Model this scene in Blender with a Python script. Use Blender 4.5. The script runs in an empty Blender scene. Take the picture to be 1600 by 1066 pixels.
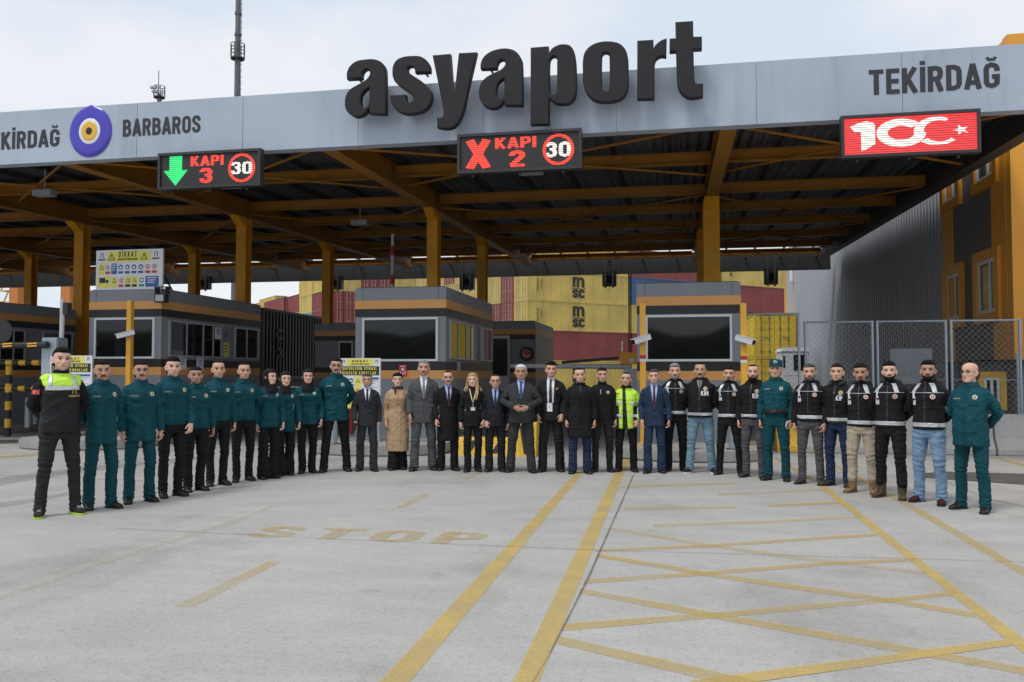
import bpy, bmesh, math, random
import numpy as np
from mathutils import Vector, Matrix, Euler, noise
from mathutils.bvhtree import BVHTree
random.seed(7)
SC = bpy.context.scene
COL = SC.collection
R = math.radians

# ---------------------------------------------------------------- camera
FPX, CU, CV, CAMH = 1321.0, 800.0, 533.0, 1.55
YAW, PITCH = math.atan(253 / FPX), math.atan(52 / FPX)
cam = bpy.data.objects.new("camera", bpy.data.cameras.new("camera"))
COL.objects.link(cam)
cam.location = (0, 0, CAMH)
cam.rotation_euler = (math.pi / 2 + PITCH, 0, YAW)
cam.data.sensor_width = 36.0
cam.data.lens = 36.0 * FPX / 1600
cam.data.clip_end = 2000
SC.camera = cam
CR = Euler((math.pi / 2 + PITCH, 0, YAW)).to_matrix()

# ---------------------------------------------------------------- sky, sun, exposure
SUN_DIR = Vector((-0.28, -0.40, 0.87)).normalized()     # towards the sun
w = bpy.data.worlds.new("World")
SC.world = w
w.use_nodes = True
nt = w.node_tree
bg = nt.nodes["Background"]
sky = nt.nodes.new("ShaderNodeTexSky")
sky.sky_type = 'NISHITA'
sky.sun_disc = False
sky.sun_elevation = math.asin(SUN_DIR.z)
sky.sun_rotation = math.atan2(SUN_DIR.x, SUN_DIR.y)
tc = nt.nodes.new("ShaderNodeTexCoord")
mp = nt.nodes.new("ShaderNodeMapping")
mp.inputs['Scale'].default_value = (1, 1, 2.6)
n1 = nt.nodes.new("ShaderNodeTexNoise")
n1.inputs['Scale'].default_value = 2.9
n1.inputs['Detail'].default_value = 6
n1.inputs['Roughness'].default_value = 0.5
cr = nt.nodes.new("ShaderNodeValToRGB")
cr.color_ramp.elements[0].position = 0.38
cr.color_ramp.elements[0].color = (5.9, 6.6, 7.5, 1)
cr.color_ramp.elements[1].position = 0.58
cr.color_ramp.elements[1].color = (7.3, 7.45, 7.75, 1)
mx = nt.nodes.new("ShaderNodeMix")
mx.data_type = 'RGBA'
mx.inputs['Factor'].default_value = 0.9
nt.links.new(tc.outputs['Generated'], mp.inputs['Vector'])
nt.links.new(mp.outputs['Vector'], n1.inputs['Vector'])
nt.links.new(n1.outputs['Fac'], cr.inputs['Fac'])
nt.links.new(sky.outputs['Color'], mx.inputs[6])
nt.links.new(cr.outputs['Color'], mx.inputs[7])
nt.links.new(mx.outputs[2], bg.inputs['Color'])
bg.inputs['Strength'].default_value = 0.1
sl = bpy.data.lights.new("sun", 'SUN')
sl.energy = 1.4
sl.angle = R(15)
sl.color = (1.0, 0.97, 0.93)
so = bpy.data.objects.new("sun", sl)
COL.objects.link(so)
so.location = (0, -10, 40)
so.rotation_euler = (-SUN_DIR).to_track_quat('-Z', 'Y').to_euler()
SC.view_settings.view_transform = 'Standard'
SC.view_settings.look = 'None'
SC.view_settings.exposure = 0.33
SC.view_settings.gamma = 1.0
SC.render.engine = 'CYCLES'

# ---------------------------------------------------------------- photo pixel -> world point on a chosen plane
def ray(u, v):
    return CR @ Vector(((u - CU) / FPX, (CV - v) / FPX, -1.0))
def G(u, v, z=0.0):
    d = ray(u, v); t = (z - CAMH) / d.z
    return Vector((0, 0, CAMH)) + d * t
def PY(u, v, Y):
    d = ray(u, v); t = Y / d.y
    return Vector((0, 0, CAMH)) + d * t
def PX(u, v, X):
    d = ray(u, v); t = X / d.x
    return Vector((0, 0, CAMH)) + d * t
def PZ(u, v, zc):
    return Vector((0, 0, CAMH)) + ray(u, v) * zc

# ---------------------------------------------------------------- materials
MATS = {}
def mat(name, col, rough=0.6, metal=0.0, var=0.12, scale=4.0, bump=0.0, bscale=30.0, spec=0.5, emit=None, estr=1.0, dirt=0.0, streak=None):
    if name in MATS:
        return MATS[name]
    m = bpy.data.materials.new(name)
    m.use_nodes = True
    t = m.node_tree
    b = t.nodes["Principled BSDF"]
    b.inputs['Roughness'].default_value = rough
    b.inputs['Metallic'].default_value = metal
    b.inputs['Specular IOR Level'].default_value = spec
    c4 = (col[0], col[1], col[2], 1)
    tcn = t.nodes.new("ShaderNodeTexCoord")
    ns = t.nodes.new("ShaderNodeTexNoise")
    ns.inputs['Scale'].default_value = scale
    ns.inputs['Detail'].default_value = 5
    if streak:
        mpn = t.nodes.new("ShaderNodeMapping")
        mpn.inputs['Scale'].default_value = streak
        t.links.new(tcn.outputs['Object'], mpn.inputs['Vector'])
        t.links.new(mpn.outputs['Vector'], ns.inputs['Vector'])
    else:
        t.links.new(tcn.outputs['Object'], ns.inputs['Vector'])
    rp = t.nodes.new("ShaderNodeValToRGB")
    rp.color_ramp.elements[0].position = 0.3
    rp.color_ramp.elements[1].position = 0.7
    lo, hi = 1 - var, 1 + var
    rp.color_ramp.elements[0].color = (col[0] * lo, col[1] * lo, col[2] * lo, 1)
    rp.color_ramp.elements[1].color = (min(1, col[0] * hi), min(1, col[1] * hi), min(1, col[2] * hi), 1)
    t.links.new(ns.outputs['Fac'], rp.inputs['Fac'])
    last = rp.outputs['Color']
    if dirt > 0:
        n2 = t.nodes.new("ShaderNodeTexNoise")
        n2.inputs['Scale'].default_value = scale * 0.7
        n2.inputs['Detail'].default_value = 8
        n2.inputs['Roughness'].default_value = 0.7
        mp2 = t.nodes.new("ShaderNodeMapping")
        mp2.inputs['Scale'].default_value = (3, 3, 0.35)
        mp2.inputs['Location'].default_value = (5, 2, 9)
        t.links.new(tcn.outputs['Object'], mp2.inputs['Vector'])
        t.links.new(mp2.outputs['Vector'], n2.inputs['Vector'])
        r2 = t.nodes.new("ShaderNodeValToRGB")
        r2.color_ramp.elements[0].position = 0.52
        r2.color_ramp.elements[1].position = 0.75
        r2.color_ramp.elements[0].color = (0, 0, 0, 1)
        r2.color_ramp.elements[1].color = (dirt, dirt, dirt, 1)
        t.links.new(n2.outputs['Fac'], r2.inputs['Fac'])
        mx2 = t.nodes.new("ShaderNodeMix")
        mx2.data_type = 'RGBA'
        t.links.new(r2.outputs['Color'], mx2.inputs['Factor'])
        t.links.new(last, mx2.inputs[6])
        mx2.inputs[7].default_value = (col[0] * .3 + .02, col[1] * .3 + .017, col[2] * .3 + .012, 1)
        last = mx2.outputs[2]
    t.links.new(last, b.inputs['Base Color'])
    if bump > 0:
        n3 = t.nodes.new("ShaderNodeTexNoise")
        n3.inputs['Scale'].default_value = bscale
        n3.inputs['Detail'].default_value = 4
        t.links.new(tcn.outputs['Object'], n3.inputs['Vector'])
        bp = t.nodes.new("ShaderNodeBump")
        bp.inputs['Strength'].default_value = bump
        bp.inputs['Distance'].default_value = 0.02
        t.links.new(n3.outputs['Fac'], bp.inputs['Height'])
        t.links.new(bp.outputs['Normal'], b.inputs['Normal'])
    if emit:
        b.inputs['Emission Color'].default_value = (emit[0], emit[1], emit[2], 1)
        b.inputs['Emission Strength'].default_value = estr
    MATS[name] = m
    return m

def glass_mat(name, col=(0.006, 0.007, 0.008), rough=0.04):
    return mat(name, col, rough=rough, var=0.0, spec=0.5)

def led_mat(name, col, strength, lines=55.0):
    """LED rows: emission broken into rows of dark gaps (object z)."""
    if name in MATS:
        return MATS[name]
    m = bpy.data.materials.new(name)
    m.use_nodes = True
    t = m.node_tree
    b = t.nodes["Principled BSDF"]
    b.inputs['Base Color'].default_value = (.01, .01, .01, 1)
    b.inputs['Roughness'].default_value = .6
    tcn = t.nodes.new("ShaderNodeTexCoord")
    sx = t.nodes.new("ShaderNodeSeparateXYZ")
    t.links.new(tcn.outputs['Object'], sx.inputs[0])
    mm = t.nodes.new("ShaderNodeMath"); mm.operation = 'MULTIPLY'
    mm.inputs[1].default_value = lines
    t.links.new(sx.outputs['Z'], mm.inputs[0])
    fr = t.nodes.new("ShaderNodeMath"); fr.operation = 'FRACT'
    t.links.new(mm.outputs[0], fr.inputs[0])
    gt = t.nodes.new("ShaderNodeMath"); gt.operation = 'GREATER_THAN'
    gt.inputs[1].default_value = 0.33
    t.links.new(fr.outputs[0], gt.inputs[0])
    ma = t.nodes.new("ShaderNodeMath"); ma.operation = 'MULTIPLY_ADD'
    ma.inputs[1].default_value = strength * 0.8
    ma.inputs[2].default_value = strength * 0.2
    t.links.new(gt.outputs[0], ma.inputs[0])
    b.inputs['Emission Color'].default_value = (col[0], col[1], col[2], 1)
    t.links.new(ma.outputs[0], b.inputs['Emission Strength'])
    MATS[name] = m
    return m

# ---------------------------------------------------------------- objects
ORG = {}
def tag(o, label=None, cat=None, group=None, kind=None):
    if label: o['label'] = label
    if cat: o['category'] = cat
    if group: o['group'] = group
    if kind: o['kind'] = kind
    return o
def thing(name, loc, label, cat, group=None, rz=0.0):
    o = bpy.data.objects.new(name, None)
    o.empty_display_size = 0.2
    COL.objects.link(o)
    o.location = loc
    o.rotation_euler = (0, 0, rz)
    ORG[o.name] = Vector(loc) if rz == 0 else Vector((0, 0, 0))
    return tag(o, label, cat, group)
def link(name, me, material, parent=None, smooth=False):
    if material is not None and len(me.materials) == 0:
        for mm in (material if isinstance(material, (list, tuple)) else [material]):
            me.materials.append(mm)
    o = bpy.data.objects.new(name, me)
    COL.objects.link(o)
    if smooth:
        me.shade_smooth()
    if parent is not None:
        o.parent = parent
        org = ORG.get(parent.name, Vector((0, 0, 0)))
        if org.length > 0:
            me.transform(Matrix.Translation(-org))
        ORG[o.name] = org
    else:
        ORG[o.name] = Vector((0, 0, 0))
    return o
def copy_tree(o, parent=None):
    c = o.copy()
    COL.objects.link(c)
    if parent is not None:
        c.parent = parent
    ORG[c.name] = ORG.get(o.name, Vector((0, 0, 0)))
    for ch in list(o.children):
        copy_tree(ch, c)
    return c

class MB:
    """collects primitives; build() links them as one mesh object"""
    def __init__(s):
        s.v = []; s.f = []; s.m = []; s.mi = 0
    def add(s, vs, fs):
        n = len(s.v)
        s.v += [tuple(p) for p in vs]
        s.f += [tuple(i + n for i in f) for f in fs]
        s.m += [s.mi] * len(fs)
        return s
    def box(s, x0, x1, y0, y1, z0, z1):
        vs = [(x0, y0, z0), (x1, y0, z0), (x1, y1, z0), (x0, y1, z0), (x0, y0, z1), (x1, y0, z1), (x1, y1, z1), (x0, y1, z1)]
        return s.add(vs, [(0, 3, 2, 1), (4, 5, 6, 7), (0, 1, 5, 4), (1, 2, 6, 5), (2, 3, 7, 6), (3, 0, 4, 7)])
    def obox(s, c, ax, ay, az):
        """box with centre c and half-axis vectors"""
        c, ax, ay, az = Vector(c), Vector(ax), Vector(ay), Vector(az)
        vs = [c + ax * i + ay * j + az * k for k in (-1, 1) for (i, j) in ((-1, -1), (1, -1), (1, 1), (-1, 1))]
        return s.add(vs, [(0, 3, 2, 1), (4, 5, 6, 7), (0, 1, 5, 4), (1, 2, 6, 5), (2, 3, 7, 6), (3, 0, 4, 7)])
    def beam(s, p, q, wdt, h, up=(0, 0, 1)):
        p, q = Vector(p), Vector(q)
        d = q - p
        sd = d.cross(Vector(up)).normalized()
        u2 = sd.cross(d).normalized()
        return s.obox((p + q) / 2, d / 2, sd * wdt / 2, u2 * h / 2)
    def ibeam(s, p, q, wdt, h, t=0.025):
        p, q = Vector(p), Vector(q)
        d = (q - p)
        sd = d.cross(Vector((0, 0, 1)))
        if sd.length < 1e-5:
            sd = Vector((1, 0, 0))
        sd.normalize()
        u2 = sd.cross(d).normalized()
        off = u2 * (h / 2 - t / 2)
        for o_ in (off, -off):
            s.obox((p + q) / 2 + o_, d / 2, sd * wdt / 2, u2 * t / 2)
        s.obox((p + q) / 2, d / 2, sd * t * .4, u2 * (h / 2 - t))
        return s
    def cyl(s, p, q, r0, r1=None, n=12, cap=True):
        p, q = Vector(p), Vector(q)
        r1 = r0 if r1 is None else r1
        d = (q - p).normalized()
        a = d.orthogonal().normalized()
        b = d.cross(a)
        vs = []
        for (c, r) in ((p, r0), (q, r1)):
            for i in range(n):
                t = 2 * math.pi * i / n
                vs.append(c + a * math.cos(t) * r + b * math.sin(t) * r)
        fs = [(i, (i + 1) % n, n + (i + 1) % n, n + i) for i in range(n)]
        if cap:
            fs.append(tuple(range(n - 1, -1, -1)))
            fs.append(tuple(range(n, 2 * n)))
        return s.add(vs, fs)
    def tube(s, pts, r, n=8):
        for i in range(len(pts) - 1):
            s.cyl(pts[i], pts[i + 1], r, r, n)
        return s
    def disc(s, c, r, nrm, thick, n=24):
        nrm = Vector(nrm).normalized()
        return s.cyl(Vector(c), Vector(c) + nrm * thick, r, r, n)
    def ring(s, c, r0, r1, nrm, thick, n=32, xs=1.0, ys=1.0):
        """flat ring in the plane normal to nrm (nrm horizontal), extruded by thick"""
        nrm = Vector(nrm).normalized()
        a = Vector((0, 0, 1)).cross(nrm).normalized()
        b = Vector((0, 0, 1))
        vs = []
        for k in (0, thick):
            for r in (r0, r1):
                for i in range(n):
                    t = 2 * math.pi * i / n
                    vs.append(Vector(c) + nrm * k + a * math.cos(t) * r * xs + b * math.sin(t) * r * ys)
        fs = []
        for i in range(n):
            j = (i + 1) % n
            fs += [(i, j, n + j, n + i), (2 * n + i, 3 * n + i, 3 * n + j, 2 * n + j), (n + i, n + j, 3 * n + j, 3 * n + i), (i, 2 * n + i, 2 * n + j, j)]
        return s.add(vs, fs)
    def prism(s, poly, ext):
        """planar polygon (any, convex or not) extruded by vector ext"""
        ext = Vector(ext)
        n = len(poly)
        vs = [Vector(p) for p in poly] + [Vector(p) + ext for p in poly]
        fs = [tuple(range(n - 1, -1, -1)), tuple(range(n, 2 * n))] + [(i, (i + 1) % n, n + (i + 1) % n, n + i) for i in range(n)]
        return s.add(vs, fs)
    def mesh(s, name):
        me = bpy.data.meshes.new(name)
        me.from_pydata(s.v, [], s.f)
        if any(s.m):
            me.polygons.foreach_set('material_index', s.m)
        me.update()
        return me
    def build(s, name, material, parent=None, smooth=False, bevel=0.0, fix=True):
        me = s.mesh(name)
        if fix or bevel:
            bm = bmesh.new(); bm.from_mesh(me)
            bmesh.ops.recalc_face_normals(bm, faces=bm.faces)
            if bevel:
                es = [e for e in bm.edges if len(e.link_faces) == 2 and e.calc_face_angle(0) > 0.6]
                bmesh.ops.bevel(bm, geom=es, offset=bevel, segments=2, affect='EDGES', clamp_overlap=True)
            bm.to_mesh(me); bm.free()
        return link(name, me, material, parent, smooth)

# ---------------------------------------------------------------- lettering
def eval_mesh(o, name):
    dg = bpy.context.evaluated_depsgraph_get()
    dg.update()
    me = bpy.data.meshes.new_from_object(o.evaluated_get(dg))
    me.name = name
    d = o.data
    bpy.data.objects.remove(o)
    return me
def text_mesh(body, size, extrude=0.003, offset=0.0, xs=1.0, align='CENTER', spacing=1.0):
    """built-in face; lies in the XZ plane facing -Y, origin at baseline"""
    c = bpy.data.curves.new("lettering", 'FONT')
    c.body = body; c.size = size; c.extrude = extrude; c.offset = offset * size
    c.align_x = align; c.space_character = spacing; c.resolution_u = 3
    o = bpy.data.objects.new("lettering", c)
    COL.objects.link(o)
    me = eval_mesh(o, "lettering")
    me.materials.clear()
    me.transform(Matrix.Rotation(math.pi / 2, 4, 'X') @ Matrix.Diagonal((xs, 1, 1, 1)))
    return me
def put_text(body, size, at, material, parent=None, name='lettering', rz=0.0, **k):
    me = text_mesh(body, size, **k)
    me.transform(Matrix.Translation(at) @ Matrix.Rotation(rz, 4, 'Z'))
    return link(name, me, material, parent)

_a, _w = .085, .5
_b, _c = _w - _a, 1 - _a
GLY = {
 'T': (.5, [[(0, _c), (_w, _c)], [(.25, .9), (.25, 0)]]),
 'E': (.45, [[(_a, 0), (_a, 1)], [(_a, _c), (.45, _c)], [(_a, .5), (.42, .5)], [(_a, _a), (.45, _a)]]),
 'K': (.52, [[(_a, 0), (_a, 1)], [(_a, .36), (_b + .02, 1)], [(_a + .12, .52), (_b + .04, 0)]]),
 'I': (.17, [[(_a, 0), (_a, 1)]]),
 'İ': (.17, [[(_a, 0), (_a, 1)], [(_a, 1.08), (_a, 1.23)]]),
 'R': (.52, [[(_a, 0), (_a, 1)], [(_a, _c), (.28, _c), (.38, .87), (_b, .78), (_b, .64), (.38, .54), (.28, .5), (_a, .5)], [(.28, .52), (_b + .02, 0)]]),
 'P': (.5, [[(_a, 0), (_a, 1)], [(_a, _c), (.28, _c), (.38, .87), (_b, .78), (_b, .6), (.38, .49), (.28, .45), (_a, .45)]]),
 'B': (.52, [[(_a, 0), (_a, 1)], [(_a, _c), (.27, _c), (.36, .87), (.4, .79), (.4, .66), (.36, .57), (.27, .53), (_a, .53)], [(.26, .53), (.38, .48), (.43, .38), (.43, .22), (.38, .12), (.27, _a), (_a, _a)]]),
 'D': (.52, [[(_a, 0), (_a, 1)], [(_a, _c), (.25, _c), (.38, .86), (.43, .74), (.43, .26), (.38, .14), (.25, _a), (_a, _a)]]),
 'A': (.54, [[(.06, 0), (.27, 1)], [(.27, 1), (.48, 0)], [(.14, .26), (.4, .26)]]),
 'O': (.52, [[(.43, .5), (.43, .76), (.38, .87), (.26, _c), (.14, .87), (_a, .76), (_a, .24), (.14, .13), (.26, _a), (.38, .13), (.43, .24), (.43, .5)]]),
 'S': (.5, [[(_b, .68), (_b, .78), (.36, .88), (.25, _c), (.14, .88), (_a, .78), (_a, .68), (.15, .58), (.34, .45), (_b, .34), (_b, .22), (.36, .12), (.25, _a), (.14, .12), (_a, .22), (_a, .32)]]),
 'G': (.53, [[(.44, .66), (.44, .76), (.38, .87), (.26, _c), (.14, .87), (_a, .76), (_a, .24), (.14, .13), (.26, _a), (.36, .12), (.43, .2), (.44, .45), (.27, .45)]]),
 '3': (.5, [[(_a, .72), (_a, .78), (.14, .88), (.25, _c), (.36, .88), (_b, .78), (_b, .64), (.36, .55), (.2, .52)], [(.3, .53), (.37, .48), (_b, .38), (_b, .22), (.36, .12), (.25, _a), (.14, .12), (_a, .22), (_a, .3)]]),
 '2': (.5, [[(_a, .7), (_a, .78), (.14, .88), (.25, _c), (.36, .88), (_b, .78), (_b, .64), (_a, .14)], [(.03, _a), (_w, _a)]]),
 'M': (.66, [[(_a, 0), (_a, 1)], [(.575, 0), (.575, 1)], [(_a, 1), (.33, .3), (.575, 1)]]),
 'X': (.55, [[(.08, 0), (.47, 1)], [(.08, 1), (.47, 0)]]),
 ' ': (.25, []),
 'C': (.52, [[(.43, .66), (.43, .76), (.38, .87), (.26, _c), (.14, .87), (_a, .76), (_a, .24), (.14, .13), (.26, _a), (.38, .13), (.43, .24), (.43, .34)]]),
 'F': (.45, [[(_a, 0), (_a, 1)], [(_a, _c), (.45, _c)], [(_a, .5), (.40, .5)]]),
 'L': (.43, [[(_a, 1), (_a, 0)], [(_a, _a), (.43, _a)]]),
 'N': (.55, [[(_a, 0), (_a, 1)], [(.465, 0), (.465, 1)], [(_a, 1), (.465, 0)]]),
 'U': (.52, [[(_a, 1), (_a, .24), (.14, .13), (.26, _a), (.38, .13), (.43, .24), (.43, 1)]]),
 'Y': (.54, [[(.06, 1), (.27, .45)], [(.48, 1), (.27, .45)], [(.27, .5), (.27, 0)]]),
 'm': (1.0, [[(.10, 0), (.10, 1)], [(.10, .62), (.16, .82), (.27, .91), (.38, .86), (.44, .7), (.44, 0)], [(.47, .62), (.53, .82), (.66, .91), (.80, .86), (.88, .7), (.88, 0)]]),
}
GLY['Ğ'] = (.53, GLY['G'][1] + [[(.11, 1.21), (.17, 1.12), (.34, 1.12), (.4, 1.21)]])
GLY['0'] = GLY['O']
GLY['Ö'] = (.52, GLY['O'][1] + [[(.15, 1.1), (.15, 1.25)], [(.37, 1.1), (.37, 1.25)]])
GLY['Ş'] = (.5, GLY['S'][1] + [[(.25, 0), (.25, -.2)]])
def ribbon(mb, pts, t, to3d, depth, lift):
    """mitred 2D ribbon of thickness t, extruded"""
    P = [Vector((p[0], p[1])) for p in pts]
    closed = (P[0] - P[-1]).length < 1e-6
    if closed: P = P[:-1]
    n = len(P); L = []; Rr = []
    for i in range(n):
        a = P[i - 1] if (i > 0 or closed) else None
        b = P[(i + 1) % n] if (i < n - 1 or closed) else None
        d1 = (P[i] - a).normalized() if a is not None else None
        d2 = (b - P[i]).normalized() if b is not None else None
        if d1 is None: d1 = d2
        if d2 is None: d2 = d1
        n1 = Vector((-d1.y, d1.x)); n2 = Vector((-d2.y, d2.x))
        m = (n1 + n2)
        if m.length < 1e-4: m = n1
        m.normalize()
        k = (t / 2) / max(.45, m.dot(n1))
        L.append(P[i] + m * k); Rr.append(P[i] - m * k)
    vs = [to3d(p.x, p.y, lift) for p in L] + [to3d(p.x, p.y, lift) for p in Rr] + [to3d(p.x, p.y, lift + depth) for p in L] + [to3d(p.x, p.y, lift + depth) for p in Rr]
    fs = []
    rng = range(n) if closed else range(n - 1)
    for i in rng:
        j = (i + 1) % n
        fs += [(2 * n + i, 2 * n + j, 3 * n + j, 3 * n + i), (i, n + i, n + j, j), (i, j, 2 * n + j, 2 * n + i), (n + i, 3 * n + i, 3 * n + j, n + j)]
    if not closed:
        fs += [(0, 2 * n, 3 * n, n), (n - 1, 2 * n - 1, 4 * n - 1, 3 * n - 1)]
    mb.add(vs, fs)
def stroke_len(body, gap=.09):
    return sum(GLY[c][0] + gap for c in body) - gap
def stroke_text(mb, body, to3d, x0=0, gap=.09, t=.17, depth=.01):
    """to3d(x, y, lift): x, y in cap-height units"""
    x = x0
    for c in body:
        wd, st = GLY[c]
        for k, s_ in enumerate(st):
            thin = .1 if (c == 'Ğ' and k == 1) else t
            ribbon(mb, [(x + p[0], p[1]) for p in s_], thin, to3d, depth, 0.0015 * k)
        x += wd + gap
    return x - gap
def plane_map(x0, z0, hx, hz, Y):
    """text units -> vertical plane facing the camera (-Y)"""
    return lambda x, y, l: (x0 + x * hx, Y - l, z0 + y * hz)
def smooth_outline(pts, sub=6):
    """points (x, y) are curved, (x, y, 1) are corners"""
    n = len(pts); out = []
    P = [Vector((p[0], p[1])) for p in pts]
    C = [len(p) > 2 for p in pts]
    for i in range(n):
        p1, p2 = P[i], P[(i + 1) % n]
        out.append(p1)
        if C[i] and C[(i + 1) % n]:
            continue
        p0 = p1 - (p2 - p1) * .5 if C[i] else P[i - 1]
        p3 = p2 + (p2 - p1) * .5 if C[(i + 1) % n] else P[(i + 2) % n]
        L = (p2 - p1).length
        m1 = Vector((0, 0)) if False else (p2 - p0).normalized() * L
        m2 = (p3 - p1).normalized() * L
        if C[i]: m1 = (p2 - p1) * .9
        if C[(i + 1) % n]: m2 = (p2 - p1) * .9
        for k in range(1, sub):
            t = k / sub; t2 = t * t; t3 = t2 * t
            out.append(p1 * (2 * t3 - 3 * t2 + 1) + m1 * (t3 - 2 * t2 + t) + p2 * (-2 * t3 + 3 * t2) + m2 * (t3 - t2))
    return out
def filled(loops, depth, bevel=0.0):
    """closed 2D loops (x, z) filled with holes -> mesh in XZ plane, front at y=0 towards -Y, going back by depth"""
    cu = bpy.data.curves.new("outline", 'CURVE')
    cu.dimensions = '2D'; cu.fill_mode = 'BOTH'
    cu.extrude = depth / 2 - bevel; cu.bevel_depth = bevel; cu.bevel_resolution = 1
    cu.offset = -bevel
    for lp in loops:
        sp = cu.splines.new('POLY')
        sp.points.add(len(lp) - 1)
        for i, p in enumerate(lp):
            sp.points[i].co = (p[0], p[1], 0, 1)
        sp.use_cyclic_u = True
    o = bpy.data.objects.new("outline", cu)
    COL.objects.link(o)
    me = eval_mesh(o, "outline")
    me.materials.clear()
    me.transform(Matrix.Translation((0, depth / 2, 0)) @ Matrix.Rotation(math.pi / 2, 4, 'X'))
    return me
# ================================================================ palette
M_FASCIA = mat("fascia_panel", (.40, .46, .55), rough=.42, var=.07, scale=.7, spec=.4, dirt=.3)
M_DARKLET = mat("charcoal_lettering", (.020, .019, .021), rough=.6, var=.12, dirt=.1, spec=.3)
M_PAINTLET = mat("printed_lettering", (.03, .032, .036), rough=.6, var=.1)
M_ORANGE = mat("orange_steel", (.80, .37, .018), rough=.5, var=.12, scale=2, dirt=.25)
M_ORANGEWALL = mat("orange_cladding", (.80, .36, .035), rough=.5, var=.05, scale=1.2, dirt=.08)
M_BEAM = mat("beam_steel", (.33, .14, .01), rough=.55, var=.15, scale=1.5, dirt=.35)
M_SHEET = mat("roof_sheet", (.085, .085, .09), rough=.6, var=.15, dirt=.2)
M_DKSTEEL = mat("dark_steel", (.05, .048, .045), rough=.6, var=.2)
M_GREY = mat("booth_grey", (.24, .26, .29), rough=.5, var=.05, scale=1.5, dirt=.15)
M_STRIPE = mat("booth_stripe_orange", (.72, .35, .11), rough=.5, var=.05, scale=2)
M_BLACK = mat("booth_stripe_black", (.018, .018, .02), rough=.45, var=.15)
M_WHITE = mat("white_frame", (.72, .74, .76), rough=.4, var=.04)
M_ALU = mat("grey_aluminium", (.42, .44, .47), rough=.38, metal=.3, var=.05)
M_GLASS = glass_mat("dark_glass")
M_CONC = mat("kerb_concrete", (.34, .335, .32), rough=.85, var=.14, scale=3, bump=.5, bscale=40, dirt=.5)
M_YELPAINT = mat("yellow_paint", (.72, .42, .025), rough=.5, var=.1, scale=5, dirt=.2)
M_POLEYEL = mat("pole_yellow", (.82, .42, .05), rough=.45, var=.05)
M_BLKPAINT = mat("black_paint", (.02, .02, .02), rough=.5, var=.2)
M_GALV = mat("galvanised", (.38, .44, .50), rough=.45, metal=.5, var=.1)
M_CLAD = mat("warehouse_cladding", (.38, .40, .44), rough=.5, var=.05, scale=.6, dirt=.1)
M_WALLGREY = mat("building_grey", (.13, .135, .145), rough=.6, var=.06)
M_RED = mat("red_paint", (.5, .03, .025), rough=.5)
M_SIGNW = mat("sign_white", (.72, .73, .76), rough=.45, var=.03)
M_SIGNY = mat("sign_yellow", (.78, .72, .12), rough=.45, var=.03)
M_SIGNB = mat("sign_blue", (.03, .12, .36), rough=.45, var=.03)
M_SIGNK = mat("sign_black", (.02, .02, .018), rough=.5)
M_SIGNR = mat("sign_red", (.55, .05, .06), rough=.5)
M_SIGNG = mat("sign_green", (.03, .30, .14), rough=.5)
M_PAPER = mat("paper_white", (.75, .76, .8), rough=.7)

# ================================================================ ground
def ground_mat():
    m = bpy.data.materials.new("concrete_yard"); m.use_nodes = True
    t = m.node_tree; b = t.nodes["Principled BSDF"]
    tcn = t.nodes.new("ShaderNodeTexCoord")
    def noi(sc, det=6, ro=.6, loc=(0, 0, 0), sv=(1, 1, 1)):
        mpn = t.nodes.new("ShaderNodeMapping"); mpn.inputs['Scale'].default_value = sv; mpn.inputs['Location'].default_value = loc
        n = t.nodes.new("ShaderNodeTexNoise"); n.inputs['Scale'].default_value = sc
        n.inputs['Detail'].default_value = det; n.inputs['Roughness'].default_value = ro
        t.links.new(tcn.outputs['Object'], mpn.inputs[0]); t.links.new(mpn.outputs[0], n.inputs['Vector'])
        return n.outputs['Fac']
    def ramp(src, p0, c0, p1, c1):
        r = t.nodes.new("ShaderNodeValToRGB")
        r.color_ramp.elements[0].position = p0; r.color_ramp.elements[0].color = (*c0, 1)
        r.color_ramp.elements[1].position = p1; r.color_ramp.elements[1].color = (*c1, 1)
        t.links.new(src, r.inputs[0]); return r.outputs[0]
    def mul(a, bb, f=1.0):
        x = t.nodes.new("ShaderNodeMix"); x.data_type = 'RGBA'; x.blend_type = 'MULTIPLY'
        x.inputs[0].default_value = f
        t.links.new(a, x.inputs[6]); t.links.new(bb, x.inputs[7]); return x.outputs[2]
    base = ramp(noi(.35, 8, .6), .3, (.372, .362, .345), .7, (.448, .437, .42))
    c = mul(base, ramp(noi(1.7, 6, .6, (4, 1, 0), (.6, 1.6, 1)), .35, (.93, .93, .93), .62, (1.04, 1.04, 1.03)))
    c = mul(c, ramp(noi(22, 3, .5), .33, (.91, .905, .90), .5, (1.02, 1.02, 1.02)))
    c = mul(c, ramp(noi(75, 3, .6), .30, (.45, .44, .42), .44, (1, 1, 1)), .85)
    c = mul(c, ramp(noi(.55, 7, .65, (9, 3, 0), (1, .55, 1)), .30, (.72, .72, .71), .47, (1, 1, 1)), .85)
    c = mul(c, ramp(noi(2.2, 4, .5, (1, 7, 0)), .22, (.66, .65, .63), .33, (1, 1, 1)), .8)
    t.links.new(c, b.inputs['Base Color'])
    b.inputs['Roughness'].default_value = .75
    b.inputs['Specular IOR Level'].default_value = .35
    bp = t.nodes.new("ShaderNodeBump"); bp.inputs['Strength'].default_value = .35; bp.inputs['Distance'].default_value = .01
    t.links.new(noi(60, 4, .6), bp.inputs['Height']); t.links.new(bp.outputs[0], b.inputs['Normal'])
    return m
mb = MB(); mb.add([(-900, -60, 0), (900, -60, 0), (900, 1200, 0), (-900, 1200, 0)], [(0, 1, 2, 3)])
tag(mb.build('ground', ground_mat()), kind='structure')
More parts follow.
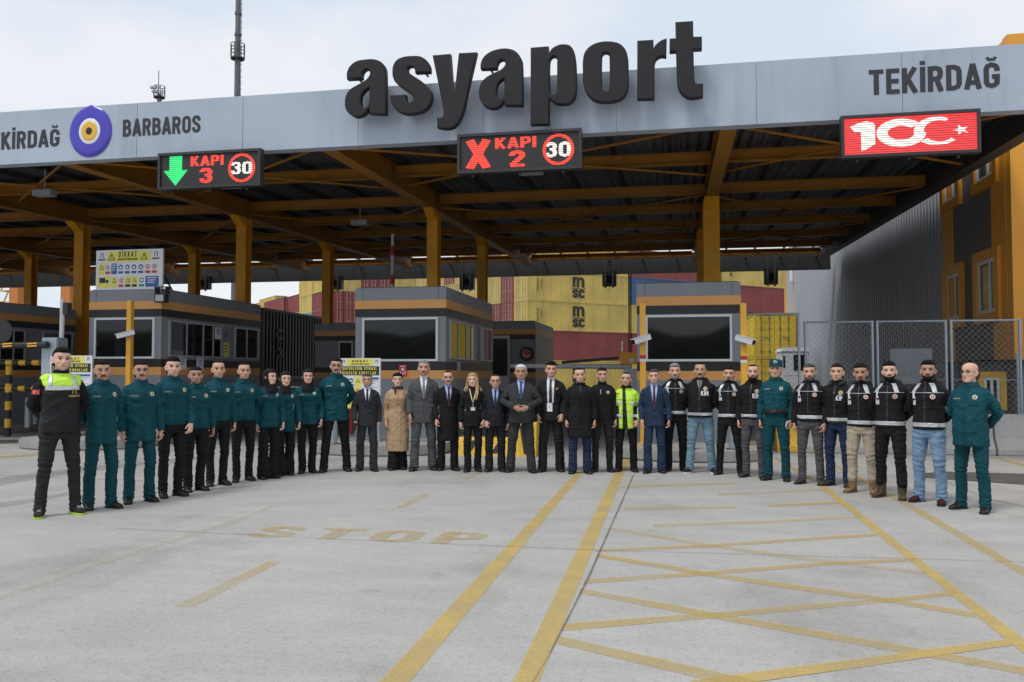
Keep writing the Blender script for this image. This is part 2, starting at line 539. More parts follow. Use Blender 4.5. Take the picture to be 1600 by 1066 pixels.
mb = MB(); mb.add([(-300, 26, .003), (300, 26, .003), (300, 400, .003), (-300, 400, .003)], [(0, 1, 2, 3)])
tag(mb.build('yard_asphalt', mat("yard_asphalt", (.075, .075, .078), rough=.85, var=.2, scale=.4, bump=.3, bscale=40)), kind='structure')
# wooded rise across the road, behind the photographer (seen in the booth windows)
_hx = np.linspace(-160, 160, 81); vs = []; fs = []
for i, x in enumerate(_hx):
    for j, (y, hh) in enumerate(((-45, 0), (-50, .5), (-56, .85), (-66, 1.0), (-90, 1.15))):
        n_ = noise.noise((x * .045, j * .7, 3.0)) * 5 + noise.noise((x * .21, j * 1.7, 9.0)) * 3
        vs.append((x, y + n_ * .6, max(-.5, hh * (6.2 + n_ * .9) if hh else -.5)))
for i in range(80):
    for j in range(4): fs.append((i * 5 + j, i * 5 + j + 1, i * 5 + j + 6, i * 5 + j + 5))
mb = MB(); mb.add(vs, fs)
tag(mb.build('wooded_hill', mat("hill_foliage", (.035, .05, .02), rough=.95, var=.5, scale=.8, bump=1.0, bscale=3), smooth=True), kind='structure')

def worn_paint(name, col, wear, amax=.9):
    m = bpy.data.materials.new(name); m.use_nodes = True
    t = m.node_tree; b = t.nodes["Principled BSDF"]
    b.inputs['Roughness'].default_value = .7
    b.inputs['Base Color'].default_value = (*col, 1)
    tr = t.nodes.new("ShaderNodeBsdfTransparent"); ms = t.nodes.new("ShaderNodeMixShader")
    tcn = t.nodes.new("ShaderNodeTexCoord")
    def noi(sc, det, ro):
        n = t.nodes.new("ShaderNodeTexNoise"); n.inputs['Scale'].default_value = sc; n.inputs['Detail'].default_value = det; n.inputs['Roughness'].default_value = ro
        t.links.new(tcn.outputs['Object'], n.inputs['Vector']); return n.outputs['Fac']
    r = t.nodes.new("ShaderNodeValToRGB")
    r.color_ramp.elements[0].position = max(0, wear - .22); r.color_ramp.elements[1].position = wear + .2
    r.color_ramp.elements[0].color = (.06, .06, .06, 1); r.color_ramp.elements[1].color = (amax, amax, amax, 1)
    ad = t.nodes.new("ShaderNodeMix"); ad.data_type = 'FLOAT'; ad.inputs[0].default_value = .45
    t.links.new(noi(1.3, 4, .6), ad.inputs[2]); t.links.new(noi(38, 5, .7), ad.inputs[3])
    t.links.new(ad.outputs[0], r.inputs[0])
    t.links.new(r.outputs[0], ms.inputs[0]); t.links.new(tr.outputs[0], ms.inputs[1]); t.links.new(b.outputs[0], ms.inputs[2])
    t.links.new(ms.outputs[0], t.nodes["Material Output"].inputs['Surface'])
    return m
YL = (.56, .41, .135)
W1, W2, W3 = worn_paint("yellow_line_fresh", YL, .40), worn_paint("yellow_line_worn", YL, .49, .78), worn_paint("yellow_line_faded", (.56, .44, .18), .54, .6)
W4 = worn_paint("white_line_faded", (.55, .50, .36), .58, .6)
_mz = [0.0025]
def mark(poly, m, name='road_marking'):
    z = _mz[0]; _mz[0] += 0.00014
    n_ = len(poly)
    k = MB(); k.add([G(u, v, z) for u, v in poly], [(i, i + 1, n_ - 2 - i, n_ - 1 - i) for i in range(n_ // 2 - 1)] if name == 'slab_joint' else [tuple(range(n_))])
    o = k.build(name, m); tag(o, kind='structure')
    if o.data.polygons[0].normal.z < 0: o.data.flip_normals()
    return o
def ext(u, v, v2, vp=(1053, 585)):
    """continue a lane line from (u, v) to image row v2 towards / away from the vanishing point"""
    return (vp[0] + (u - vp[0]) * (v2 - vp[1]) / (v - vp[1]), v2)
def stripe(pts, m, name='road_marking'):
    """pts: (u, v, width in pixels across), thin sloping bands on the ground"""
    up = [(u, v - wd / 2) for u, v, wd in pts]; dn = [(u, v + wd / 2) for u, v, wd in pts]
    return mark(up + dn[::-1], m, name)
mark([(900, 738), (912, 738), (640, 1066), ext(640, 1066, 1250), ext(592, 1066, 1250), (592, 1066)], W1)
mark([ext(962, 735, 700), ext(978, 735, 700), (977, 735), (842, 1066), ext(842, 1066, 1250), ext(801, 1066, 1250), (801, 1066), (962, 735)], W1)
mark([(1277, 758), (1289, 758), (1500, 922), (1618, 1012), (1900, 1228), (1860, 1228), (1588, 1012), (1478, 922)], W1)
mark([(1262, 706), (1269, 706), (1420, 785), (1610, 893), (1900, 1058), (1872, 1058), (1598, 900), (1404, 785)], W2)
mark([(1540, 712), (1560, 715), (1700, 748), (1690, 755)], W2)
mark([(1205, 714), (1214, 714), (1289, 757), (1277, 757)], W2)
def h(pts, m):
    stripe([(800 + x / 2, 660 + y / 2, wd / 2) for x, y, wd in pts], m)
h([(155, 640, 22), (660, 600, 18), (1240, 549, 14), (1390, 532, 12)], W2)
h([(210, 525, 16), (570, 592, 20), (1300, 722, 24), (1640, 782, 24)], W2)
h([(560, 822, 34), (1130, 745, 28), (1560, 685, 22)], W1)
h([(140, 678, 26), (640, 795, 34), (760, 822, 34)], W2)
h([(225, 497, 14), (620, 470, 13), (1000, 440, 12), (1260, 429, 10)], W2)
h([(270, 415, 12), (560, 465, 14), (850, 510, 15), (1180, 555, 16), (1450, 602, 16)], W2)
h([(260, 400, 9), (620, 385, 10), (1140, 350, 9)], W2)
h([(300, 330, 9), (620, 385, 10), (950, 430, 11), (1290, 470, 11)], W3)
h([(440, 322, 10), (760, 312, 9), (1090, 295, 8)], W3)
h([(350, 268, 9), (700, 265, 8)], W3); h([(800, 260, 7), (1030, 250, 7)], W2)
h([(340, 200, 8), (700, 190, 7)], W3); h([(640, 225, 7), (980, 210, 7)], W3)
mark([(270, 947), (302, 948), (438, 878), (420, 876)], W3)
mark([(618, 792), (632, 793), (674, 771), (664, 771)], W3)
mark([(722, 748), (734, 748), (754, 737), (745, 737)], W3)
mark([(-60, 950), (0, 929), (75, 904), (150, 877), (300, 832), (385, 805), (420, 790), (430, 791), (385, 810), (300, 838), (150, 884), (75, 911), (0, 936), (-60, 957)], W4)
WT = worn_paint("tyre_rubber", (.14, .14, .14), .50, .32)
mark([(-40, 752), (60, 738), (190, 724), (330, 712), (330, 716), (190, 731), (60, 748), (-40, 766)], WT, 'tyre_mark')
mark([(-40, 790), (40, 780), (90, 772), (140, 762), (142, 765), (92, 777), (40, 787), (-40, 800)], WT, 'tyre_mark')
mark([(-60, 717), (66, 708), (66, 711), (-60, 721)], W2)
# STOP, worn block letters read from this side
_so, _sx = G(380, 838, .0052), G(745, 851, .0052)
_u = (_sx - _so); _ul = _u.length / (stroke_len("STOP", .2))
_top = G(388, 821, 0); _hz = (_top.y - _so.y)
k = MB(); _ud = _u.normalized(); _vd = Vector((-_ud.y, _ud.x, 0))
stroke_text(k, "STOP", lambda x, y, l: _so + _ud * (x * _ul) + _vd * (y * _hz) + Vector((0, 0, l * .4)), gap=.2, t=.2, depth=.001)
_stop = k.build('stop_marking', worn_paint("yellow_word_worn", (.56, .45, .22), .54, .52)); tag(_stop, kind='structure')
# slab joints
M_JOINT = worn_paint("joint_filler", (.20, .195, .185), .47, .42)
M_CRACK = worn_paint("joint_crack", (.10, .096, .09), .46, .75)
mark([(991, 742), (920, 905), (861, 1020), (858, 1020), (917, 903), (989, 742)], M_CRACK, 'slab_joint')
mark([(861, 1020), (858, 1020), (830, 1066), (834, 1066)], M_JOINT, 'slab_joint')
mark([(180, 824.5), (560, 843), (930, 858.5), (1600, 877), (1600, 878.0), (930, 859.5), (560, 844.0), (180, 825.5)], M_JOINT, 'slab_joint')
mark([(-20, 741), (260, 752), (260, 753), (-20, 742.2)], M_JOINT, 'slab_joint')
mark([(1400, 722), (1550, 780), (1600, 790), (1600, 791.5), (1550, 781.5), (1400, 723)], M_JOINT, 'slab_joint')
M_ASPH = mat("wet_asphalt", (.10, .10, .098), rough=.45, var=.2, scale=3)
mark([(1428, 740), (1480, 737), (1560, 739), (1720, 744), (1720, 766), (1600, 757), (1500, 750), (1440, 746)], M_ASPH, 'asphalt_patch')
mark([(-200, 690), (120, 686), (330, 690), (330, 694), (120, 690), (-200, 698)], M_ASPH, 'asphalt_patch')

# ================================================================ canopy
YF = 15.0
def fz(Y): return 5.95 + .03 * (Y - YF)          # underside of the main beams
zb = (PY(0, 255, YF).z + PY(1600, 175, YF).z) / 2
zt = (PY(0, 174, YF).z + PY(1600, 76, YF).z) / 2 + .03
XR = 6.98
canopy = thing('gate_canopy', (1.0, 23, 0), "wide port gate canopy with pale grey fascia on orange steel columns", 'canopy')
seams = sorted(PY(u, 150, YF).x for u in (215, 380, 560, 755, 963, 1182, 1410)) 
xs = [-52.0, -44.5, -37.0, -30.0, -22.5] + seams + [XR]
mb = MB()
for a_, b_ in zip(xs[:-1], xs[1:]):
    mb.box(a_ + .006, b_ - .006, YF, YF + .25, zb, zt)
mb.box(xs[0], xs[-1], YF + .012, YF + .24, zb + .01, zt - .01)
fascia = mb.build('fascia', M_FASCIA, canopy)
mb = MB()                                                       # corrugated sheet, ribs run front to back
def roof_z(Y): return fz(Y) + .62
n = 236
xx = np.linspace(-52, XR, n * 4 + 1)
vs = []; fs = []
for i, x in enumerate(xx):
    dz = (0, 0, .05, .05)[i % 4]
    for Y in (YF + .26, 38.4):
        vs.append((x, Y, roof_z(Y) + dz))
for i, x in enumerate(xx):
    dz = (0, 0, .05, .05)[i % 4]
    for Y in (YF + .26, 38.4):
        vs.append((x, Y, roof_z(Y) + dz + .03))
N2 = len(xx) * 2
for i in range(len(xx) - 1):
    fs += [(2 * i, 2 * i + 1, 2 * i + 3, 2 * i + 2), (N2 + 2 * i, N2 + 2 * i + 2, N2 + 2 * i + 3, N2 + 2 * i + 1)]
mb.add(vs, fs)
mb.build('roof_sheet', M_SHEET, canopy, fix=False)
BX = [-51.0, -44.0, -37.5, -31.0, -25.0, -17.9, -12.5, -6.66, 1.0, 6.5]
for x in BX:
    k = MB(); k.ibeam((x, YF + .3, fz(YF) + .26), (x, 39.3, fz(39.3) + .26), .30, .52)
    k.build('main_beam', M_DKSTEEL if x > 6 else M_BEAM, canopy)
for Y in (15.7, 19.2, 23.0, 26.0, 29.2, 32.6, 35.8, 38.7):
    for a_, b_ in zip(BX[:-1], BX[1:]):
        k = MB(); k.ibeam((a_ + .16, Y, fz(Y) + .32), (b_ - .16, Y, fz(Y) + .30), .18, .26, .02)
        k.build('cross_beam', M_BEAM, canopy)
k = MB()
x = -51.4
while x < XR:
    k.beam((x, YF + .3, roof_z(YF) - .07), (x, 39.3, roof_z(39.3) - .07), .07, .11); x += 1.25
k.build('purlin', M_DKSTEEL, canopy)
for a_, b_ in zip(BX[:-1], BX[1:]):
    for y0, y1 in ((15.8, 20.1), (23.1, 29.1), (29.3, 34)):
        k = MB()
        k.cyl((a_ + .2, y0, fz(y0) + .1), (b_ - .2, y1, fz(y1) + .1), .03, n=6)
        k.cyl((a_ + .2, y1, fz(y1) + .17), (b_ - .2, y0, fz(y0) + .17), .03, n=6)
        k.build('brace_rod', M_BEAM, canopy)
COLS = [(-25, 23), (-31, 23), (-31, 29.2), (-17.9, 23), (-12.5, 23), (-6.66, 23), (1.0, 23), (-25, 29.2), (-17.9, 29.2), (-12.5, 29.2), (-6.66, 29.2), (1.0, 29.2)]
for x, Y in COLS:
    k = MB()
    zt_ = fz(Y) - .02
    cw_, cd_ = (.21, .22) if x > 0 else (.155, .18)
    k.box(x - cw_, x + cw_, Y - cd_, Y - cd_ + .025, .02, zt_); k.box(x - cw_, x + cw_, Y + cd_ - .025, Y + cd_, .02, zt_)
    k.box(x - .012, x + .012, Y - cd_ + .025, Y + cd_ - .025, .02, zt_)
    k.box(x - .30, x + .30, Y - .34, Y + .34, .0, .02)
    k.add([(x - cw_ + .02, Y - cd_, zt_ - .28), (x + cw_ - .02, Y - cd_, zt_ - .28), (x + cw_ - .02, Y - .65, zt_), (x - cw_ + .02, Y - .65, zt_), (x - cw_ + .02, Y - cd_, zt_), (x + cw_ - .02, Y - cd_, zt_)],
          [(0, 1, 2, 3), (0, 3, 4), (1, 5, 2), (3, 2, 5, 4), (0, 4, 5, 1)])
    k.build('column', M_ORANGE, canopy)
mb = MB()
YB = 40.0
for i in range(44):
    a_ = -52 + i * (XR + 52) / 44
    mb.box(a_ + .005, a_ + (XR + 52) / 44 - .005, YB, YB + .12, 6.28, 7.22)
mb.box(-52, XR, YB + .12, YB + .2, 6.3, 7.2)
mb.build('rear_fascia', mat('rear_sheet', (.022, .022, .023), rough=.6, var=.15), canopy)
for i in range(38):
    k = MB(); a_ = -51 + i * 1.55
    k.beam((a_, 39.3, fz(39.3) + .2), (a_, YB, 6.9), .06, .06); k.build('bracket', M_DKSTEEL, canopy)
for x, Y in ((-10.1, 17.9), (-15.0, 17.9), (-3.0, 17.9), (-9.3, 24.1)):
    k = MB(); k.box(x - .25, x + .25, Y - .12, Y + .12, fz(Y) - .16, fz(Y) - .02); k.cyl((x, Y, fz(Y) - .02), (x, Y, fz(Y) + .5), .02, n=6)
    tag(k.build('ceiling_lamp', M_ALU), "small unlit floodlight box hung under the canopy beams", 'lamp', 'floodlights under the canopy')

# lettering printed on the fascia
def fascia_word(body, uL, vLb, uR, capv_top, name):
    a_, b_ = PY(uL, vLb, YF), PY(uR, vLb, YF)
    hz = PY(uL, capv_top, YF).z - a_.z
    hx = (b_.x - a_.x) / stroke_len(body)
    k = MB(); stroke_text(k, body, plane_map(a_.x, a_.z, hx, hz, YF), t=.175, depth=.006)
    return k.build(name, M_PAINTLET, fascia)
fascia_word("TEKİRDAĞ", 1358, 149, 1563, 110, 'lettering')
fascia_word("BARBAROS", 192, 214, 313, 187.5, 'lettering')
k1, k2 = PY(2, 234, YF), PY(93, 228, YF)
hz = PY(2, 207, YF).z - k1.z
tl = stroke_len("KİRDAĞ"); hx = (k2.x - k1.x) / tl
full = stroke_len("TE") + .09
k = MB(); stroke_text(k, "TEKİRDAĞ", plane_map(k1.x - full * hx, k1.z, hx, hz, YF), t=.175, depth=.006)
k.build('lettering', M_PAINTLET, fascia)

# evil eye disc
ec = PY(142, 206, YF); er = (PY(175, 206, YF).x - PY(109, 206, YF).x) / 2
eye = thing('evil_eye_emblem', (ec.x, YF, ec.z), "round blue evil eye amulet with white, yellow and black rings on the fascia", 'emblem')
def dome(name, r, y0, hgt, m, n=36, top=False):
    k = MB(); vs = []; fs = []
    rings = [(1, 0), (.96, .55), (.85, .85), (.6, 1.0), (.3, 1.05)]
    for rr, hh in rings:
        for i in range(n):
            t = 2 * math.pi * i / n
            bx = math.sin(t); bz = math.cos(t)
            bump_ = 1 + (.05 * math.exp(-(t if t < math.pi else 2 * math.pi - t) ** 2 / .02) if top else 0)
            vs.append((ec.x + bx * r * rr * bump_, y0 - hgt * hh, ec.z + bz * r * rr * bump_ * 1.08))
    vs.append((ec.x, y0 - hgt * 1.06, ec.z))
    for a_ in range(len(rings) - 1):
        for i in range(n):
            j = (i + 1) % n
            fs.append((a_ * n + i, a_ * n + j, (a_ + 1) * n + j, (a_ + 1) * n + i))
    L = len(vs) - 1
    for i in range(n):
        fs.append(((len(rings) - 1) * n + i, (len(rings) - 1) * n + (i + 1) % n, L))
    k.add(vs, fs)
    return k.build(name, m, eye, smooth=True)
dome('glass_disc', er, YF - .01, .03, mat("evil_eye_blue", (.07, .055, .46), rough=.15, var=.08, scale=2), top=True)
dome('white_ring', er * .51, YF - .039, .012, mat("evil_eye_white", (.75, .78, .82), rough=.2, var=.0))
dome('yellow_ring', er * .385, YF - .051, .009, mat("evil_eye_yellow", (.80, .45, .06), rough=.2, var=.0))
dome('pupil', er * .15, YF - .060, .008, mat("evil_eye_black", (.02, .018, .016), rough=.2, var=.0))

# ---------------------------------------------------------------- big sign letters, outlines drawn to scale on the sign plane
YS = 14.62
def Z(x0, y0, s): return lambda p: ((x0 + p[0] / s, y0 + p[1] / s) + tuple(p[2:]))
za, zy, zp, zr = Z(530, 70, 8.881), Z(670, 60, 7.106), Z(820, 50, 7.106), Z(980, 25, 7.615)
LET = [
 ('a', za, [[(415,955,1),(645,965,1),(642,360),(600,255),(500,200),(380,197),(230,225),(135,305),(100,395),(102,478,1),(312,466,1),(314,400),(342,350),(385,335),(420,370),(412,425),(370,478),(280,535),(160,605),(95,685),(73,780),(83,880),(135,955),(220,1000),(310,985),(375,930),(408,875,1)],
            [(412,590,1),(350,630),(305,690),(294,790),(312,850),(352,868),(398,832),(412,765)]]),
 ('s', za, [[(733,360),(742,290),(790,210),(880,165),(1000,150),(1120,157),(1210,212),(1255,290),(1260,378,1),(1050,388,1),(1043,335),(1010,298),(965,300),(945,335),(960,378),(1030,430),(1130,495),(1220,572),(1275,655),(1283,740),(1252,835),(1170,915),(1040,955),(920,962),(800,915),(730,830),(706,745),(705,697,1),(922,688,1),(928,740),(945,780),(990,790),(1025,760),(1015,710),(960,655),(860,590),(770,510),(737,430)]]),
 ('y', zy, [[(38,185,1),(238,168,1),(268,575,1),(285,575,1),(330,160,1),(532,150,1),(430,590),(385,800),(330,925),(262,990),(180,1005),(90,990,1),(90,872,1),(130,876),(157,850),(158,790)]]),
 ('a', zy, [[(842,742,1),(1042,745,1),(1036,260),(1008,190),(950,132),(860,108),(770,115),(670,150),(597,215),(571,290),(573,340,1),(755,335,1),(760,290),(785,245),(820,235),(846,260),(840,300),(790,347),(700,390),(612,447),(562,530),(558,640),(592,720),(650,768),(720,778),(790,750),(832,700,1)],
            [(836,442,1),(790,470),(758,520),(750,600),(766,648),(800,663),(833,628)]]),
 ('p', zp, [[(62,170,1),(262,155,1),(262,240,1),(300,180),(370,140),(430,132),(500,147),(545,210),(562,290),(571,400),(571,640),(553,730),(500,788),(420,802),(340,790),(268,735,1),(270,1022,1),(62,1030,1)],
            [(275,330),(290,285),(322,266),(354,288),(357,350),(354,640),(340,678),(310,690),(282,670),(274,620)]]),
 ('o', zp, [[(645,300),(670,212),(740,142),(840,106),(940,100),(1040,120),(1110,180),(1143,270),(1150,400),(1148,600),(1108,708),(1020,763),(900,778),(780,762),(692,690),(650,590),(643,450)],
            [(855,270),(870,235),(900,225),(930,240),(939,290),(939,610),(925,643),(897,653),(867,638),(855,600)]]),
 ('r', zr, [[(118,290,1),(312,278,1),(312,375,1),(345,332),(400,288),(470,260,1),(465,483,1),(400,478),(350,508),(328,560),(324,985,1),(118,990,1)]]),
 ('t', zr, [[(572,68,1),(785,55,1),(788,243,1),(890,240,1),(890,393,1),(790,398,1),(800,750),(812,790),(840,800),(905,800,1),(902,958,1),(800,978),(720,972),(652,925),(607,850),(592,740),(580,420,1),(503,425,1),(503,265,1),(576,260,1)]]),
]
sign = thing('gate_sign', (PY(815, 120, YS).x, YS, zb), "huge charcoal lowercase asyaport letters standing on the canopy fascia", 'sign')
for ch, zf, loops in LET:
    L2 = []
    for lp in loops:
        px_ = smooth_outline([zf(p) for p in lp])
        L2.append([(lambda q: (q.x, q.z))(PY(p.x, p.y, YS)) for p in px_])
    me = filled(L2, .15, .02)
    me.transform(Matrix.Translation((0, YS, 0)))
    link('letter', me, M_DARKLET, sign)
    me2 = MB()
    xsx = [q[0] for q in L2[0]]; zz = [q[1] for q in L2[0]]
    cx = sum(xsx) / len(xsx)
for u, vt in ((556, 118), (660, 107), (765, 104)):
    q = PY(u, vt, YS + .1)
    k = MB(); k.cyl((q.x, YS + .12, q.z - .02), (q.x, YS + .12, q.z + .14), .015, n=6); k.beam((q.x, YS + .12, q.z - .02), (q.x, YF + .1, q.z - .02), .03, .03)
    k.build('stand_off', M_DKSTEEL, sign)

# ---------------------------------------------------------------- LED displays under the fascia
M_LEDR, M_LEDG, M_LEDW = led_mat("led_red", (1, .06, .035), 1.15, 26), led_mat("led_green", (.04, 1, .26), .95, 26), led_mat("led_white", (1, .93, .85), 1.1, 26)
M_LEDBG = mat("led_screen_off", (.022, .022, .022), rough=.55, var=.15, scale=20)
M_HOUS = mat("display_housing", (.03, .03, .034), rough=.5)
YD = 14.72
def display(uL, uR, vtL, vbL, label, red=False):
    a_, b_ = PY(uL, vtL, YD), PY(uR, vtL, YD)
    zt_, zb_ = a_.z, PY(uL, vbL, YD).z
    d = thing('led_display', ((a_.x + b_.x) / 2, YD, zb_), label, 'display')
    k = MB(); x0, x1 = a_.x, b_.x
    f_ = .05
    k.box(x0, x1, YD + .02, YD + .13, zb_, zt_)
    k.box(x0, x0 + f_, YD - .03, YD + .02, zb_, zt_); k.box(x1 - f_, x1, YD - .03, YD + .02, zb_, zt_)
    k.box(x0 + f_, x1 - f_, YD - .03, YD + .02, zb_, zb_ + f_); k.box(x0 + f_, x1 - f_, YD - .03, YD + .02, zt_ - f_, zt_)
    for t in (.12, .5, .85):
        x = x0 + (x1 - x0) * t
        k.box(x - .02, x + .02, YD + .05, YD + .1, zb_ - .06, zb_)
    k.build('housing', M_HOUS, d)
    k = MB(); k.box(x0 + f_, x1 - f_, YD + .005, YD + .018, zb_ + f_, zt_ - f_)
    k.build('screen', led_mat("led_red_field", (1, .055, .06), .95, 26) if red else M_LEDBG, d)
    W_, H_ = x1 - x0 - 2 * f_, zt_ - zb_ - 2 * f_
    return d, (lambda x, y, l=0: (x0 + f_ + x * W_, YD + .004 - l * .3, zb_ + f_ + y * H_)), W_, H_
def leds_text(d, P, W_, H_, body, x0, x1, y0, y1, m, t=.17):
    hx = (x1 - x0) / stroke_len(body); hy = y1 - y0
    k = MB(); stroke_text(k, body, lambda x, y, l: P(x0 + x * hx, y0 + y * hy, l), t=t, depth=.006)
    return k.build('lettering', m, d)
def limit_ring(d, P, W_, H_, cx, cy, r):
    k = MB(); c = P(cx, cy); k.ring(c, r * H_ * .80, r * H_, (0, -1, 0), .004); k.build('speed_ring', M_LEDR, d)
d, P, W_, H_ = display(248, 408, 240.5, 297, "black LED board with green arrow and red KAPI 3 at the left")
k = MB(); k.prism([P(*q) for q in ((.09, .97), (.22, .97), (.22, .52), (.28, .52), (.155, .03), (.03, .52), (.09, .52))], (0, -.004, 0)); k.build('arrow', M_LEDG, d)
leds_text(d, P, W_, H_, "KAPI", .31, .645, .62, .95, M_LEDR, .19)
leds_text(d, P, W_, H_, "3", .405, .53, .08, .55, M_LEDR, .2)
limit_ring(d, P, W_, H_, .83, .5, .46)
leds_text(d, P, W_, H_, "30", .725, .935, .30, .70, M_LEDW, .18)
d, P, W_, H_ = display(715, 909, 211, 272, "black LED board with red cross and KAPI 2 below the big letters")
k = MB(); hx = .26
stroke_text(k, "X", lambda x, y, l: P(.05 + x / .55 * .21, .06 + y * .84, l), t=.2, depth=.006); k.build('cross', M_LEDR, d)
leds_text(d, P, W_, H_, "KAPI", .30, .645, .60, .93, M_LEDR, .19)
leds_text(d, P, W_, H_, "2", .42, .55, .05, .53, M_LEDR, .2)
limit_ring(d, P, W_, H_, .83, .5, .46)
leds_text(d, P, W_, H_, "30", .72, .935, .28, .72, M_LEDW, .18)
d, P, W_, H_ = display(1313.5, 1531.5, 182, 248, "glowing red LED board showing a white 100 with crescent and star", red=True)
def dpx(x, y):   # pixels of the enlarged view of this board -> board fraction
    t = (x - 95) / (1460 - 95); top = 103 + (68 - 103) * t; bot = 497 + (470 - 497) * t
    return (t, 1 - (y - top) / (bot - top))
def led_shape(pts, m, nm, lift=0.0):
    k = MB(); k.prism([P(*dpx(*q), lift) for q in pts], (0, -.004, 0)); return k.build(nm, m, d)
led_shape([(160, 190), (250, 150), (330, 132), (400, 150), (420, 175), (420, 380), (380, 405), (320, 440), (275, 455), (272, 245), (205, 245)], M_LEDW, 'numeral')
def arc_band(cx, cy, rx, ry, ix, iy, icx, icy, a0, a1, n=40):
    o = [(cx + rx * math.cos(R(a0 + (a1 - a0) * i / n)), cy - ry * math.sin(R(a0 + (a1 - a0) * i / n))) for i in range(n + 1)]
    q = [(icx + ix * math.cos(R(a0 + (a1 - a0) * i / n)), icy - iy * math.sin(R(a0 + (a1 - a0) * i / n))) for i in range(n + 1)]
    return o, q
def led_band(*a, nm='numeral', lift=0.0):
    o, q = arc_band(*a)
    k = MB()
    for i in range(len(o) - 1):
        k.prism([P(*dpx(*z_), lift) for z_ in (o[i], o[i + 1], q[i + 1], q[i])], (0, -.004, 0))
    return k.build(nm, M_LEDW, d)
led_band(690, 268, 255, 152, 140, 75, 690, 268, 42, 360)
led_band(1060, 258, 240, 152, 160, 116, 1082, 258, 62, 208)
led_band(1060, 258, 240, 152, 160, 116, 1082, 258, 222, 318)
k = MB()
st = []
for i in range(10):
    a_ = R(180 + 36 * i); r_ = 92 if i % 2 == 0 else 32
    st.append(P(*dpx(1300 + r_ * math.cos(a_), 252 - r_ * .66 * math.sin(a_))))
k.prism(st, (0, -.004, 0)); k.build('star', M_LEDW, d)
# ================================================================ kerbed islands and booths
def island(xc, name='traffic_island', y0=15.15, y1=25.2, hw=1.4):
    k = MB(); pts = []
    for i in range(13):
        t = math.pi + math.pi * i / 12
        pts.append((xc + hw * math.cos(t), y0 + 1.0 + 1.0 * math.sin(t), 0))
    pts += [(xc + hw, y1, 0), (xc - hw, y1, 0)]
    k.prism(pts, (0, 0, .2))
    return tag(k.build(name, M_CONC, bevel=.03), kind='structure')
BOOTH_H = 3.4
def booth(u0, u1, Yf, length, label, ztop=BOOTH_H, xr=None, front='window', side='strip', ground=.2, group=None):
    a_, b_ = PY(u0, 520, Yf).x, PY(u1, 520, Yf).x
    if xr: a_, b_ = xr
    d = thing('toll_booth', ((a_ + b_) / 2, Yf, ground), label, 'booth', group)
    y0, y1 = Yf, Yf + length
    H = ztop
    zs = [(H - .27, H, M_GREY, 0, 'parapet'), (H - .455, H - .27, M_STRIPE, .006, 'stripe'), (H - .63, H - .455, M_BLACK, 0, 'stripe'),
          (H - 1.60, H - .63, M_GREY, -.004, 'wall'), (H - 1.785, H - 1.60, M_BLACK, 0, 'stripe'), (H - 1.97, H - 1.785, M_STRIPE, .006, 'stripe'),
          (ground + .002, H - 1.97, M_GREY, 0, 'wall')]
    for z0, z1, m, o_, nm in zs:
        k = MB(); k.box(a_ - o_, b_ + o_, y0 - o_, y1 + o_, z0, z1); k.build(nm, m, d)
    k = MB(); k.box(a_ + .05, b_ - .05, y0 + .05, y1 - .05, H, H + .02); k.build('roof', M_SHEET, d)
    k = MB(); sx = a_ + (b_ - a_) * .86
    for x in (a_ + .17, b_ - .17):
        k.box(x - .004, x + .004, y0 - .003, y0, H - .27, H - .01)
    k.build('panel_joint', M_DKSTEEL, d)
    def win(p0, p1, z0, z1, axis, fw=.045, mull=(), m=M_WHITE):
        """window on the front (axis 'y') or right side (axis 'x')"""
        k = MB(); g = MB()
        def bx(mb_, s0, s1, q0, q1, dp0, dp1):
            if axis == 'y': mb_.box(s0, s1, y0 - dp1, y0 - dp0, q0, q1)
            else: mb_.box(b_ + dp0, b_ + dp1, s0, s1, q0, q1)
        bx(k, p0, p0 + fw, z0, z1, -.01, .04); bx(k, p1 - fw, p1, z0, z1, -.01, .04)
        bx(k, p0 + fw, p1 - fw, z0, z0 + fw, -.01, .038); bx(k, p0 + fw, p1 - fw, z1 - fw, z1, -.01, .038)
        for q in mull: bx(k, p0 + (p1 - p0) * q - fw * .4, p0 + (p1 - p0) * q + fw * .4, z0 + fw, z1 - fw, -.01, .034)
        fr = k.build('window', m, d)
        bx(g, p0 + fw * .5, p1 - fw * .5, z0 + fw * .5, z1 - fw * .5, -.005, .012)
        g.build('pane', M_GLASS, fr)
    z0, z1 = H - 1.60, H - .63
    if front == 'window':
        wd = b_ - a_
        win(a_ + wd * .085, b_ - wd * .085, z0 + .01, z1 - .02, 'y')
    if front == 'door':
        wd = b_ - a_
        win(a_ + wd * .42, a_ + wd * .60, ground + .05, z1 + .02, 'y', .05)
    if side == 'strip':
        win(y0 + .28, y0 + 2.6, z0 + .06, z1 - .06, 'x', .04, (.31, .62, .82), M_ALU)
        win(y0 + 3.25, y1 - .15, z0 + .06, z1 - .06, 'x', .04, (.5,), M_ALU)
    return d, a_, b_
YB1 = 17.4
bR = booth(995, 1158, YB1, 4.7, "grey toll booth at the right, seen square on between two yellow camera posts")
bM = booth(555, 697, YB1, 4.7, "grey toll booth with orange and black bands behind the middle of the group", ztop=3.42)
bL = booth(139, 252, YB1, 4.7, "grey toll booth carrying a white safety notice board on its roof", ztop=3.5)
bF = booth(-60, 20, YB1 + .2, 4.6, "shaded toll booth cut off by the left photo edge", xr=(-19.6, -17.45), ztop=3.45)
bM2 = booth(770, 838, 29, 4.4, "rear toll booth with a round red emblem, right of the middle booth", xr=(-6.9, -4.72), front='none', side='none')
bL2 = booth(510, 555, 29, 4.4, "dim rear toll booth half hidden left of the middle booth", xr=(-12.9, -11.2), front='none', side='none')
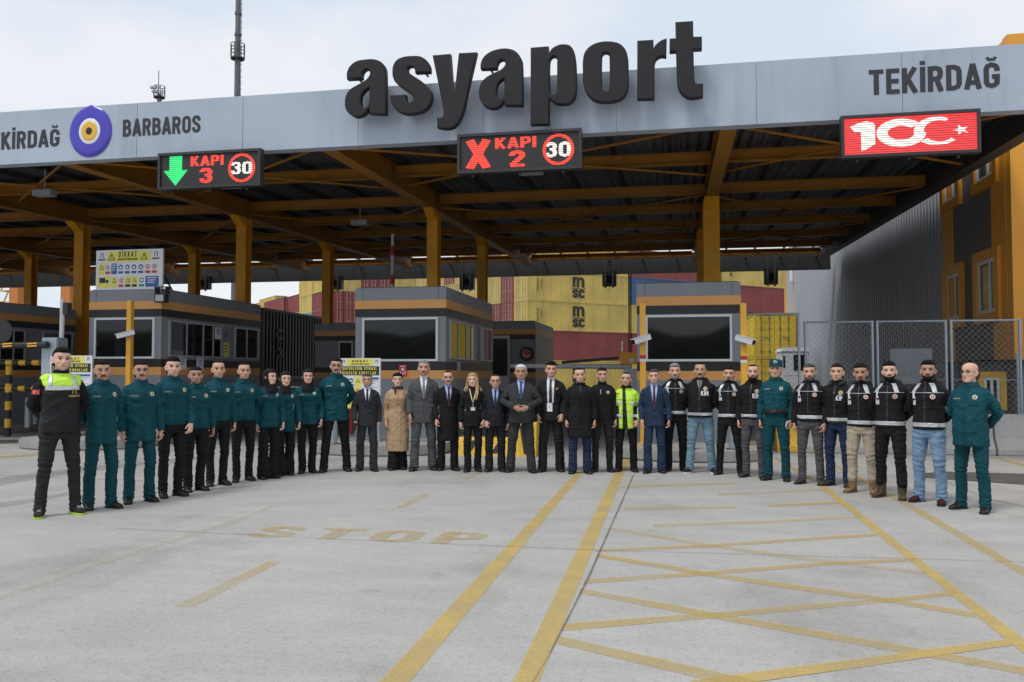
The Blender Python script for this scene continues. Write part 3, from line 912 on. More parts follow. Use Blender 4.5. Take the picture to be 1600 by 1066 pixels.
for bb in (bR, bM, bL): island((bb[1] + bb[2]) / 2)
island((-19.6 - 17.45) / 2, y0=16.2)
island(-5.8, y0=27.5, y1=35); island(-12, y0=27.5, y1=35)
# rear booth details
d, x0, x1 = bM2
k = MB(); k.box(x0 + .42, x0 + 1.28, 28.93, 28.99, .45, 2.9); fr = k.build('door', M_ALU, d)
k = MB(); k.box(x0 + .5, x0 + 1.2, 28.91, 28.925, .6 + .9, 2.8); k.build('pane', M_GLASS, fr)
q = PY(823, 553, 28.99)
k = MB(); k.disc((q.x, 28.99, q.z), .26, (0, -1, 0), .03); em = k.build('emblem', M_DKSTEEL, d)
k = MB(); k.disc((q.x, 28.955, q.z), .16, (0, -1, 0), .012); k.build('emblem_field', M_SIGNR, em)
k = MB()
o, i_ = [], []
for n_ in range(25):
    t = R(110 + 320 * n_ / 24)
    k2 = (q.x + .13 * math.sin(t), 28.941, q.z + .13 * math.cos(t)); k3 = (q.x + .10 * math.sin(t), 28.941, q.z + .025 + .10 * math.cos(t))
    o.append(k2); i_.append(k3)
for n_ in range(24): k.prism([o[n_], o[n_ + 1], i_[n_ + 1], i_[n_]], (0, -.006, 0))
k.build('crescent', M_PAPER, em)
d, x0, x1 = bL2
k = MB(); k.box(x1 - .75, x1 - .2, 28.93, 28.99, 1.6, 2.75); fr = k.build('window', M_ALU, d)
k = MB(); k.box(x1 - .69, x1 - .26, 28.91, 28.925, 1.66, 2.69); k.build('pane', M_GLASS, fr)
# far-left booth: emblem, side window
d, x0, x1 = bF
q = PX(4, 517, x1)
k = MB(); k.disc((x1, q.y, q.z), .3, (1, 0, 0), .02); k.build('emblem', M_ALU, d)
# papers and notices on the sides of the booths
d, x0, x1 = bL
for (u, v, wd, hh, m) in ((341, 521, .28, .3, M_PAPER), (356, 525, .22, .27, M_GREY), (356, 547, .3, .38, M_SIGNY), (288, 567, .3, .32, M_PAPER), (315, 569, .3, .32, M_PAPER)):
    q = PX(u, v, x1 + .05)
    k = MB(); k.box(x1 + (.042 if v < 540 and u < 345 else .007), x1 + (.052 if v < 540 and u < 345 else .014), q.y - wd / 2, q.y + wd / 2, q.z - hh / 2, q.z + hh / 2)
    pn = k.build('notice', m, d)
    k = MB()
    for j in range(3): k.box(x1 + .053 if v < 540 and u < 345 else x1 + .0145, x1 + .055 if v < 540 and u < 345 else x1 + .016, q.y - wd * .35, q.y + wd * (.35 - .1 * j), q.z + hh * (.3 - .2 * j) - .012, q.z + hh * (.3 - .2 * j) + .012)
    k.build('print', M_SIGNB if m is M_PAPER else M_SIGNK, pn)
d, x0, x1 = bM
q = PY(630, 579, YB1)
k = MB(); k.box(q.x - .085, q.x + .085, YB1 - .03, YB1 - .012, q.z - .12, q.z + .12); pn = k.build('fire_notice', M_SIGNR, d)
k = MB()
for dx_, dz_, w_, h_ in ((0, .02, .06, .05), (-.05, -.06, .022, .06), (0, -.065, .022, .05), (.05, -.05, .022, .07), (0, .085, .1, .018)): k.box(q.x + dx_ - w_ / 2, q.x + dx_ + w_ / 2, YB1 - .036, YB1 - .0305, q.z + dz_ - h_ / 2, q.z + dz_ + h_ / 2)
k.build('print', M_PAPER, pn)
q = PX(715, 573, x1)
k = MB(); k.box(x1 + .007, x1 + .05, q.y - .09, q.y + .09, q.z - .1, q.z + .1); k.build('junction_box', M_GALV, d)
# floodlight at the corner of the left booth
d, x0, x1 = bL
q = PY(252, 462, YB1 - .15)
fl = thing('floodlight', (x1, YB1, 3.0), "small black floodlight bracketed at the corner of the left booth roof", 'lamp')
k = MB(); k.box(q.x - .13, q.x + .13, YB1 - .22, YB1 - .06, q.z - .16, q.z + .04); k.build('lamp_body', M_BLKPAINT, fl)
k = MB(); k.box(q.x - .10, q.x + .10, YB1 - .228, YB1 - .221, q.z - .13, q.z + .01); k.build('lens', M_ALU, fl)
k = MB(); k.box(q.x - .14, q.x - .12, YB1 - .2, YB1 - .02, q.z + .045, q.z + .2); k.box(q.x + .12, q.x + .14, YB1 - .2, YB1 - .02, q.z + .045, q.z + .2); k.box(q.x - .14, q.x + .14, YB1 - .05, YB1 - .03, q.z + .2, q.z + .22); k.build('bracket', M_DKSTEEL, fl)

# ================================================================ notice boards
def tri(k, c, r, Y, P):
    k.prism([P(c[0], c[1] + r, Y), P(c[0] + r, c[1] - r * .75, Y), P(c[0] - r, c[1] - r * .75, Y)], (0, -.003, 0))
bx0, bx1 = PY(150.5, 420, YB1 - .02).x, PY(254.5, 420, YB1 - .02).x
bz0, bz1 = 3.5, PY(200, 390.5, YB1).z
nb = thing('notice_board', ((bx0 + bx1) / 2, YB1, 3.5), "white DİKKAT safety board with rows of pictograms on the left booth roof", 'sign')
k = MB(); k.box(bx0, bx1, YB1 - .03, YB1 + .02, bz0, bz1); k.build('panel', M_SIGNW, nb)
k = MB(); k.beam(((bx0 + bx1) / 2 + .6, YB1 + .02, bz1 - .2), ((bx0 + bx1) / 2 + .6, YB1 + .8, 3.5), .03, .03); k.beam((bx0 + .3, YB1 + .02, bz1 - .2), (bx0 + .3, YB1 + .8, 3.5), .03, .03); k.build('prop', M_DKSTEEL, nb)
W_, H_ = bx1 - bx0, bz1 - bz0
def PB(x, y, l=0): return (bx0 + W_ * x, YB1 - .031 - l, bz0 + H_ * y)
def rect(x0, x1, y0, y1, l, m, nm, PBf=None, par=None):
    PBf = PBf or PB
    k = MB(); k.prism([PBf(x0, y0, l), PBf(x1, y0, l), PBf(x1, y1, l), PBf(x0, y1, l)], (0, -.002, 0)); return k.build(nm, m, par or nb)
def pict(x0, x1, y0, y1, kind):
    col = {'b': M_SIGNB, 'r': M_SIGNR, 'y': M_SIGNY, 'k': M_SIGNK, 'g': M_SIGNG}
    cx = (x0 + x1) / 2; h = y1 - y0
    asp = W_ / H_
    r_ = min((x1 - x0) * .42 * asp, h * .3)
    pan = rect(x0, x1, y0, y1, .001, M_SIGNY if kind[0] == 'y' else (M_SIGNB if kind == 'bb' else M_PAPER), 'pictogram')
    k = MB()
    c = PB(cx, y1 - h * .36, .0035)
    if kind in ('bw',):
        k.disc(c, r_ * H_, (0, -1, 0), .002, 16); k.build('symbol', M_SIGNB, pan)
        k = MB(); k.disc((c[0], c[1] - .0025, c[2] - r_ * H_ * .1), r_ * H_ * .5, (0, -1, 0), .002, 12); k.build('symbol', M_PAPER, pan)
    elif kind in ('rw',):
        k.ring(c, r_ * H_ * .75, r_ * H_, (0, -1, 0), .002, 16); k.build('symbol', M_SIGNR, pan)
        k = MB(); k.box(c[0] - .012, c[0] + .012, c[1] - .002, c[1], c[2] - r_ * H_ * .5, c[2] + r_ * H_ * .5); k.build('symbol', M_SIGNK, pan)
    elif kind in ('yt', 'yk'):
        k.prism([(c[0], c[1], c[2] + r_ * H_), (c[0] + r_ * H_, c[1], c[2] - r_ * H_ * .8), (c[0] - r_ * H_, c[1], c[2] - r_ * H_ * .8)], (0, -.002, 0)); k.build('symbol', M_SIGNK, pan)
        k = MB(); k.prism([(c[0], c[1] - .0025, c[2] + r_ * H_ * .6), (c[0] + r_ * H_ * .65, c[1] - .0025, c[2] - r_ * H_ * .6), (c[0] - r_ * H_ * .65, c[1] - .0025, c[2] - r_ * H_ * .6)], (0, -.002, 0)); k.build('symbol', M_SIGNY, pan)
    elif kind == 'gw':
        k.ring(c, r_ * H_ * .6, r_ * H_, (0, -1, 0), .002, 16); k.build('symbol', M_SIGNG, pan)
    elif kind == 'yl':
        k.box(c[0] - .11, c[0] + .04, c[1] - .002, c[1], c[2] - .05, c[2] + .07); k.box(c[0] + .05, c[0] + .12, c[1] - .002, c[1], c[2] - .05, c[2] + .02); k.build('symbol', M_SIGNK, pan)
    elif kind == 'bb':
        for j in range(3): k.box(c[0] - (x1 - x0) * W_ * .35, c[0] + (x1 - x0) * W_ * (.35 - .08 * j), c[1] - .002, c[1], c[2] + h * H_ * (.2 - .22 * j) - .01, c[2] + h * H_ * (.2 - .22 * j) + .01)
        k.build('print', M_PAPER, pan)
    bar = {'bw': M_SIGNB, 'rw': M_SIGNR, 'gw': M_SIGNG, 'yk': M_SIGNK}.get(kind)
    if bar: rect(x0 + .004, x1 - .004, y0 + h * .03, y0 + h * .27, .0035, bar, 'caption', par=pan)
rect(.17, .82, .70, .96, .001, M_SIGNY, 'header')
for c in (.235, .725):
    k = MB(); tri(k, (0, 0), .105 * H_, 0, lambda x, y, l: (bx0 + W_ * c + x, YB1 - .036, bz0 + H_ * .82 + y)); k.build('warning_triangle', M_SIGNK, nb)
    k = MB(); tri(k, (0, -.003), .075 * H_, 0, lambda x, y, l: (bx0 + W_ * c + x, YB1 - .0395, bz0 + H_ * .82 + y)); k.build('warning_triangle', M_SIGNY, nb)
    k = MB(); k.box(bx0 + W_ * c - .008, bx0 + W_ * c + .008, YB1 - .046, YB1 - .0435, bz0 + H_ * .79, bz0 + H_ * .87); k.build('warning_triangle', M_SIGNK, nb)
_q = .14 * H_; _L = stroke_len("DİKKAT", .3); k = MB()
stroke_text(k, "DİKKAT", lambda a, b, l: (bx0 + W_ * .345 + a * W_ * .27 / _L, YB1 - .036 - l, bz0 + H_ * .82 + b * _q), gap=.3, t=.15, depth=.002); k.build('lettering', M_SIGNK, nb)
put_text("ASYAPORT LİMAN SAHASI", .075 * H_, (bx0 + W_ * .48, YB1 - .036, bz0 + H_ * .735), M_SIGNK, nb, offset=.012, xs=.62)
for c in (.09, .90):
    put_text("asyaport", .075 * H_, (bx0 + W_ * c, YB1 - .034, bz0 + H_ * .745), M_SIGNK, nb, offset=.012, xs=.8)
    k = MB(); ribbon(k, [(-.045, 0), (-.03, .015), (-.03, .10), (.03, .10), (.03, .015), (.045, 0)], .014, lambda x, y, l: (bx0 + W_ * c + x, YB1 - .032 - l, bz0 + H_ * .81 + y), .003, 0); k.build('logo', M_SIGNK, nb)
xs_ = [.045, .14, .235, .335, .435, .535, .635, .74, .84]
for x, kd in zip(xs_, ('yt', 'rw', 'bb', 'bw', 'bw', 'bw', 'bw', 'rw', 'rw')): pict(x, x + .082, .39, .66, kd)
for (a_, b_, kd) in ((.03, .215, 'yl'), (.235, .32, 'yt'), (.345, .425, 'rw'), (.445, .53, 'yk'), (.545, .625, 'yk'), (.65, .735, 'gw'), (.75, .945, 'bb')): pict(a_, b_, .055, .325, kd)

def stand_sign(xc, Y, wd, z0, z1, label, zleg=.2):
    d = thing('notice_stand', (xc, Y, zleg), label, 'sign')
    k = MB(); k.box(xc - wd / 2, xc + wd / 2, Y - .02, Y + .02, z0, z1); k.build('panel', M_SIGNW, d)
    for s_ in (-1, 1):
        k = MB(); k.cyl((xc + s_ * (wd / 2 - .05), Y + .05, zleg), (xc + s_ * (wd / 2 - .05), Y + .05, z1 - .05), .03, n=10); k.box(xc + s_ * (wd / 2 - .05) - .06, xc + s_ * (wd / 2 - .05) + .06, Y - .01, Y + .11, zleg, zleg + .012); k.build('leg', M_GALV, d)
    h_ = z1 - z0
    def PS(x, y, l=0): return (xc - wd / 2 + wd * x, Y - .0205 - l, z0 + h_ * y)
    def rc(x0, x1, y0, y1, l, m, nm, par=None): return rect(x0, x1, y0, y1, l, m, nm, PS, par or d)
    rc(.18, .82, .855, .985, .001, M_SIGNY, 'header')
    def stx(body, y, x0, x1, hh, m, par):
        q = PS(x0, y); L = stroke_len(body, .2); sx = (x1 - x0) * wd / L; k = MB()
        stroke_text(k, body, lambda a, b, l: (q[0] + a * sx, Y - .0245 - l, q[2] + b * hh), gap=.2, t=.15, depth=.001); k.build('lettering', m, par)
    stx("DİKKAT", .918, .3, .7, .045, M_SIGNK, d)
    put_text("ASYAPORT LİMAN SAHASI", wd * .05, PS(.5, .868, .0045), M_SIGNK, d, offset=.015, xs=.75, extrude=.001)
    bk = rc(.03, .97, .66, .84, .001, M_SIGNK, 'title_bar')
    stx("ŞOFÖRLERİN UYMASI", .765, .06, .90, .062, M_SIGNY, bk)
    stx("GEREKEN KURALLAR", .675, .06, .90, .062, M_SIGNY, bk)
    for c in (.09, .91):
        k = MB(); ribbon(k, [(-.03, 0), (-.02, .01), (-.02, .06), (.02, .06), (.02, .01), (.03, 0)], .01, lambda x, y, l: (xc - wd / 2 + wd * c + x, Y - .022 - l, z0 + h_ * .90 + y), .002, 0); k.build('logo', M_SIGNK, d)
    cells = [(.03, 'b'), (.20, 'b'), (.37, 'y'), (.03, 'y'), (.20, 'y'), (.37, 'r'), (.03, 'b'), (.20, 'y'), (.37, 'y')]
    for i, (x, kd) in enumerate(cells):
        y1_ = .635 - .215 * (i // 3)
        pan = rc(x, x + .155, y1_ - .2, y1_, .001, M_PAPER if kd == 'b' else M_SIGNY, 'pictogram')
        k = MB(); c = PS(x + .078, y1_ - .08, .0035)
        if kd == 'y':
            k.prism([(c[0], c[1], c[2] + .045), (c[0] + .045, c[1], c[2] - .035), (c[0] - .045, c[1], c[2] - .035)], (0, -.002, 0)); k.build('symbol', M_SIGNK, pan)
            k = MB(); k.prism([(c[0], c[1] - .0025, c[2] + .027), (c[0] + .027, c[1] - .0025, c[2] - .024), (c[0] - .027, c[1] - .0025, c[2] - .024)], (0, -.002, 0)); k.build('symbol', M_SIGNY, pan)
        elif kd == 'b':
            k.disc(c, .05, (0, -1, 0), .002, 16); k.build('symbol', M_SIGNB, pan)
            k = MB(); k.box(c[0] - .03, c[0] + .03, c[1] - .005, c[1] - .0025, c[2] - .02, c[2] + .01); k.build('symbol', M_PAPER, pan)
            rc(x + .01, x + .145, y1_ - .19, y1_ - .145, .0035, M_SIGNB, 'caption', pan)
        else:
            k.ring(c, .035, .05, (0, -1, 0), .002, 16); k.build('symbol', M_SIGNR, pan)
            k = MB(); k.beam((c[0] - .03, c[1] - .001, c[2] + .03), (c[0] + .03, c[1] - .001, c[2] - .03), .002, .012, (0, 1, 0)); k.build('symbol', M_SIGNR, pan)
    rl = rc(.56, .97, .02, .63, .001, M_PAPER, 'rules_sheet')
    rc(.57, .96, .575, .62, .0035, M_SIGNB, 'rules_heading', rl)
    k = MB()
    for j in range(12):
        y_ = .54 - .042 * j
        k.prism([PS(.59, y_, .0035), PS(.94 - .06 * (j % 3), y_, .0035), PS(.94 - .06 * (j % 3), y_ + .010, .0035), PS(.59, y_ + .010, .0035)], (0, -.001, 0))
    k.build('print', M_SIGNB, rl)
p0, p1 = PY(532, 560, 16.2), PY(595, 560, 16.2)
stand_sign((p0.x + p1.x) / 2, 16.2, p1.x - p0.x, .86, p0.z, "driver rules notice stand on the kerb behind the tall man with glasses")
p0, p1 = PY(80, 556, 16.2), PY(145, 556, 16.2)
stand_sign((p0.x + p1.x) / 2, 16.2, p1.x - p0.x, .9, p0.z, "driver rules notice stand behind the man in the safety vest")

# ================================================================ camera posts
def cctv_post(u, vtop, Y, vcam, side, label, zbase=.2, band=True):
    q = PY(u, vtop, Y); c = PY(u, vcam, Y)
    d = thing('camera_post', (q.x, Y, zbase), label, 'camera post')
    k = MB(); k.box(q.x - .055, q.x + .055, Y - .055, Y + .055, zbase + .01, q.z); k.box(q.x - .12, q.x + .12, Y - .12, Y + .12, zbase, zbase + .01); k.build('post', M_POLEYEL, d)
    if band:
        zb_ = c.z - .43
        k = MB(); k.box(q.x - .058, q.x + .058, Y - .058, Y + .058, zb_ + .06, zb_ + .13); k.build('red_band', M_RED, d)
        k = MB(); k.box(q.x - .058, q.x + .058, Y - .058, Y + .058, zb_, zb_ + .059); k.build('white_band', M_SIGNW, d)
    cm = MB(); dirv = Vector((side * .78, -.55, -.28)).normalized()
    cc = Vector((q.x + side * .02, Y - .13, c.z))
    rt = dirv.cross(Vector((0, 0, 1))).normalized(); up = rt.cross(dirv)
    cm.obox(cc, dirv * .19, rt * .058, up * .05); cm.obox(cc + up * .058 + dirv * .02, dirv * .20, rt * .066, up * .006)
    cb = cm.build('security_camera', M_SIGNW, d, bevel=.012)
    k = MB(); k.obox(cc + dirv * .192, dirv * .003, rt * .048, up * .04); k.build('lens', M_GLASS, cb)
    k = MB(); k.cyl(cc - up * .05, cc - up * .12 + Vector((0, .1, 0)), .022, n=8); k.cyl(cc - up * .12 + Vector((0, .1, 0)), cc - up * .12 + Vector((0, .2, 0)), .03, n=8); k.build('bracket', M_ALU, cb)
    return d
cctv_post(204, 470, 16.9, 523, -1, "yellow camera post in front of the left booth window", band=False)
cctv_post(1004, 474, 16.6, 531, -1, "yellow camera post at the left side of the right booth")
cctv_post(1161, 474, 16.6, 532, 1, "yellow camera post at the right side of the right booth")

# ================================================================ bollards
def bollard(u, vt, vb, zb_, label):
    q = G(u, vb, zb_)
    ht = PY(u, vt, q.y).z
    d = thing('bollard', (q.x, q.y, zb_), label, 'bollard', 'steel bollards on the kerbed islands')
    k = MB(); k.cyl((q.x, q.y, zb_), (q.x, q.y, ht - .03), .075, n=20); k.cyl((q.x, q.y, ht - .03), (q.x, q.y, ht), .075, .05, n=20); k.build('post', M_GALV, d, smooth=False)
    k = MB(); k.cyl((q.x, q.y, zb_), (q.x, q.y, zb_ + .015), .13, n=20); k.build('base_plate', M_DKSTEEL, d)
bollard(43, 621, 669, .2, "pale bollard on the kerb nose left of the vest man's arm")
bollard(55, 624, 664, .2, "second bollard just behind the vest man's arm")
bollard(521, 640, 694, .2, "bollard seen between the legs of the tall man with glasses")
bollard(644, 640, 690, .2, "bollard between the beige coat and the grey suit")
bollard(1077, 648, 702, .2, "bollard behind the legs of the man in light blue jeans")
bollard(1146, 648, 702, .2, "bollard just right of the bearded man in slim black trousers")
# red pipe stand behind the grey suited man
q = G(549, 678, .2)
d = thing('pipe_barrier', (q.x, q.y, .2), "red and white pipe barrier beside the notice stand", 'barrier')
k = MB(); k.cyl((q.x, q.y, .2), (q.x, q.y, 1.2), .04, n=10); k.build('post', M_RED, d)
k = MB(); k.cyl((q.x - .06, q.y, .92), (q.x + .1, q.y, .92), .055, n=10); k.cyl((q.x - .06, q.y, 1.08), (q.x + .1, q.y, 1.08), .03, n=10); k.build('pipe', M_SIGNW, d)

# ================================================================ barriers at the lanes
# left: cabinet with striped boom
ql = PY(84, 560, 16.4)
d = thing('boom_barrier', (ql.x, 16.4, .2), "grey barrier cabinet with lowered black and yellow boom at far left", 'barrier')
k = MB(); k.box(ql.x - .2, ql.x + .2, 16.25, 16.6, .2, PY(84, 528, 16.4).z); k.build('cabinet', M_GALV, d, bevel=.02)
zbm = PY(60, 539, 16.2).z
xe = ql.x + .02
k = MB(); k.cyl((xe, 16.18, zbm), (xe - 5, 16.18, zbm - .05), .075, .06, n=12); bmz = k.build('boom', M_BLKPAINT, d)
k = MB()
for i in range(8):
    x = xe - .32 - i * .62
    k.beam((x + .12, 16.10, zbm + .035), (x - .12, 16.10, zbm + .02), .012, .03); k.beam((x + .12, 16.10, zbm - .02), (x - .12, 16.10, zbm - .035), .012, .03)
k.build('reflective_stripe', M_POLEYEL, bmz)
qm = PY(97, 500, 16.9)
d = thing('mast_post', (qm.x, 16.9, .2), "slim pale mast with a dark box behind the barrier cabinet", 'post')
k = MB(); k.cyl((qm.x, 16.9, .2), (qm.x, 16.9, PY(97, 467, 16.9).z), .05, n=12); k.build('pole', M_SIGNW, d)
k = MB(); z_ = PY(104, 482, 16.9).z; k.box(qm.x + .05, qm.x + .17, 16.85, 17.0, z_ - .13, z_ + .13); k.build('box', M_DKSTEEL, d)
# black / yellow pipe gate at far left
gx0, gx1 = PY(-60, 585, 18.2).x, PY(62, 585, 18.2).x
d = thing('pipe_gate', ((gx0 + gx1) / 2, 18.2, 0), "black and yellow striped pipe gate in the far left lane", 'gate')
def striped(p, q, r, name, n_=8):
    p, q = Vector(p), Vector(q)
    k = MB()
    for i in range(2 * n_):
        k.mi = i % 2
        k.cyl(p + (q - p) * (i / (2 * n_)), p + (q - p) * ((i + 1) / (2 * n_)), r, n=10, cap=False)
    bm = bmesh.new(); me = k.mesh(name); bm.from_mesh(me); bmesh.ops.remove_doubles(bm, verts=bm.verts, dist=.001); bmesh.ops.holes_fill(bm, edges=[e for e in bm.edges if e.is_boundary], sides=0); bmesh.ops.recalc_face_normals(bm, faces=bm.faces); bm.to_mesh(me); bm.free()
    link(name, me, [M_BLKPAINT, M_YELPAINT], d)
for v in (567, 607):
    z_ = PY(20, v, 18.2).z; striped((gx0, 18.2, z_), (gx1, 18.2, z_), .07, 'rail', 6)
for u in (14, -48):
    x = PY(u, 585, 18.2).x; striped((x, 18.2, .02), (x, 18.2, PY(14, 572, 18.2).z), .075, 'upright', 4)
# ramp / dark rubber strip at far left
k = MB(); a_, b_, c_, e_ = G(-40, 675), G(36, 668), G(36, 655), G(-40, 650)
k.prism([a_, b_, c_, e_], (0, 0, .1)); tag(k.build('rubber_ramp', M_DKSTEEL, bevel=.02), "dark rubber ramp lying in the far left lane", 'ramp')
# white boom across the lane right of the centre
YBm = 20.5
a_, b_ = PY(798, 572, YBm), PY(985, 573, YBm)
d = thing('boom_barrier', (b_.x, YBm, 0), "lowered pale boom barrier with grey and orange post behind the white haired man", 'barrier')
k = MB(); k.cyl(a_, b_, .055, .065, n=12); k.build('boom', mat("boom_grey", (.5, .52, .54), rough=.5), d)
p_ = PY(985, 600, YBm)
k = MB(); k.box(p_.x - .16, p_.x + .16, YBm - .05, YBm + .3, .0, PY(985, 573, YBm).z - .05); k.build('cabinet', M_ALU, d)
k = MB(); k.box(p_.x - .24, p_.x + .24, YBm - .08, YBm + .3, PY(985, 569, YBm).z, PY(985, 556, YBm).z + .08); hd = k.build('head', M_ORANGE, d)
k = MB(); k.box(p_.x - .02, p_.x + .1, YBm - .09, YBm - .081, PY(985, 566, YBm).z, PY(985, 560, YBm).z); k.build('sticker', M_PAPER, hd)
k = MB(); k.beam((p_.x - .3, YBm + .35, PY(985, 559, YBm).z), (p_.x - 1.7, YBm + .35, PY(985, 566, YBm).z), .05, .07); k.build('counterweight_arm', M_BLKPAINT, d)
# raised boom behind the middle booth
u_, Yb = 613, 24.0
q = PY(u_, 452, Yb)
d = thing('boom_barrier', (q.x, Yb, 0), "upright raised boom with red bands standing behind the middle booth", 'barrier')
k = MB(); k.cyl((q.x, Yb, 1.0), (q.x, Yb, PY(u_, 366, Yb).z), .06, .045, n=12); bo = k.build('boom', M_SIGNW, d)
for v in (437, 392):
    z_ = PY(u_, v, Yb).z; k = MB(); k.cyl((q.x, Yb, z_ - .14), (q.x, Yb, z_ + .14), .062, n=12); k.build('red_band', M_SIGNR, bo)
k = MB(); k.box(q.x - .18, q.x + .18, Yb - .15, Yb + .15, 0, 1.05); k.build('cabinet', M_ALU, d)

# yellow / black striped concrete guards behind the centre of the group
M_HAZ = mat("guard_yellow", (.75, .46, .05), rough=.6, var=.12, scale=3, dirt=.3)
def guard(u0, u1, vb, vt, label, lean=1):
    a_, b_ = G(u0, vb), G(u1, vb); Yg = (a_.y + b_.y) / 2
    a_, b_ = PY(u0, vb, Yg), PY(u1, vb, Yg)
    ht = PY(u0, vt, Yg).z
    d = thing('concrete_guard', ((a_.x + b_.x) / 2, Yg, 0), label, 'barrier')
    k = MB(); k.prism([(a_.x, Yg - .22, 0), (a_.x, Yg + .3, 0), (a_.x, Yg + .2, ht - .03), (a_.x, Yg + .17, ht), (a_.x, Yg - .09, ht), (a_.x, Yg - .12, ht - .03)], (b_.x - a_.x, 0, 0)); k.mi = 1
    n_ = max(2, int((b_.x - a_.x) / .42)); sl_ = .1 / ht
    for i in range(n_):
        x = a_.x + .12 + (b_.x - a_.x - .15) * i / n_
        s_ = .16 * lean
        pts = [(x, 0.05), (x + .13, .05), (x + .13 + s_, ht - .05), (x + s_, ht - .05)]
        k.prism([(min(max(px_, a_.x + .02), b_.x - .02), Yg - .22 + sl_ * z_ - .004, z_) for px_, z_ in pts], (0, -.003, 0))
    k.build('block', [M_HAZ, M_BLKPAINT], d)
guard(718, 815, 711, 683, "low yellow guard block with black diagonals behind the blonde woman")
guard(812, 840, 712, 660, "tall yellow guard block with black diagonals behind the white haired man", -1)
q0, q1 = PY(761, 676, 16.0), PY(758, 655, 16.0)
k = MB(); k.tube([q0, (q0 + q1) / 2 + Vector((.02, 0, 0)), q1, q1 + Vector((-.02, 0, .3))], .018, 8)
tag(k.build('yellow_hose', M_YELPAINT), "thin yellow hose rising behind the man in glasses and black suit", 'hose')

# ================================================================ right side: concrete barrier, mesh fence, building, warehouse
YJ = 17.9
def jersey(x0, x1, label, m=M_CONC, ht=.78):
    d = thing('concrete_barrier', ((x0 + x1) / 2, YJ, 0), label, 'barrier')
    prof = [(-.30, .0), (-.30, .12), (-.17, .32), (-.10, ht), (.10, ht), (.17, .32), (.30, .12), (.30, 0)]
    k = MB(); k.prism([(x0, YJ + a_, z) for a_, z in prof], (x1 - x0, 0, 0)); k.build('block', m, d, bevel=.015)
jx = [PY(u, 690, YJ).x for u in (1246, 1400, 1549, 1720)]
M_CONCW = mat("barrier_concrete", (.42, .415, .40), rough=.85, var=.1, scale=2.5, bump=.4, dirt=.4)
for i, lb in enumerate(("pale concrete barrier block behind the men in grey and navy jeans", "pale concrete barrier block behind the black cargo trousers", "pale concrete barrier block at the right edge behind the bald officer")):
    jersey(jx[i] + .015, jx[i + 1] - .015, lb, M_CONCW)
jersey(PY(1212, 690, YJ).x, PY(1245, 690, YJ).x, "yellow painted barrier end block behind the capped officer", M_HAZ, .5)

M_WIRE = mat("chain_wire", (.30, .31, .33), rough=.5, metal=.6)
def fence_panel(u0, u1, Yf, z0, z1, label):
    x0, x1 = PY(u0, 560, Yf).x, PY(u1, 560, Yf).x
    d = thing('mesh_fence', ((x0 + x1) / 2, Yf, z0), label, 'fence', 'chain link fence panels on the right')
    for x in (x0 + .03, x1 - .03):
        k = MB(); k.cyl((x, Yf, 0.0), (x, Yf, z1), .028, n=10); k.build('post', M_GALV, d)
    k = MB(); k.cyl((x0 + .03, Yf, z1 - .02), (x1 - .03, Yf, z1 - .02), .02, n=8); k.build('top_rail', M_GALV, d)
    k = MB(); k.cyl((x0 + .03, Yf, (z0 + z1) / 2 + .1), (x1 - .03, Yf, (z0 + z1) / 2 + .1), .006, n=6); k.build('tension_wire', M_GALV, d)
    k = MB(); W2_, H2_ = x1 - x0 - .06, z1 - z0 - .03
    s_ = .12; r_ = .0022
    for sg in (1, -1):
        t = -H2_
        while t < W2_:
            a0 = max(0, t); a1 = min(W2_, t + H2_)
            if a1 > a0 + .01:
                h0, h1 = a0 - t, a1 - t
                xa, xb = (a0, a1) if sg == 1 else (W2_ - a0, W2_ - a1)
                k.beam((x0 + .03 + xa, Yf + sg * .004, z0 + h0), (x0 + .03 + xb, Yf + sg * .004, z0 + h1), r_ * 2, r_ * 2, (0, 1, 0))
            t += s_
    k.build('wire_mesh', M_WIRE, d, fix=False)
YFN = 18.5
ztop = PY(1425, 500.5, YFN).z
fence_panel(1145, 1251, YFN - .3, .02, PY(1200, 489.5, YFN - .3).z, "mesh fence panel in front of the yellow container doors")
fence_panel(1256, 1366, YFN, .02, ztop, "mesh fence panel in front of the white site cabin")
fence_panel(1369, 1481, YFN, .02, ztop, "mesh fence panel in front of the grey board")
fence_panel(1484.5, 1597, YFN, .02, ztop, "mesh fence panel in front of the orange building corner")
fence_panel(1600, 1712, YFN, .02, ztop, "mesh fence panel cut off by the right photo edge")

XW = 7.2; YC = PX(1575, 400, XW).y; YE = PX(1475, 400, XW).y
office = thing('office_building', (XW + 6, YC + 3, 0), "orange and grey office building at the right with white framed windows", 'building')
zbt, ztp = PX(1540, 562, XW).z, 8.9
def wallx(y0, y1, z0, z1, xo, m, nm, par=office):
    k = MB(); k.box(XW - xo, XW + .3, y0, y1, z0, z1); return k.build(nm, m, par)
win_u = [(1482, 1503, 428, 500), (1531.5, 1561, 405, 490)]
k = MB(); k.box(XW, XW + 12, YC + .004, YE, zbt, ztp); k.build('side_wall', M_WALLGREY, office)
k = MB(); k.box(XW - .02, XW + 12, YC - .3, YC, zbt - .03, ztp + .05); k.build('front_wall', M_ORANGEWALL, office)
yb = PX(1552, 400, XW).y
wallx(YC, yb, zbt - .02, ztp, .03, M_ORANGEWALL, 'corner_band')
yb2 = PX(1489, 330, XW).y
wallx(yb2, YE, zbt - .02, ztp, .03, M_ORANGEWALL, 'corner_band')
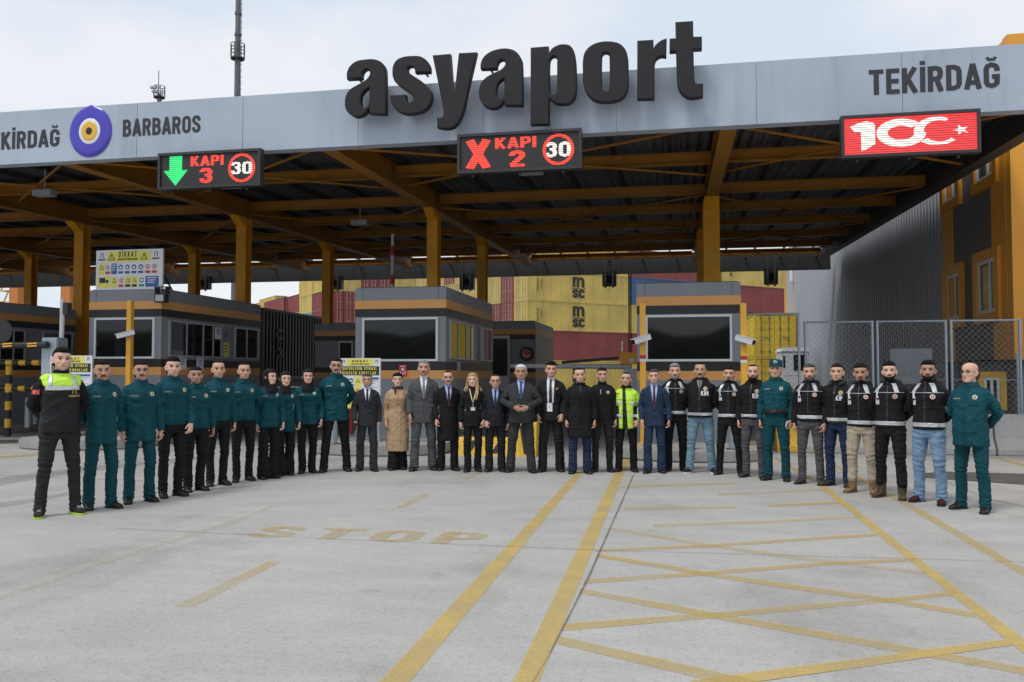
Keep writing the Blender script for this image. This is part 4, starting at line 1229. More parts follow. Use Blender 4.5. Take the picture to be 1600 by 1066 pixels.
def side_window(u0, u1, v0, v1):
    y1_, y0_ = PX(u0, 450, XW).y, PX(u1, 450, XW).y
    um = (u0 + u1) / 2
    z1_, z0_ = PX(um, v0, XW).z, PX(um, v1, XW).z
    k = MB(); s_ = .22
    k.box(XW - .10, XW + .1, y0_ - s_, y0_, z0_ - s_, z1_ + s_); k.box(XW - .10, XW + .1, y1_, y1_ + s_, z0_ - s_, z1_ + s_)
    k.box(XW - .10, XW + .1, y0_, y1_, z0_ - s_, z0_); k.box(XW - .10, XW + .1, y0_, y1_, z1_, z1_ + s_)
    sr = k.build('window_surround', M_ORANGEWALL, office)
    k = MB(); f_ = .09; ym = y0_ + (y1_ - y0_) * .38
    k.box(XW - .05, XW + .02, y0_, y0_ + f_, z0_, z1_); k.box(XW - .05, XW + .02, y1_ - f_, y1_, z0_, z1_); k.box(XW - .05, XW + .02, ym - f_ / 2, ym + f_ / 2, z0_ + f_, z1_ - f_)
    k.box(XW - .05, XW + .02, y0_ + f_, y1_ - f_, z0_, z0_ + f_); k.box(XW - .05, XW + .02, y0_ + f_, y1_ - f_, z1_ - f_, z1_)
    fr = k.build('window', M_WHITE, office)
    k = MB(); k.box(XW - .02, XW + .015, y0_ + .03, y1_ - .03, z0_ + .03, z1_ - .03); k.build('pane', mat("curtained_glass", (.10, .095, .085), rough=.08, var=.2, scale=3), fr)
for a_ in win_u: side_window(*a_)
side_window(1481, 1502, 222, 312); side_window(1531.5, 1561, 195, 278)
# recessed ground floor with the yellow framed window
k = MB(); k.box(XW + .3, XW + 12, YC + .5, YE, 0, zbt - .03); k.build('ground_floor_wall', mat("render_pale_grey", (.30, .33, .37), rough=.7, var=.08, dirt=.2), office)
k = MB(); k.box(XW - .02, XW + 2, YC - .32, YC + .5, zbt - .14, zbt - .035); k.build('soffit_trim', M_BLKPAINT, office)
Yw = YC + .5
q0, q1 = PY(1536, 590, Yw), PY(1562, 632, Yw)
k = MB(); s_ = .13
k.box(q0.x - s_, q0.x, Yw - .06, Yw, q1.z - s_, q0.z + s_); k.box(q1.x, q1.x + s_, Yw - .06, Yw, q1.z - s_, q0.z + s_); k.box(q0.x, q1.x, Yw - .06, Yw, q0.z, q0.z + s_); k.box(q0.x, q1.x, Yw - .06, Yw, q1.z - s_, q1.z)
k.build('window_surround', M_YELPAINT, office)
k = MB(); f_ = .06; xm = (q0.x + q1.x) / 2
for xa, xb in ((q0.x, q0.x + f_), (xm - f_ / 2, xm + f_ / 2), (q1.x - f_, q1.x)): k.box(xa, xb, Yw - .04, Yw, q1.z, q0.z)
k.box(q0.x, q1.x, Yw - .038, Yw, q1.z, q1.z + f_); k.box(q0.x, q1.x, Yw - .038, Yw, q0.z - f_, q0.z)
fr = k.build('window', M_WHITE, office)
k = MB(); k.box(q0.x, q1.x, Yw - .012, Yw, q1.z, q0.z); k.build('pane', M_GLASS, fr)
k = MB(); k.cyl((PY(1588, 500, YC - .45).x, YC - .45, 0), (PY(1588, 500, YC - .45).x, YC - .45, 2.0), .03, n=8); k.build('downpipe', M_GALV, office)
# gutter box on the front wall
k = MB(); p_ = PY(1585, 172, YC - .3); k.box(p_.x, p_.x + 1.4, YC - .36, YC - .3, p_.z - .03, p_.z + .04); k.build('flashing', M_ORANGE, office)

# warehouse wall, ribbed
YW1 = PX(1228, 470, XW).y
wh = thing('warehouse', (XW + 8, (YE + YW1) / 2, 0), "long ribbed pale grey warehouse wall behind the fence", 'building')
k = MB(); y = YE + .01; vs = []; fs = []; i = 0
prof = []
while y < YW1:
    prof += [(y, 0), (y + .16, 0), (y + .19, .045), (y + .28, .045)]
    y += .31
for (yy, dx_) in prof:
    vs += [(XW + .05 - dx_, yy, 0), (XW + .05 - dx_, yy, 9.2)]
for i in range(len(prof) - 1): fs.append((2 * i, 2 * i + 1, 2 * i + 3, 2 * i + 2))
k.add(vs, fs); k.box(XW + .1, XW + 16, YE + .02, YW1 - .02, 0, 9.15)
k.build('ribbed_wall', M_CLAD, wh, fix=False)
k = MB(); k.box(XW - .05, XW + .3, YW1, YW1 + .4, 0, 9.3); k.build('corner_trim', M_ORANGEWALL, wh)
k = MB(); k.box(XW - .12, XW + 16, YE + .02, YW1, 9.2, 9.45); k.build('gutter', M_CLAD, wh)
q = PX(1237, 427, XW - .1)
k = MB(); k.cyl((XW - .1, q.y, q.z - .5), (XW - .1, q.y, q.z + .6), .12, n=10); k.build('wall_lamp', M_SIGNW, wh)
# grey board / cabinet behind the fence
Yp = 19.6
q0, q1 = PY(1391, 545, Yp), PY(1457, 600, Yp)
d = thing('grey_board', ((q0.x + q1.x) / 2, Yp, 0), "blank grey board on legs behind the mesh fence", 'board')
k = MB(); k.box(q0.x, q1.x, Yp, Yp + .06, q1.z, q0.z); k.build('panel', mat("board_grey", (.26, .28, .31), rough=.5, var=.05), d)
k = MB(); k.box(q0.x + .02, q0.x + .07, Yp + .06, Yp + .11, 0, q0.z - .05); k.build('leg', M_GALV, d)
k = MB(); k.box(q1.x - .07, q1.x - .02, Yp + .06, Yp + .11, 0, q0.z - .05); k.build('leg', M_GALV, d)
k = MB(); qq = PY(1412, 585, Yp); k.box(qq.x - .03, qq.x + .02, Yp - .006, Yp, qq.z - .01, qq.z + .015); k.build('latch', M_BLKPAINT, d)
# white site cabin
Yp = 44
q0, q1 = PY(1222, 543, Yp), PY(1262, 610, Yp)
x0, x1 = q0.x, q1.x
d = thing('site_cabin', ((x0 + x1) / 2, Yp, 0), "small white site cabin with rounded roof behind the fence", 'cabin')
zt_ = q0.z
k = MB(); k.box(x0, x1 + .1, Yp, Yp + 2.6, .1, zt_ - .2); k.build('body', M_SIGNW, d, bevel=.05)
k = MB(); k.prism([(x0 - .04, Yp - .04, zt_ - .2), (x1 + .14, Yp - .04, zt_ - .2), (x1 + .05, Yp - .02, zt_ - .03), (x1 - .1, Yp - .02, zt_), (x0 + .15, Yp - .02, zt_), (x0 + .03, Yp - .02, zt_ - .03)], (0, 2.68, 0)); k.build('roof', M_SIGNW, d)
k = MB(); k.box(x0 + (x1 - x0) * .45, x1 - .02, Yp - .02, Yp + .05, zt_ - 1.15, zt_ - .36); k.build('window', M_GLASS, d)
k = MB(); k.box(x0 + .04, x0 + .14, Yp - .02, Yp + .05, zt_ - 1.0, zt_ - .42); k.build('window', M_GLASS, d)

# ================================================================ hanging lane signals at the rear edge
for u, v0, v1 in ((313, 432, 452), (520, 432, 452), (727, 428, 452), (950, 424, 447), (1203, 420, 444)):
    Yq = 39.6
    q0, q1 = PY(u - 9, v0, Yq), PY(u + 13, v1, Yq)
    lb = {313: "dark lane signal box right of the notice board on the booth roof", 520: "dark lane signal box near the sky gap beside a column", 727: "dark lane signal box above the middle booth's right end", 950: "dark lane signal box hanging over the yellow lettered containers", 1203: "dark lane signal box hanging above the red container at right"}[u]
    d = thing('lane_signal', ((q0.x + q1.x) / 2, Yq, q1.z), lb, 'signal', 'lane signals hanging from the rear canopy edge')
    k = MB(); k.box(q0.x, q1.x, Yq, Yq + .3, q1.z, q0.z); k.build('housing', M_BLKPAINT, d)
    k = MB()
    for x in (q0.x + .15, q1.x - .15): k.box(x - .04, x + .04, Yq - .08, Yq - .01, q1.z - .1, 7.0)
    k.build('hanger', M_DKSTEEL, d)
    k = MB(); k.disc(((q0.x + q1.x) / 2, Yq, (q0.z + q1.z) / 2), .16, (0, -1, 0), .03, 16); k.build('lens', M_GLASS, d)

# ================================================================ masts and cranes
def ladder_mast(u, Y, vt, vplat, r, label, nplat=True):
    q = PY(u, 500, Y); zt_ = PY(u, vt, Y).z
    d = thing('light_mast', (q.x, Y, 0), label, 'mast')
    k = MB(); k.cyl((q.x, Y, 0), (q.x, Y, zt_), r * 1.25, r * .85, n=16)
    for v in (55, 22):
        z_ = PY(u, v, Y).z
        if z_ < zt_: k.cyl((q.x, Y, z_ - .1), (q.x, Y, z_ + .1), r * 1.15, n=16)
    k.build('pole', mat("mast_grey", (.13, .13, .135), rough=.5, metal=.2, var=.2, scale=.6), d)
    k = MB()
    k.box(q.x + r * 1.2, q.x + r * 1.2 + .02, Y - .02, Y + .02, 5, zt_)
    z_ = 5
    while z_ < zt_: k.box(q.x + r * 1.0, q.x + r * 1.55, Y - .02, Y + .02, z_, z_ + .03); z_ += .5
    k.build('ladder', M_DKSTEEL, d)
    zp = PY(u, vplat, Y).z
    k = MB(); R2 = r * 2.3
    k.cyl((q.x, Y, zp - .12), (q.x, Y, zp), R2, n=16)
    for hh in (.55, 1.1):
        for i in range(16):
            a_, b_ = 2 * math.pi * i / 16, 2 * math.pi * (i + 1) / 16
            k.cyl((q.x + R2 * math.cos(a_), Y + R2 * math.sin(a_), zp + hh), (q.x + R2 * math.cos(b_), Y + R2 * math.sin(b_), zp + hh), .035, n=5)
    for i in range(8):
        a_ = 2 * math.pi * i / 8
        k.cyl((q.x + R2 * math.cos(a_), Y + R2 * math.sin(a_), zp), (q.x + R2 * math.cos(a_), Y + R2 * math.sin(a_), zp + 1.1), .035, n=5)
    k.build('platform', M_DKSTEEL, d)
    return d, q, zp, R2
ladder_mast(366, 62, -60, 91, .24, "tall grey steel mast with a ladder and round platform rising out of frame")
d, q, zp, R2 = ladder_mast(243, 80, 148, 152, .25, "distant mast top with lamp cluster and thin antenna above the fascia")
k = MB(); k.cyl((q.x - .1, 80, zp), (q.x - .1, 80, PY(243, 111, 80).z), .04, n=6); k.build('antenna', M_DKSTEEL, d)
for i in range(6):
    k = MB(); x = q.x - R2 + .2 * i; zz_ = zp + (.25 if i % 2 else .7); k.box(x, x + .24, 79.2, 79.5, zz_, zz_ + .25); k.build('floodlight', M_ALU, d)
def crane(uL, uR, Y, label):
    a_, b_ = PY(uL, 450, Y), PY(uR, 450, Y)
    d = thing('yard_crane', ((a_.x + b_.x) / 2, Y, 0), label, 'crane')
    for x in (a_.x, b_.x):
        k = MB(); k.box(x - .5, x + .5, Y - .5, Y + .5, 0, 26); k.build('leg', mat("crane_orange", (.62, .22, .05), rough=.6), d)
    k = MB(); k.box(a_.x + .5, b_.x - .5, Y - .45, Y + .45, 24.6, 26); k.build('portal_beam', MATS["crane_orange"], d)
    k = MB(); k.box(a_.x + .5, b_.x - .5, Y - .4, Y + .4, 2, 3.2); k.build('sill_beam', MATS["crane_orange"], d)
    k = MB()
    for i in range(10):
        z_ = 4 + i * 2; x = b_.x
        k.box(x - 1.6, x - .5, Y - .6, Y + .3, z_, z_ + .08); k.beam((x - 1.5, Y - .5, z_), (x - .6, Y - .5, z_ + 2), .1, .12); k.box(x - 1.6, x - .5, Y - .62, Y - .58, z_ + .9, z_ + .96)
    k.build('stair_tower', M_YELPAINT, d)
crane(-40, 27, 75, "orange yard crane leg with zigzag stairs at the far left behind the canopy")
crane(108, 215, 70, "orange yard crane leg behind the far left column")
# ================================================================ containers
CW, CHC = 2.44, 2.89
def cont_mats(nm, c): return mat("container_" + nm, c, rough=.5, var=.16, scale=.5, dirt=.5)
CC = {'yellow': cont_mats('yellow', (.62, .46, .115)), 'red': cont_mats('red', (.25, .05, .047)), 'blue': cont_mats('blue', (.05, .12, .24)),
      'teal': cont_mats('teal', (.13, .40, .40)), 'brown': cont_mats('brown', (.22, .06, .05)), 'black': mat("container_black", (.02, .018, .018), rough=.5, var=.2), 'bright yellow': cont_mats('bright_yellow', (.70, .48, .02))}
M_CDARK = mat("container_gap", (.02, .018, .016), rough=.8)
M_RODG = mat("lock_rod_dark", (.14, .13, .08), rough=.5)
M_ROD = mat("lock_rod_grey", (.45, .44, .40), rough=.5)
PROTO = {}
def container_proto(L, H):
    """local frame: long axis +X from 0 to L, width -Y side = long face at y=0, other at y=W; door end at x=0"""
    key = (L, H)
    if key in PROTO: return PROTO[key]
    k = MB(); e = .12
    # frame: corner posts, rails
    for x in (0, L - e):
        for y in (0, CW - e): k.box(x, x + e, y, y + e, 0, H)
    for y in (0, CW - .07):
        k.box(e, L - e, y, y + .07, 0, .16); k.box(e, L - e, y, y + .07, H - .1, H)
    for x in (0, L - .08):
        k.box(x, x + .08, e, CW - e, 0, .14); k.box(x, x + .08, e, CW - e, H - .12, H)
    # corrugated long sides and roof
    n = int(round((L - 2 * e) / .28)); st = (L - 2 * e) / n
    for y0, sg in ((.03, 1), (CW - .03, -1)):
        vs = []; fs = []
        for i in range(n):
            x = e + i * st
            for xx_, dy in ((x, 0), (x + st * .27, 0), (x + st * .5, .036), (x + st * .77, .036)):
                vs += [(xx_, y0 + sg * dy, .16), (xx_, y0 + sg * dy, H - .1)]
        vs += [(L - e, y0, .16), (L - e, y0, H - .1)]
        for i in range(len(vs) // 2 - 1):
            f = (2 * i, 2 * i + 2, 2 * i + 3, 2 * i + 1)
            fs.append(f if sg == 1 else f[::-1])
        k.add(vs, fs)
    k.box(.1, L - .1, .08, CW - .08, H - .06, H - .02)
    k.box(.1, L - .1, .08, CW - .08, .05, .10)
    # blank end
    vs = []; fs = []; n2 = 9; st = (CW - 2 * e) / n2
    for i in range(n2):
        y = e + i * st
        for yy, dx_ in ((y, 0), (y + st * .3, 0), (y + st * .5, .035), (y + st * .8, .035)): vs += [(L - .03 - dx_, yy, .14), (L - .03 - dx_, yy, H - .12)]
    vs += [(L - .03, CW - e, .14), (L - .03, CW - e, H - .12)]
    for i in range(len(vs) // 2 - 1): fs.append((2 * i, 2 * i + 2, 2 * i + 3, 2 * i + 1))
    k.add(vs, fs)
    body = k.mesh('body')
    doors = []
    for s_ in (0, 1):
        k = MB(); y0 = e + .01 + s_ * (CW / 2 - e); y1 = y0 + CW / 2 - e - .02
        k.box(.03, .075, y0, y1, .15, H - .13)
        for z_ in np.linspace(.3, H - .55, 5): k.box(.016, .03, y0 + .08, y1 - .08, z_, z_ + .19)
        dm = k.mesh('door')
        k = MB()
        for t in (.27, .72):
            y = y0 + (y1 - y0) * t
            k.cyl((-.012, y, .06), (-.012, y, H - .06), .022, n=6)
            for z_ in (.3, 1.0, H - .9, H - .3): k.box(-.02, .016, y - .06, y + .06, z_ - .03, z_ + .03)
        k.box(-.045, -.02, y0 + (y1 - y0) * .27, y0 + (y1 - y0) * .62, 1.1, 1.14)
        doors.append((dm, k.mesh('lock_rod')))
    PROTO[key] = (body, doors)
    return PROTO[key]
def set_mat(o, m):
    if len(o.data.materials) == 0: o.data.materials.append(m)
    o.material_slots[0].link = 'OBJECT'
    o.material_slots[0].material = m
def container(p, rz, L, H, color, label, group=None, flip=False, blank=False):
    """p: corner (door end, near long face), rz: heading of the long axis"""
    body, doors = container_proto(L, H)
    d = thing('shipping_container', p, label, 'container', group, rz=rz if abs(rz) > 1e-6 else 1e-6)
    m = CC[color]
    def part(nm, me, mm, par):
        o = bpy.data.objects.new(nm, me); COL.objects.link(o); o.parent = par; set_mat(o, mm); return o
    part('body', body, m, d)
    for dm, rm in doors:
        o = part('door', dm, m, d); part('lock_rod', rm, M_ROD if color != 'bright yellow' else M_RODG, o)
    return d
def ctext(d, body, size, x, z, m, xs=1.0, offset=.03, vertical=False):
    """lettering on the long face (y = 0) of container d"""
    me = text_mesh(body, size, extrude=.006, offset=offset, xs=xs)
    if vertical: me.transform(Matrix.Rotation(math.pi / 2, 4, 'Y'))
    me.transform(Matrix.Translation((x, -.008, z)))
    me.materials.append(m)
    o = bpy.data.objects.new('lettering', me); COL.objects.link(o); o.parent = d
    return o
def msc(d):
    for body, x, z, sx, sz, t in (("m", 5.3, 1.44, 1.4, 1.02, .21), ("SC", 5.28, .42, 1.26, .78, .24)):
        k = MB(); stroke_text(k, body, lambda a, b, l: (x + a * sx, -.006 - l * .4, z + b * sz), t=t, depth=.01, gap=.1)
        me = k.mesh('lettering'); me.materials.append(M_SIGNK); o = bpy.data.objects.new('lettering', me); COL.objects.link(o); o.parent = d
    k = MB(); k.prism([(5.05, -.004, 1.40), (5.3, -.004, 1.33), (6.7, -.004, 1.33), (6.95, -.004, 1.40), (6.7, -.004, 1.26), (5.3, -.004, 1.26)], (0, -.01, 0))
    me = k.mesh('swoosh'); me.materials.append(M_SIGNK); o = bpy.data.objects.new('swoosh', me); COL.objects.link(o); o.parent = d
    ctext(d, "MEDITERRANEAN", .16, 1.15, 1.5, M_SIGNK, vertical=True, offset=.02)
    ctext(d, "SHIPPING CO", .14, 1.55, 1.6, M_SIGNK, vertical=True, offset=.02)
AZ = R(48)                        # heading of the long axis, from +Y towards +X
RZ = math.pi / 2 - AZ
dv = Vector((math.sin(AZ), math.cos(AZ), 0)); nv = Vector((math.cos(AZ), -math.sin(AZ), 0))
C0 = PZ(824, 560, 80); C0.z = 0
ORD = ("ground level", "second level", "third level", "fourth level", "fifth level", "sixth level")
ROWN = ("front", "second", "third", "fourth", "fifth", "sixth", "seventh", "eighth", "ninth", "tenth")
def stack(base, cols, lab, rz=RZ, L=12.19, H=CHC, show=None):
    out = []
    for l, c in enumerate(cols):
        if c is None: out.append(None); continue
        out.append(container((base.x, base.y, l * H), rz, L, H, c, "%s container at %s %s" % (c, ORD[l], lab), 'stacked shipping containers'))
    return out
f0 = stack(C0, ['yellow', 'red', 'yellow', 'yellow', 'yellow'], "of the lettered stack behind the lowered boom")
for i in (0, 2, 3): msc(f0[i])
ctext(f0[1], "TRIU 8 45G1", .2, 11.3, 1.5, M_PAPER, vertical=True)
B1 = C0 + dv * 12.75
s1 = stack(B1, ['yellow', 'red', 'yellow', 'blue', 'red'], "of the stack behind the right booth")
ctext(s1[3], "seaco", .95, 2.1, 1.75, M_PAPER, offset=.03)
B2 = B1 + dv * 12.75
s2 = stack(B2, ['yellow', 'red', 'red', 'red', 'yellow'], "of the farthest right stack beside the warehouse")
ctext(s2[4], "40HC", .4, 1.2, 1.4, M_SIGNK, vertical=True)
rows = [['red', 'red', 'red', 'red', 'yellow'], ['red', 'red', 'red', 'yellow', 'brown'], ['yellow', 'yellow', 'yellow', 'yellow', 'red'], ['red', 'yellow', 'yellow', 'yellow', 'red'],
        ['yellow', 'red', 'yellow', 'yellow', 'yellow'], ['red', 'yellow', 'yellow', 'yellow', 'red'], ['yellow', 'yellow', 'red', 'red', 'yellow'], ['yellow', 'red', 'red', 'red', 'yellow'], ['red', 'yellow', 'red', 'red', 'yellow']]
for j, cols in enumerate(rows):
    stack(C0 - nv * (2.52 * (j + 1)), cols, "in the %s stack left of the lettered stack" % ROWN[j + 1])
# left block, turned the other way: door ends face right-front
RZL = math.atan2(nv.y, nv.x) + math.pi            # long axis runs along -nv (away)
CL = PZ(536, 560, 116); CL.z = 0
def lstack(base, cols, lab, L=6.06, H=2.6, heading=-nv):
    rz = math.atan2(heading.y, heading.x)
    for l, c in enumerate(cols):
        if c is None: continue
        container((base.x, base.y, l * H), rz, L, H, c, "%s container at %s %s" % (c, ORD[l], lab), 'stacked shipping containers')
# with heading -nv the local +Y side is on the left of travel; shift so that the visible corner is the base
side = Vector((-(-nv).y, (-nv).x, 0))
LB = [(0, 0, ['red', 'teal', 'brown', 'red', 'red', 'yellow'], "in the tall stack between two columns"),
      (0, 1, ['red', 'teal', 'red', 'teal', 'yellow', 'yellow'], "behind the tall stack between two columns"),
      (1, 0, ['red', 'red', 'red', 'red', 'red', 'yellow'], "right of the tall stack between two columns"),
      (2, 0, ['red', 'red', 'red', 'red', 'red', 'red'], "second right of the tall column stack"),
      (3, 0, ['red', 'red', 'red', 'red', 'red', 'red'], "third right of the tall column stack"),
      (4, 0, ['red', 'red', 'red', 'red', 'red', 'yellow'], "fourth right of the tall column stack"),
      (5, 0, ['red', 'red', 'red', 'red', 'red', 'yellow'], "fifth right of the tall column stack"),
      (6, 0, ['red', 'red', 'red', 'red', 'red', 'yellow'], "sixth right of the tall column stack"),
      (7, 0, ['red', 'red', 'red', 'yellow', 'red', 'yellow'], "seventh right of the tall column stack")]
for i, j, cols, lab in LB:
    lstack(CL - side * (2.52 * i) * (1 if True else 1) + (-nv) * 6.3 * j, cols, lab)
for n_, (u, vt, zc, cols, lab) in enumerate((
        (488, 463, 137, ['red', 'red', 'teal', 'teal', 'red'], "in the near stack left of the dark column"),
        (465, 468, 142, ['red', 'red', 'red', 'teal', 'red'], "in the second stack left of the dark column"),
        (448, 465, 170, ['yellow', 'red', 'red', 'yellow', 'red', 'yellow'], "in the small distant stack seen over the dark truck container"),
        (437, 468, 180, ['yellow', 'red', 'red', 'yellow', 'yellow', 'yellow'], "in the second small distant stack over the dark truck container"),
        (426, 470, 195, ['yellow', 'red', 'red', 'yellow', 'red', 'red'], "in the third small distant stack over the dark truck container"),
        (416, 473, 210, ['yellow', 'red', 'red', 'yellow', 'red', 'red'], "in the farthest small stack at the left end"))):
    b_ = PZ(u, 560, zc); b_.z = 0
    lstack(b_, cols, lab, L=12.19, H=CHC)
# near yellow container pair by the fence
pN = PZ(1178, 560, 50.7); pN.z = 0
az2 = R(-1.5)
# door end faces the camera: long axis away from us
for l, lb in ((0, "lower bright yellow container with closed doors by the warehouse"), (1, "upper bright yellow container with closed doors by the warehouse")):
    rz = math.pi / 2 - az2
    dd = Vector((math.sin(az2), math.cos(az2), 0))
    # local +Y is left of travel, so start from the right hand corner
    pr = pN + Vector((dd.y, -dd.x, 0)) * CW
    container((pr.x, pr.y, l * 2.62), rz, 6.06, 2.6, 'bright yellow', lb)
# dark container on a trailer in the left lane
XT = -15.2
tr = thing('truck_trailer', (XT - 1.2, 32, 0), "dark trailer carrying a black container in the left lane under the canopy", 'trailer')
k = MB(); k.box(XT - 2.3, XT - .2, 29, 36, 1.05, 1.3); k.box(XT - 2.4, XT - .1, 28.9, 29.0, .6, 1.3); k.build('chassis', M_BLKPAINT, tr)
for y in (30.2, 31.5, 32.8):
    for x in (XT - .35, XT - 2.2):
        k = MB(); k.cyl((x - .15, y, .5), (x + .15, y, .5), .5, n=20); wl = k.build('wheel', M_BLKPAINT, tr)
        k = MB(); k.cyl((x - .16, y, .5), (x + .16, y, .5), .25, n=14); k.build('rim', M_ALU, wl)
dT = container((XT - CW, 35.9, 1.32), -math.pi / 2, 6.4, 2.75, 'black', "black container riding on the trailer in the left lane")
me = text_mesh("TEX", .75, extrude=.006, offset=.01)
me.transform(Matrix.Rotation(math.pi / 2, 4, 'Y')); me.transform(Matrix.Rotation(math.pi, 4, 'Z')); me.transform(Matrix.Translation((5.2, CW + .008, 1.5)))
me.materials.append(mat("faded_lettering", (.12, .12, .12), rough=.6)); o = bpy.data.objects.new('lettering', me); COL.objects.link(o); o.parent = dT
# ================================================================ people
def pnoise(V, f, seed=0, sc=(1, 1, 1)):
    rs = np.random.RandomState(seed); P = V * np.array(sc) * f
    out = np.zeros(len(V))
    for i in range(5):
        a = rs.normal(size=3); a /= np.linalg.norm(a); b = rs.normal(size=3); b /= np.linalg.norm(b)
        out += np.sin(P @ a * (1 + .35 * i) + 2.2 * np.sin(P @ b * .6 + rs.rand() * 6) + rs.rand() * 6)
    return out / 5
class Geo:
    def __init__(s): s.v = []; s.f = []
    def add(s, vs, fs):
        n = len(s.v); s.v += [tuple(p) for p in vs]; s.f += [tuple(i + n for i in q) for q in fs]
    def rings(s, rings):
        """list of equally long closed rings -> capped loft"""
        n = len(rings[0]); vs = [p for r in rings for p in r]; fs = []
        for k in range(len(rings) - 1):
            for i in range(n):
                j = (i + 1) % n
                fs.append((k * n + i, k * n + j, (k + 1) * n + j, (k + 1) * n + i))
        fs.append(tuple(range(n - 1, -1, -1))); L = (len(rings) - 1) * n
        fs.append(tuple(range(L, L + n)))
        s.add(vs, fs)
    def zloft(s, rows, n=28, p=2.3):
        """rows: (z, cx, cy, hw, hd)"""
        R_ = []
        for z, cx, cy, hw, hd in rows:
            r = []
            for i in range(n):
                t = 2 * math.pi * i / n; c, q = math.cos(t), math.sin(t)
                r.append((cx + hw * math.copysign(abs(c) ** (2 / p), c), cy + hd * math.copysign(abs(q) ** (2 / p), q), z))
            R_.append(r)
        s.rings(R_)
    def tube(s, pts, rad, n=14, flat=1.0, side=None):
        """loft along a polyline with rounded ends; flat < 1 squashes across 'side'"""
        P = [Vector(p) for p in pts]
        rad = list(rad)
        d0 = (P[0] - P[1]).normalized(); d1 = (P[-1] - P[-2]).normalized()
        P2 = [P[0] + d0 * rad[0] * .8, P[0] + d0 * rad[0] * .5] + P + [P[-1] + d1 * rad[-1] * .5, P[-1] + d1 * rad[-1] * .8]
        r2 = [rad[0] * .35, rad[0] * .8] + rad + [rad[-1] * .8, rad[-1] * .35]
        u = Vector(side) if side is not None else None
        R_ = []
        for i, p in enumerate(P2):
            d = (P2[min(i + 1, len(P2) - 1)] - P2[max(i - 1, 0)]).normalized()
            if u is None: u = d.orthogonal().normalized()
            u = (u - d * u.dot(d)).normalized(); w_ = d.cross(u)
            R_.append([p + u * math.cos(2 * math.pi * k / n) * r2[i] * flat + w_ * math.sin(2 * math.pi * k / n) * r2[i] for k in range(n)])
        s.rings(R_)
def remesh(geo, voxel, smooth=3, fac=.5):
    me = bpy.data.meshes.new("tmp"); me.from_pydata(geo.v, [], geo.f)
    bm = bmesh.new(); bm.from_mesh(me); bmesh.ops.recalc_face_normals(bm, faces=bm.faces); bm.to_mesh(me); bm.free()
    o = bpy.data.objects.new("tmp", me); COL.objects.link(o)
    m = o.modifiers.new("r", 'REMESH'); m.mode = 'VOXEL'; m.voxel_size = voxel
    if smooth:
        m2 = o.modifiers.new("s", 'SMOOTH'); m2.factor = fac; m2.iterations = smooth
    dg = bpy.context.evaluated_depsgraph_get(); dg.update()
    r = bpy.data.meshes.new_from_object(o.evaluated_get(dg))
    bpy.data.objects.remove(o); bpy.data.meshes.remove(me)
    V = np.empty(len(r.vertices) * 3); r.vertices.foreach_get('co', V); V = V.reshape(-1, 3)
    F = np.empty(len(r.loops), dtype=np.int32); r.loops.foreach_get('vertex_index', F)
    F = F.reshape(-1, 4)
    bpy.data.meshes.remove(r)
    return V, F
def vnormals(V, F):
    n = np.cross(V[F[:, 2]] - V[F[:, 0]], V[F[:, 3]] - V[F[:, 1]])
    N = np.zeros_like(V)
    for k in range(4): np.add.at(N, F[:, k], n)
    return N / (np.linalg.norm(N, axis=1, keepdims=True) + 1e-12)
def np_mesh(V, F, name):
    me = bpy.data.meshes.new(name)
    me.vertices.add(len(V)); me.vertices.foreach_set('co', V.astype(np.float32).ravel())
    me.loops.add(F.size); me.loops.foreach_set('vertex_index', F.astype(np.int32).ravel())
    me.polygons.add(len(F)); me.polygons.foreach_set('loop_start', np.arange(0, F.size, 4, dtype=np.int32))
    me.update(calc_edges=True); me.validate()
    return me
def patch(V, F, planes, off, thick, sel=None):
    """piece of a garment cut out by planes (co, normal; keeps the negative side), lifted off and thickened"""
    c = V[F].mean(axis=1); ok = np.ones(len(F), bool)
    for co, n in planes:
        n = np.array(n, float); n /= np.linalg.norm(n)
        ok &= ((c - np.array(co)) @ n) < .03
    if sel is not None: ok &= sel(c)
    if not ok.any(): return None
    Fs = F[ok]; ids, inv = np.unique(Fs, return_inverse=True); inv = inv.reshape(Fs.shape)
    N = vnormals(V, F)[ids]; Vs = V[ids] + N * off
    bm = bmesh.new(); vs = [bm.verts.new(p) for p in Vs]
    for q in inv:
        try: bm.faces.new([vs[i] for i in q])
        except ValueError: pass
    for co, n in planes:
        bmesh.ops.bisect_plane(bm, geom=bm.verts[:] + bm.edges[:] + bm.faces[:], plane_co=co, plane_no=n, clear_outer=True)
    if not bm.faces: bm.free(); return None
    bm.normal_update()
    bm.verts.ensure_lookup_table(); bm.verts.index_update()
    n0 = len(bm.verts)
    P0 = [v.co.copy() for v in bm.verts]; P1 = [v.co - v.normal * thick for v in bm.verts]
    f0 = [tuple(v.index for v in f.verts) for f in bm.faces]
    rim = []
    for e in bm.edges:
        if len(e.link_loops) == 1:
            l = e.link_loops[0]; rim.append((l.vert.index, l.link_loop_next.vert.index))
    bm.free()
    fs = f0 + [tuple(i + n0 for i in f[::-1]) for f in f0] + [(b, a, a + n0, b + n0) for a, b in rim]
    me = bpy.data.meshes.new("patch"); me.from_pydata(P0 + P1, [], fs); me.update()
    return me

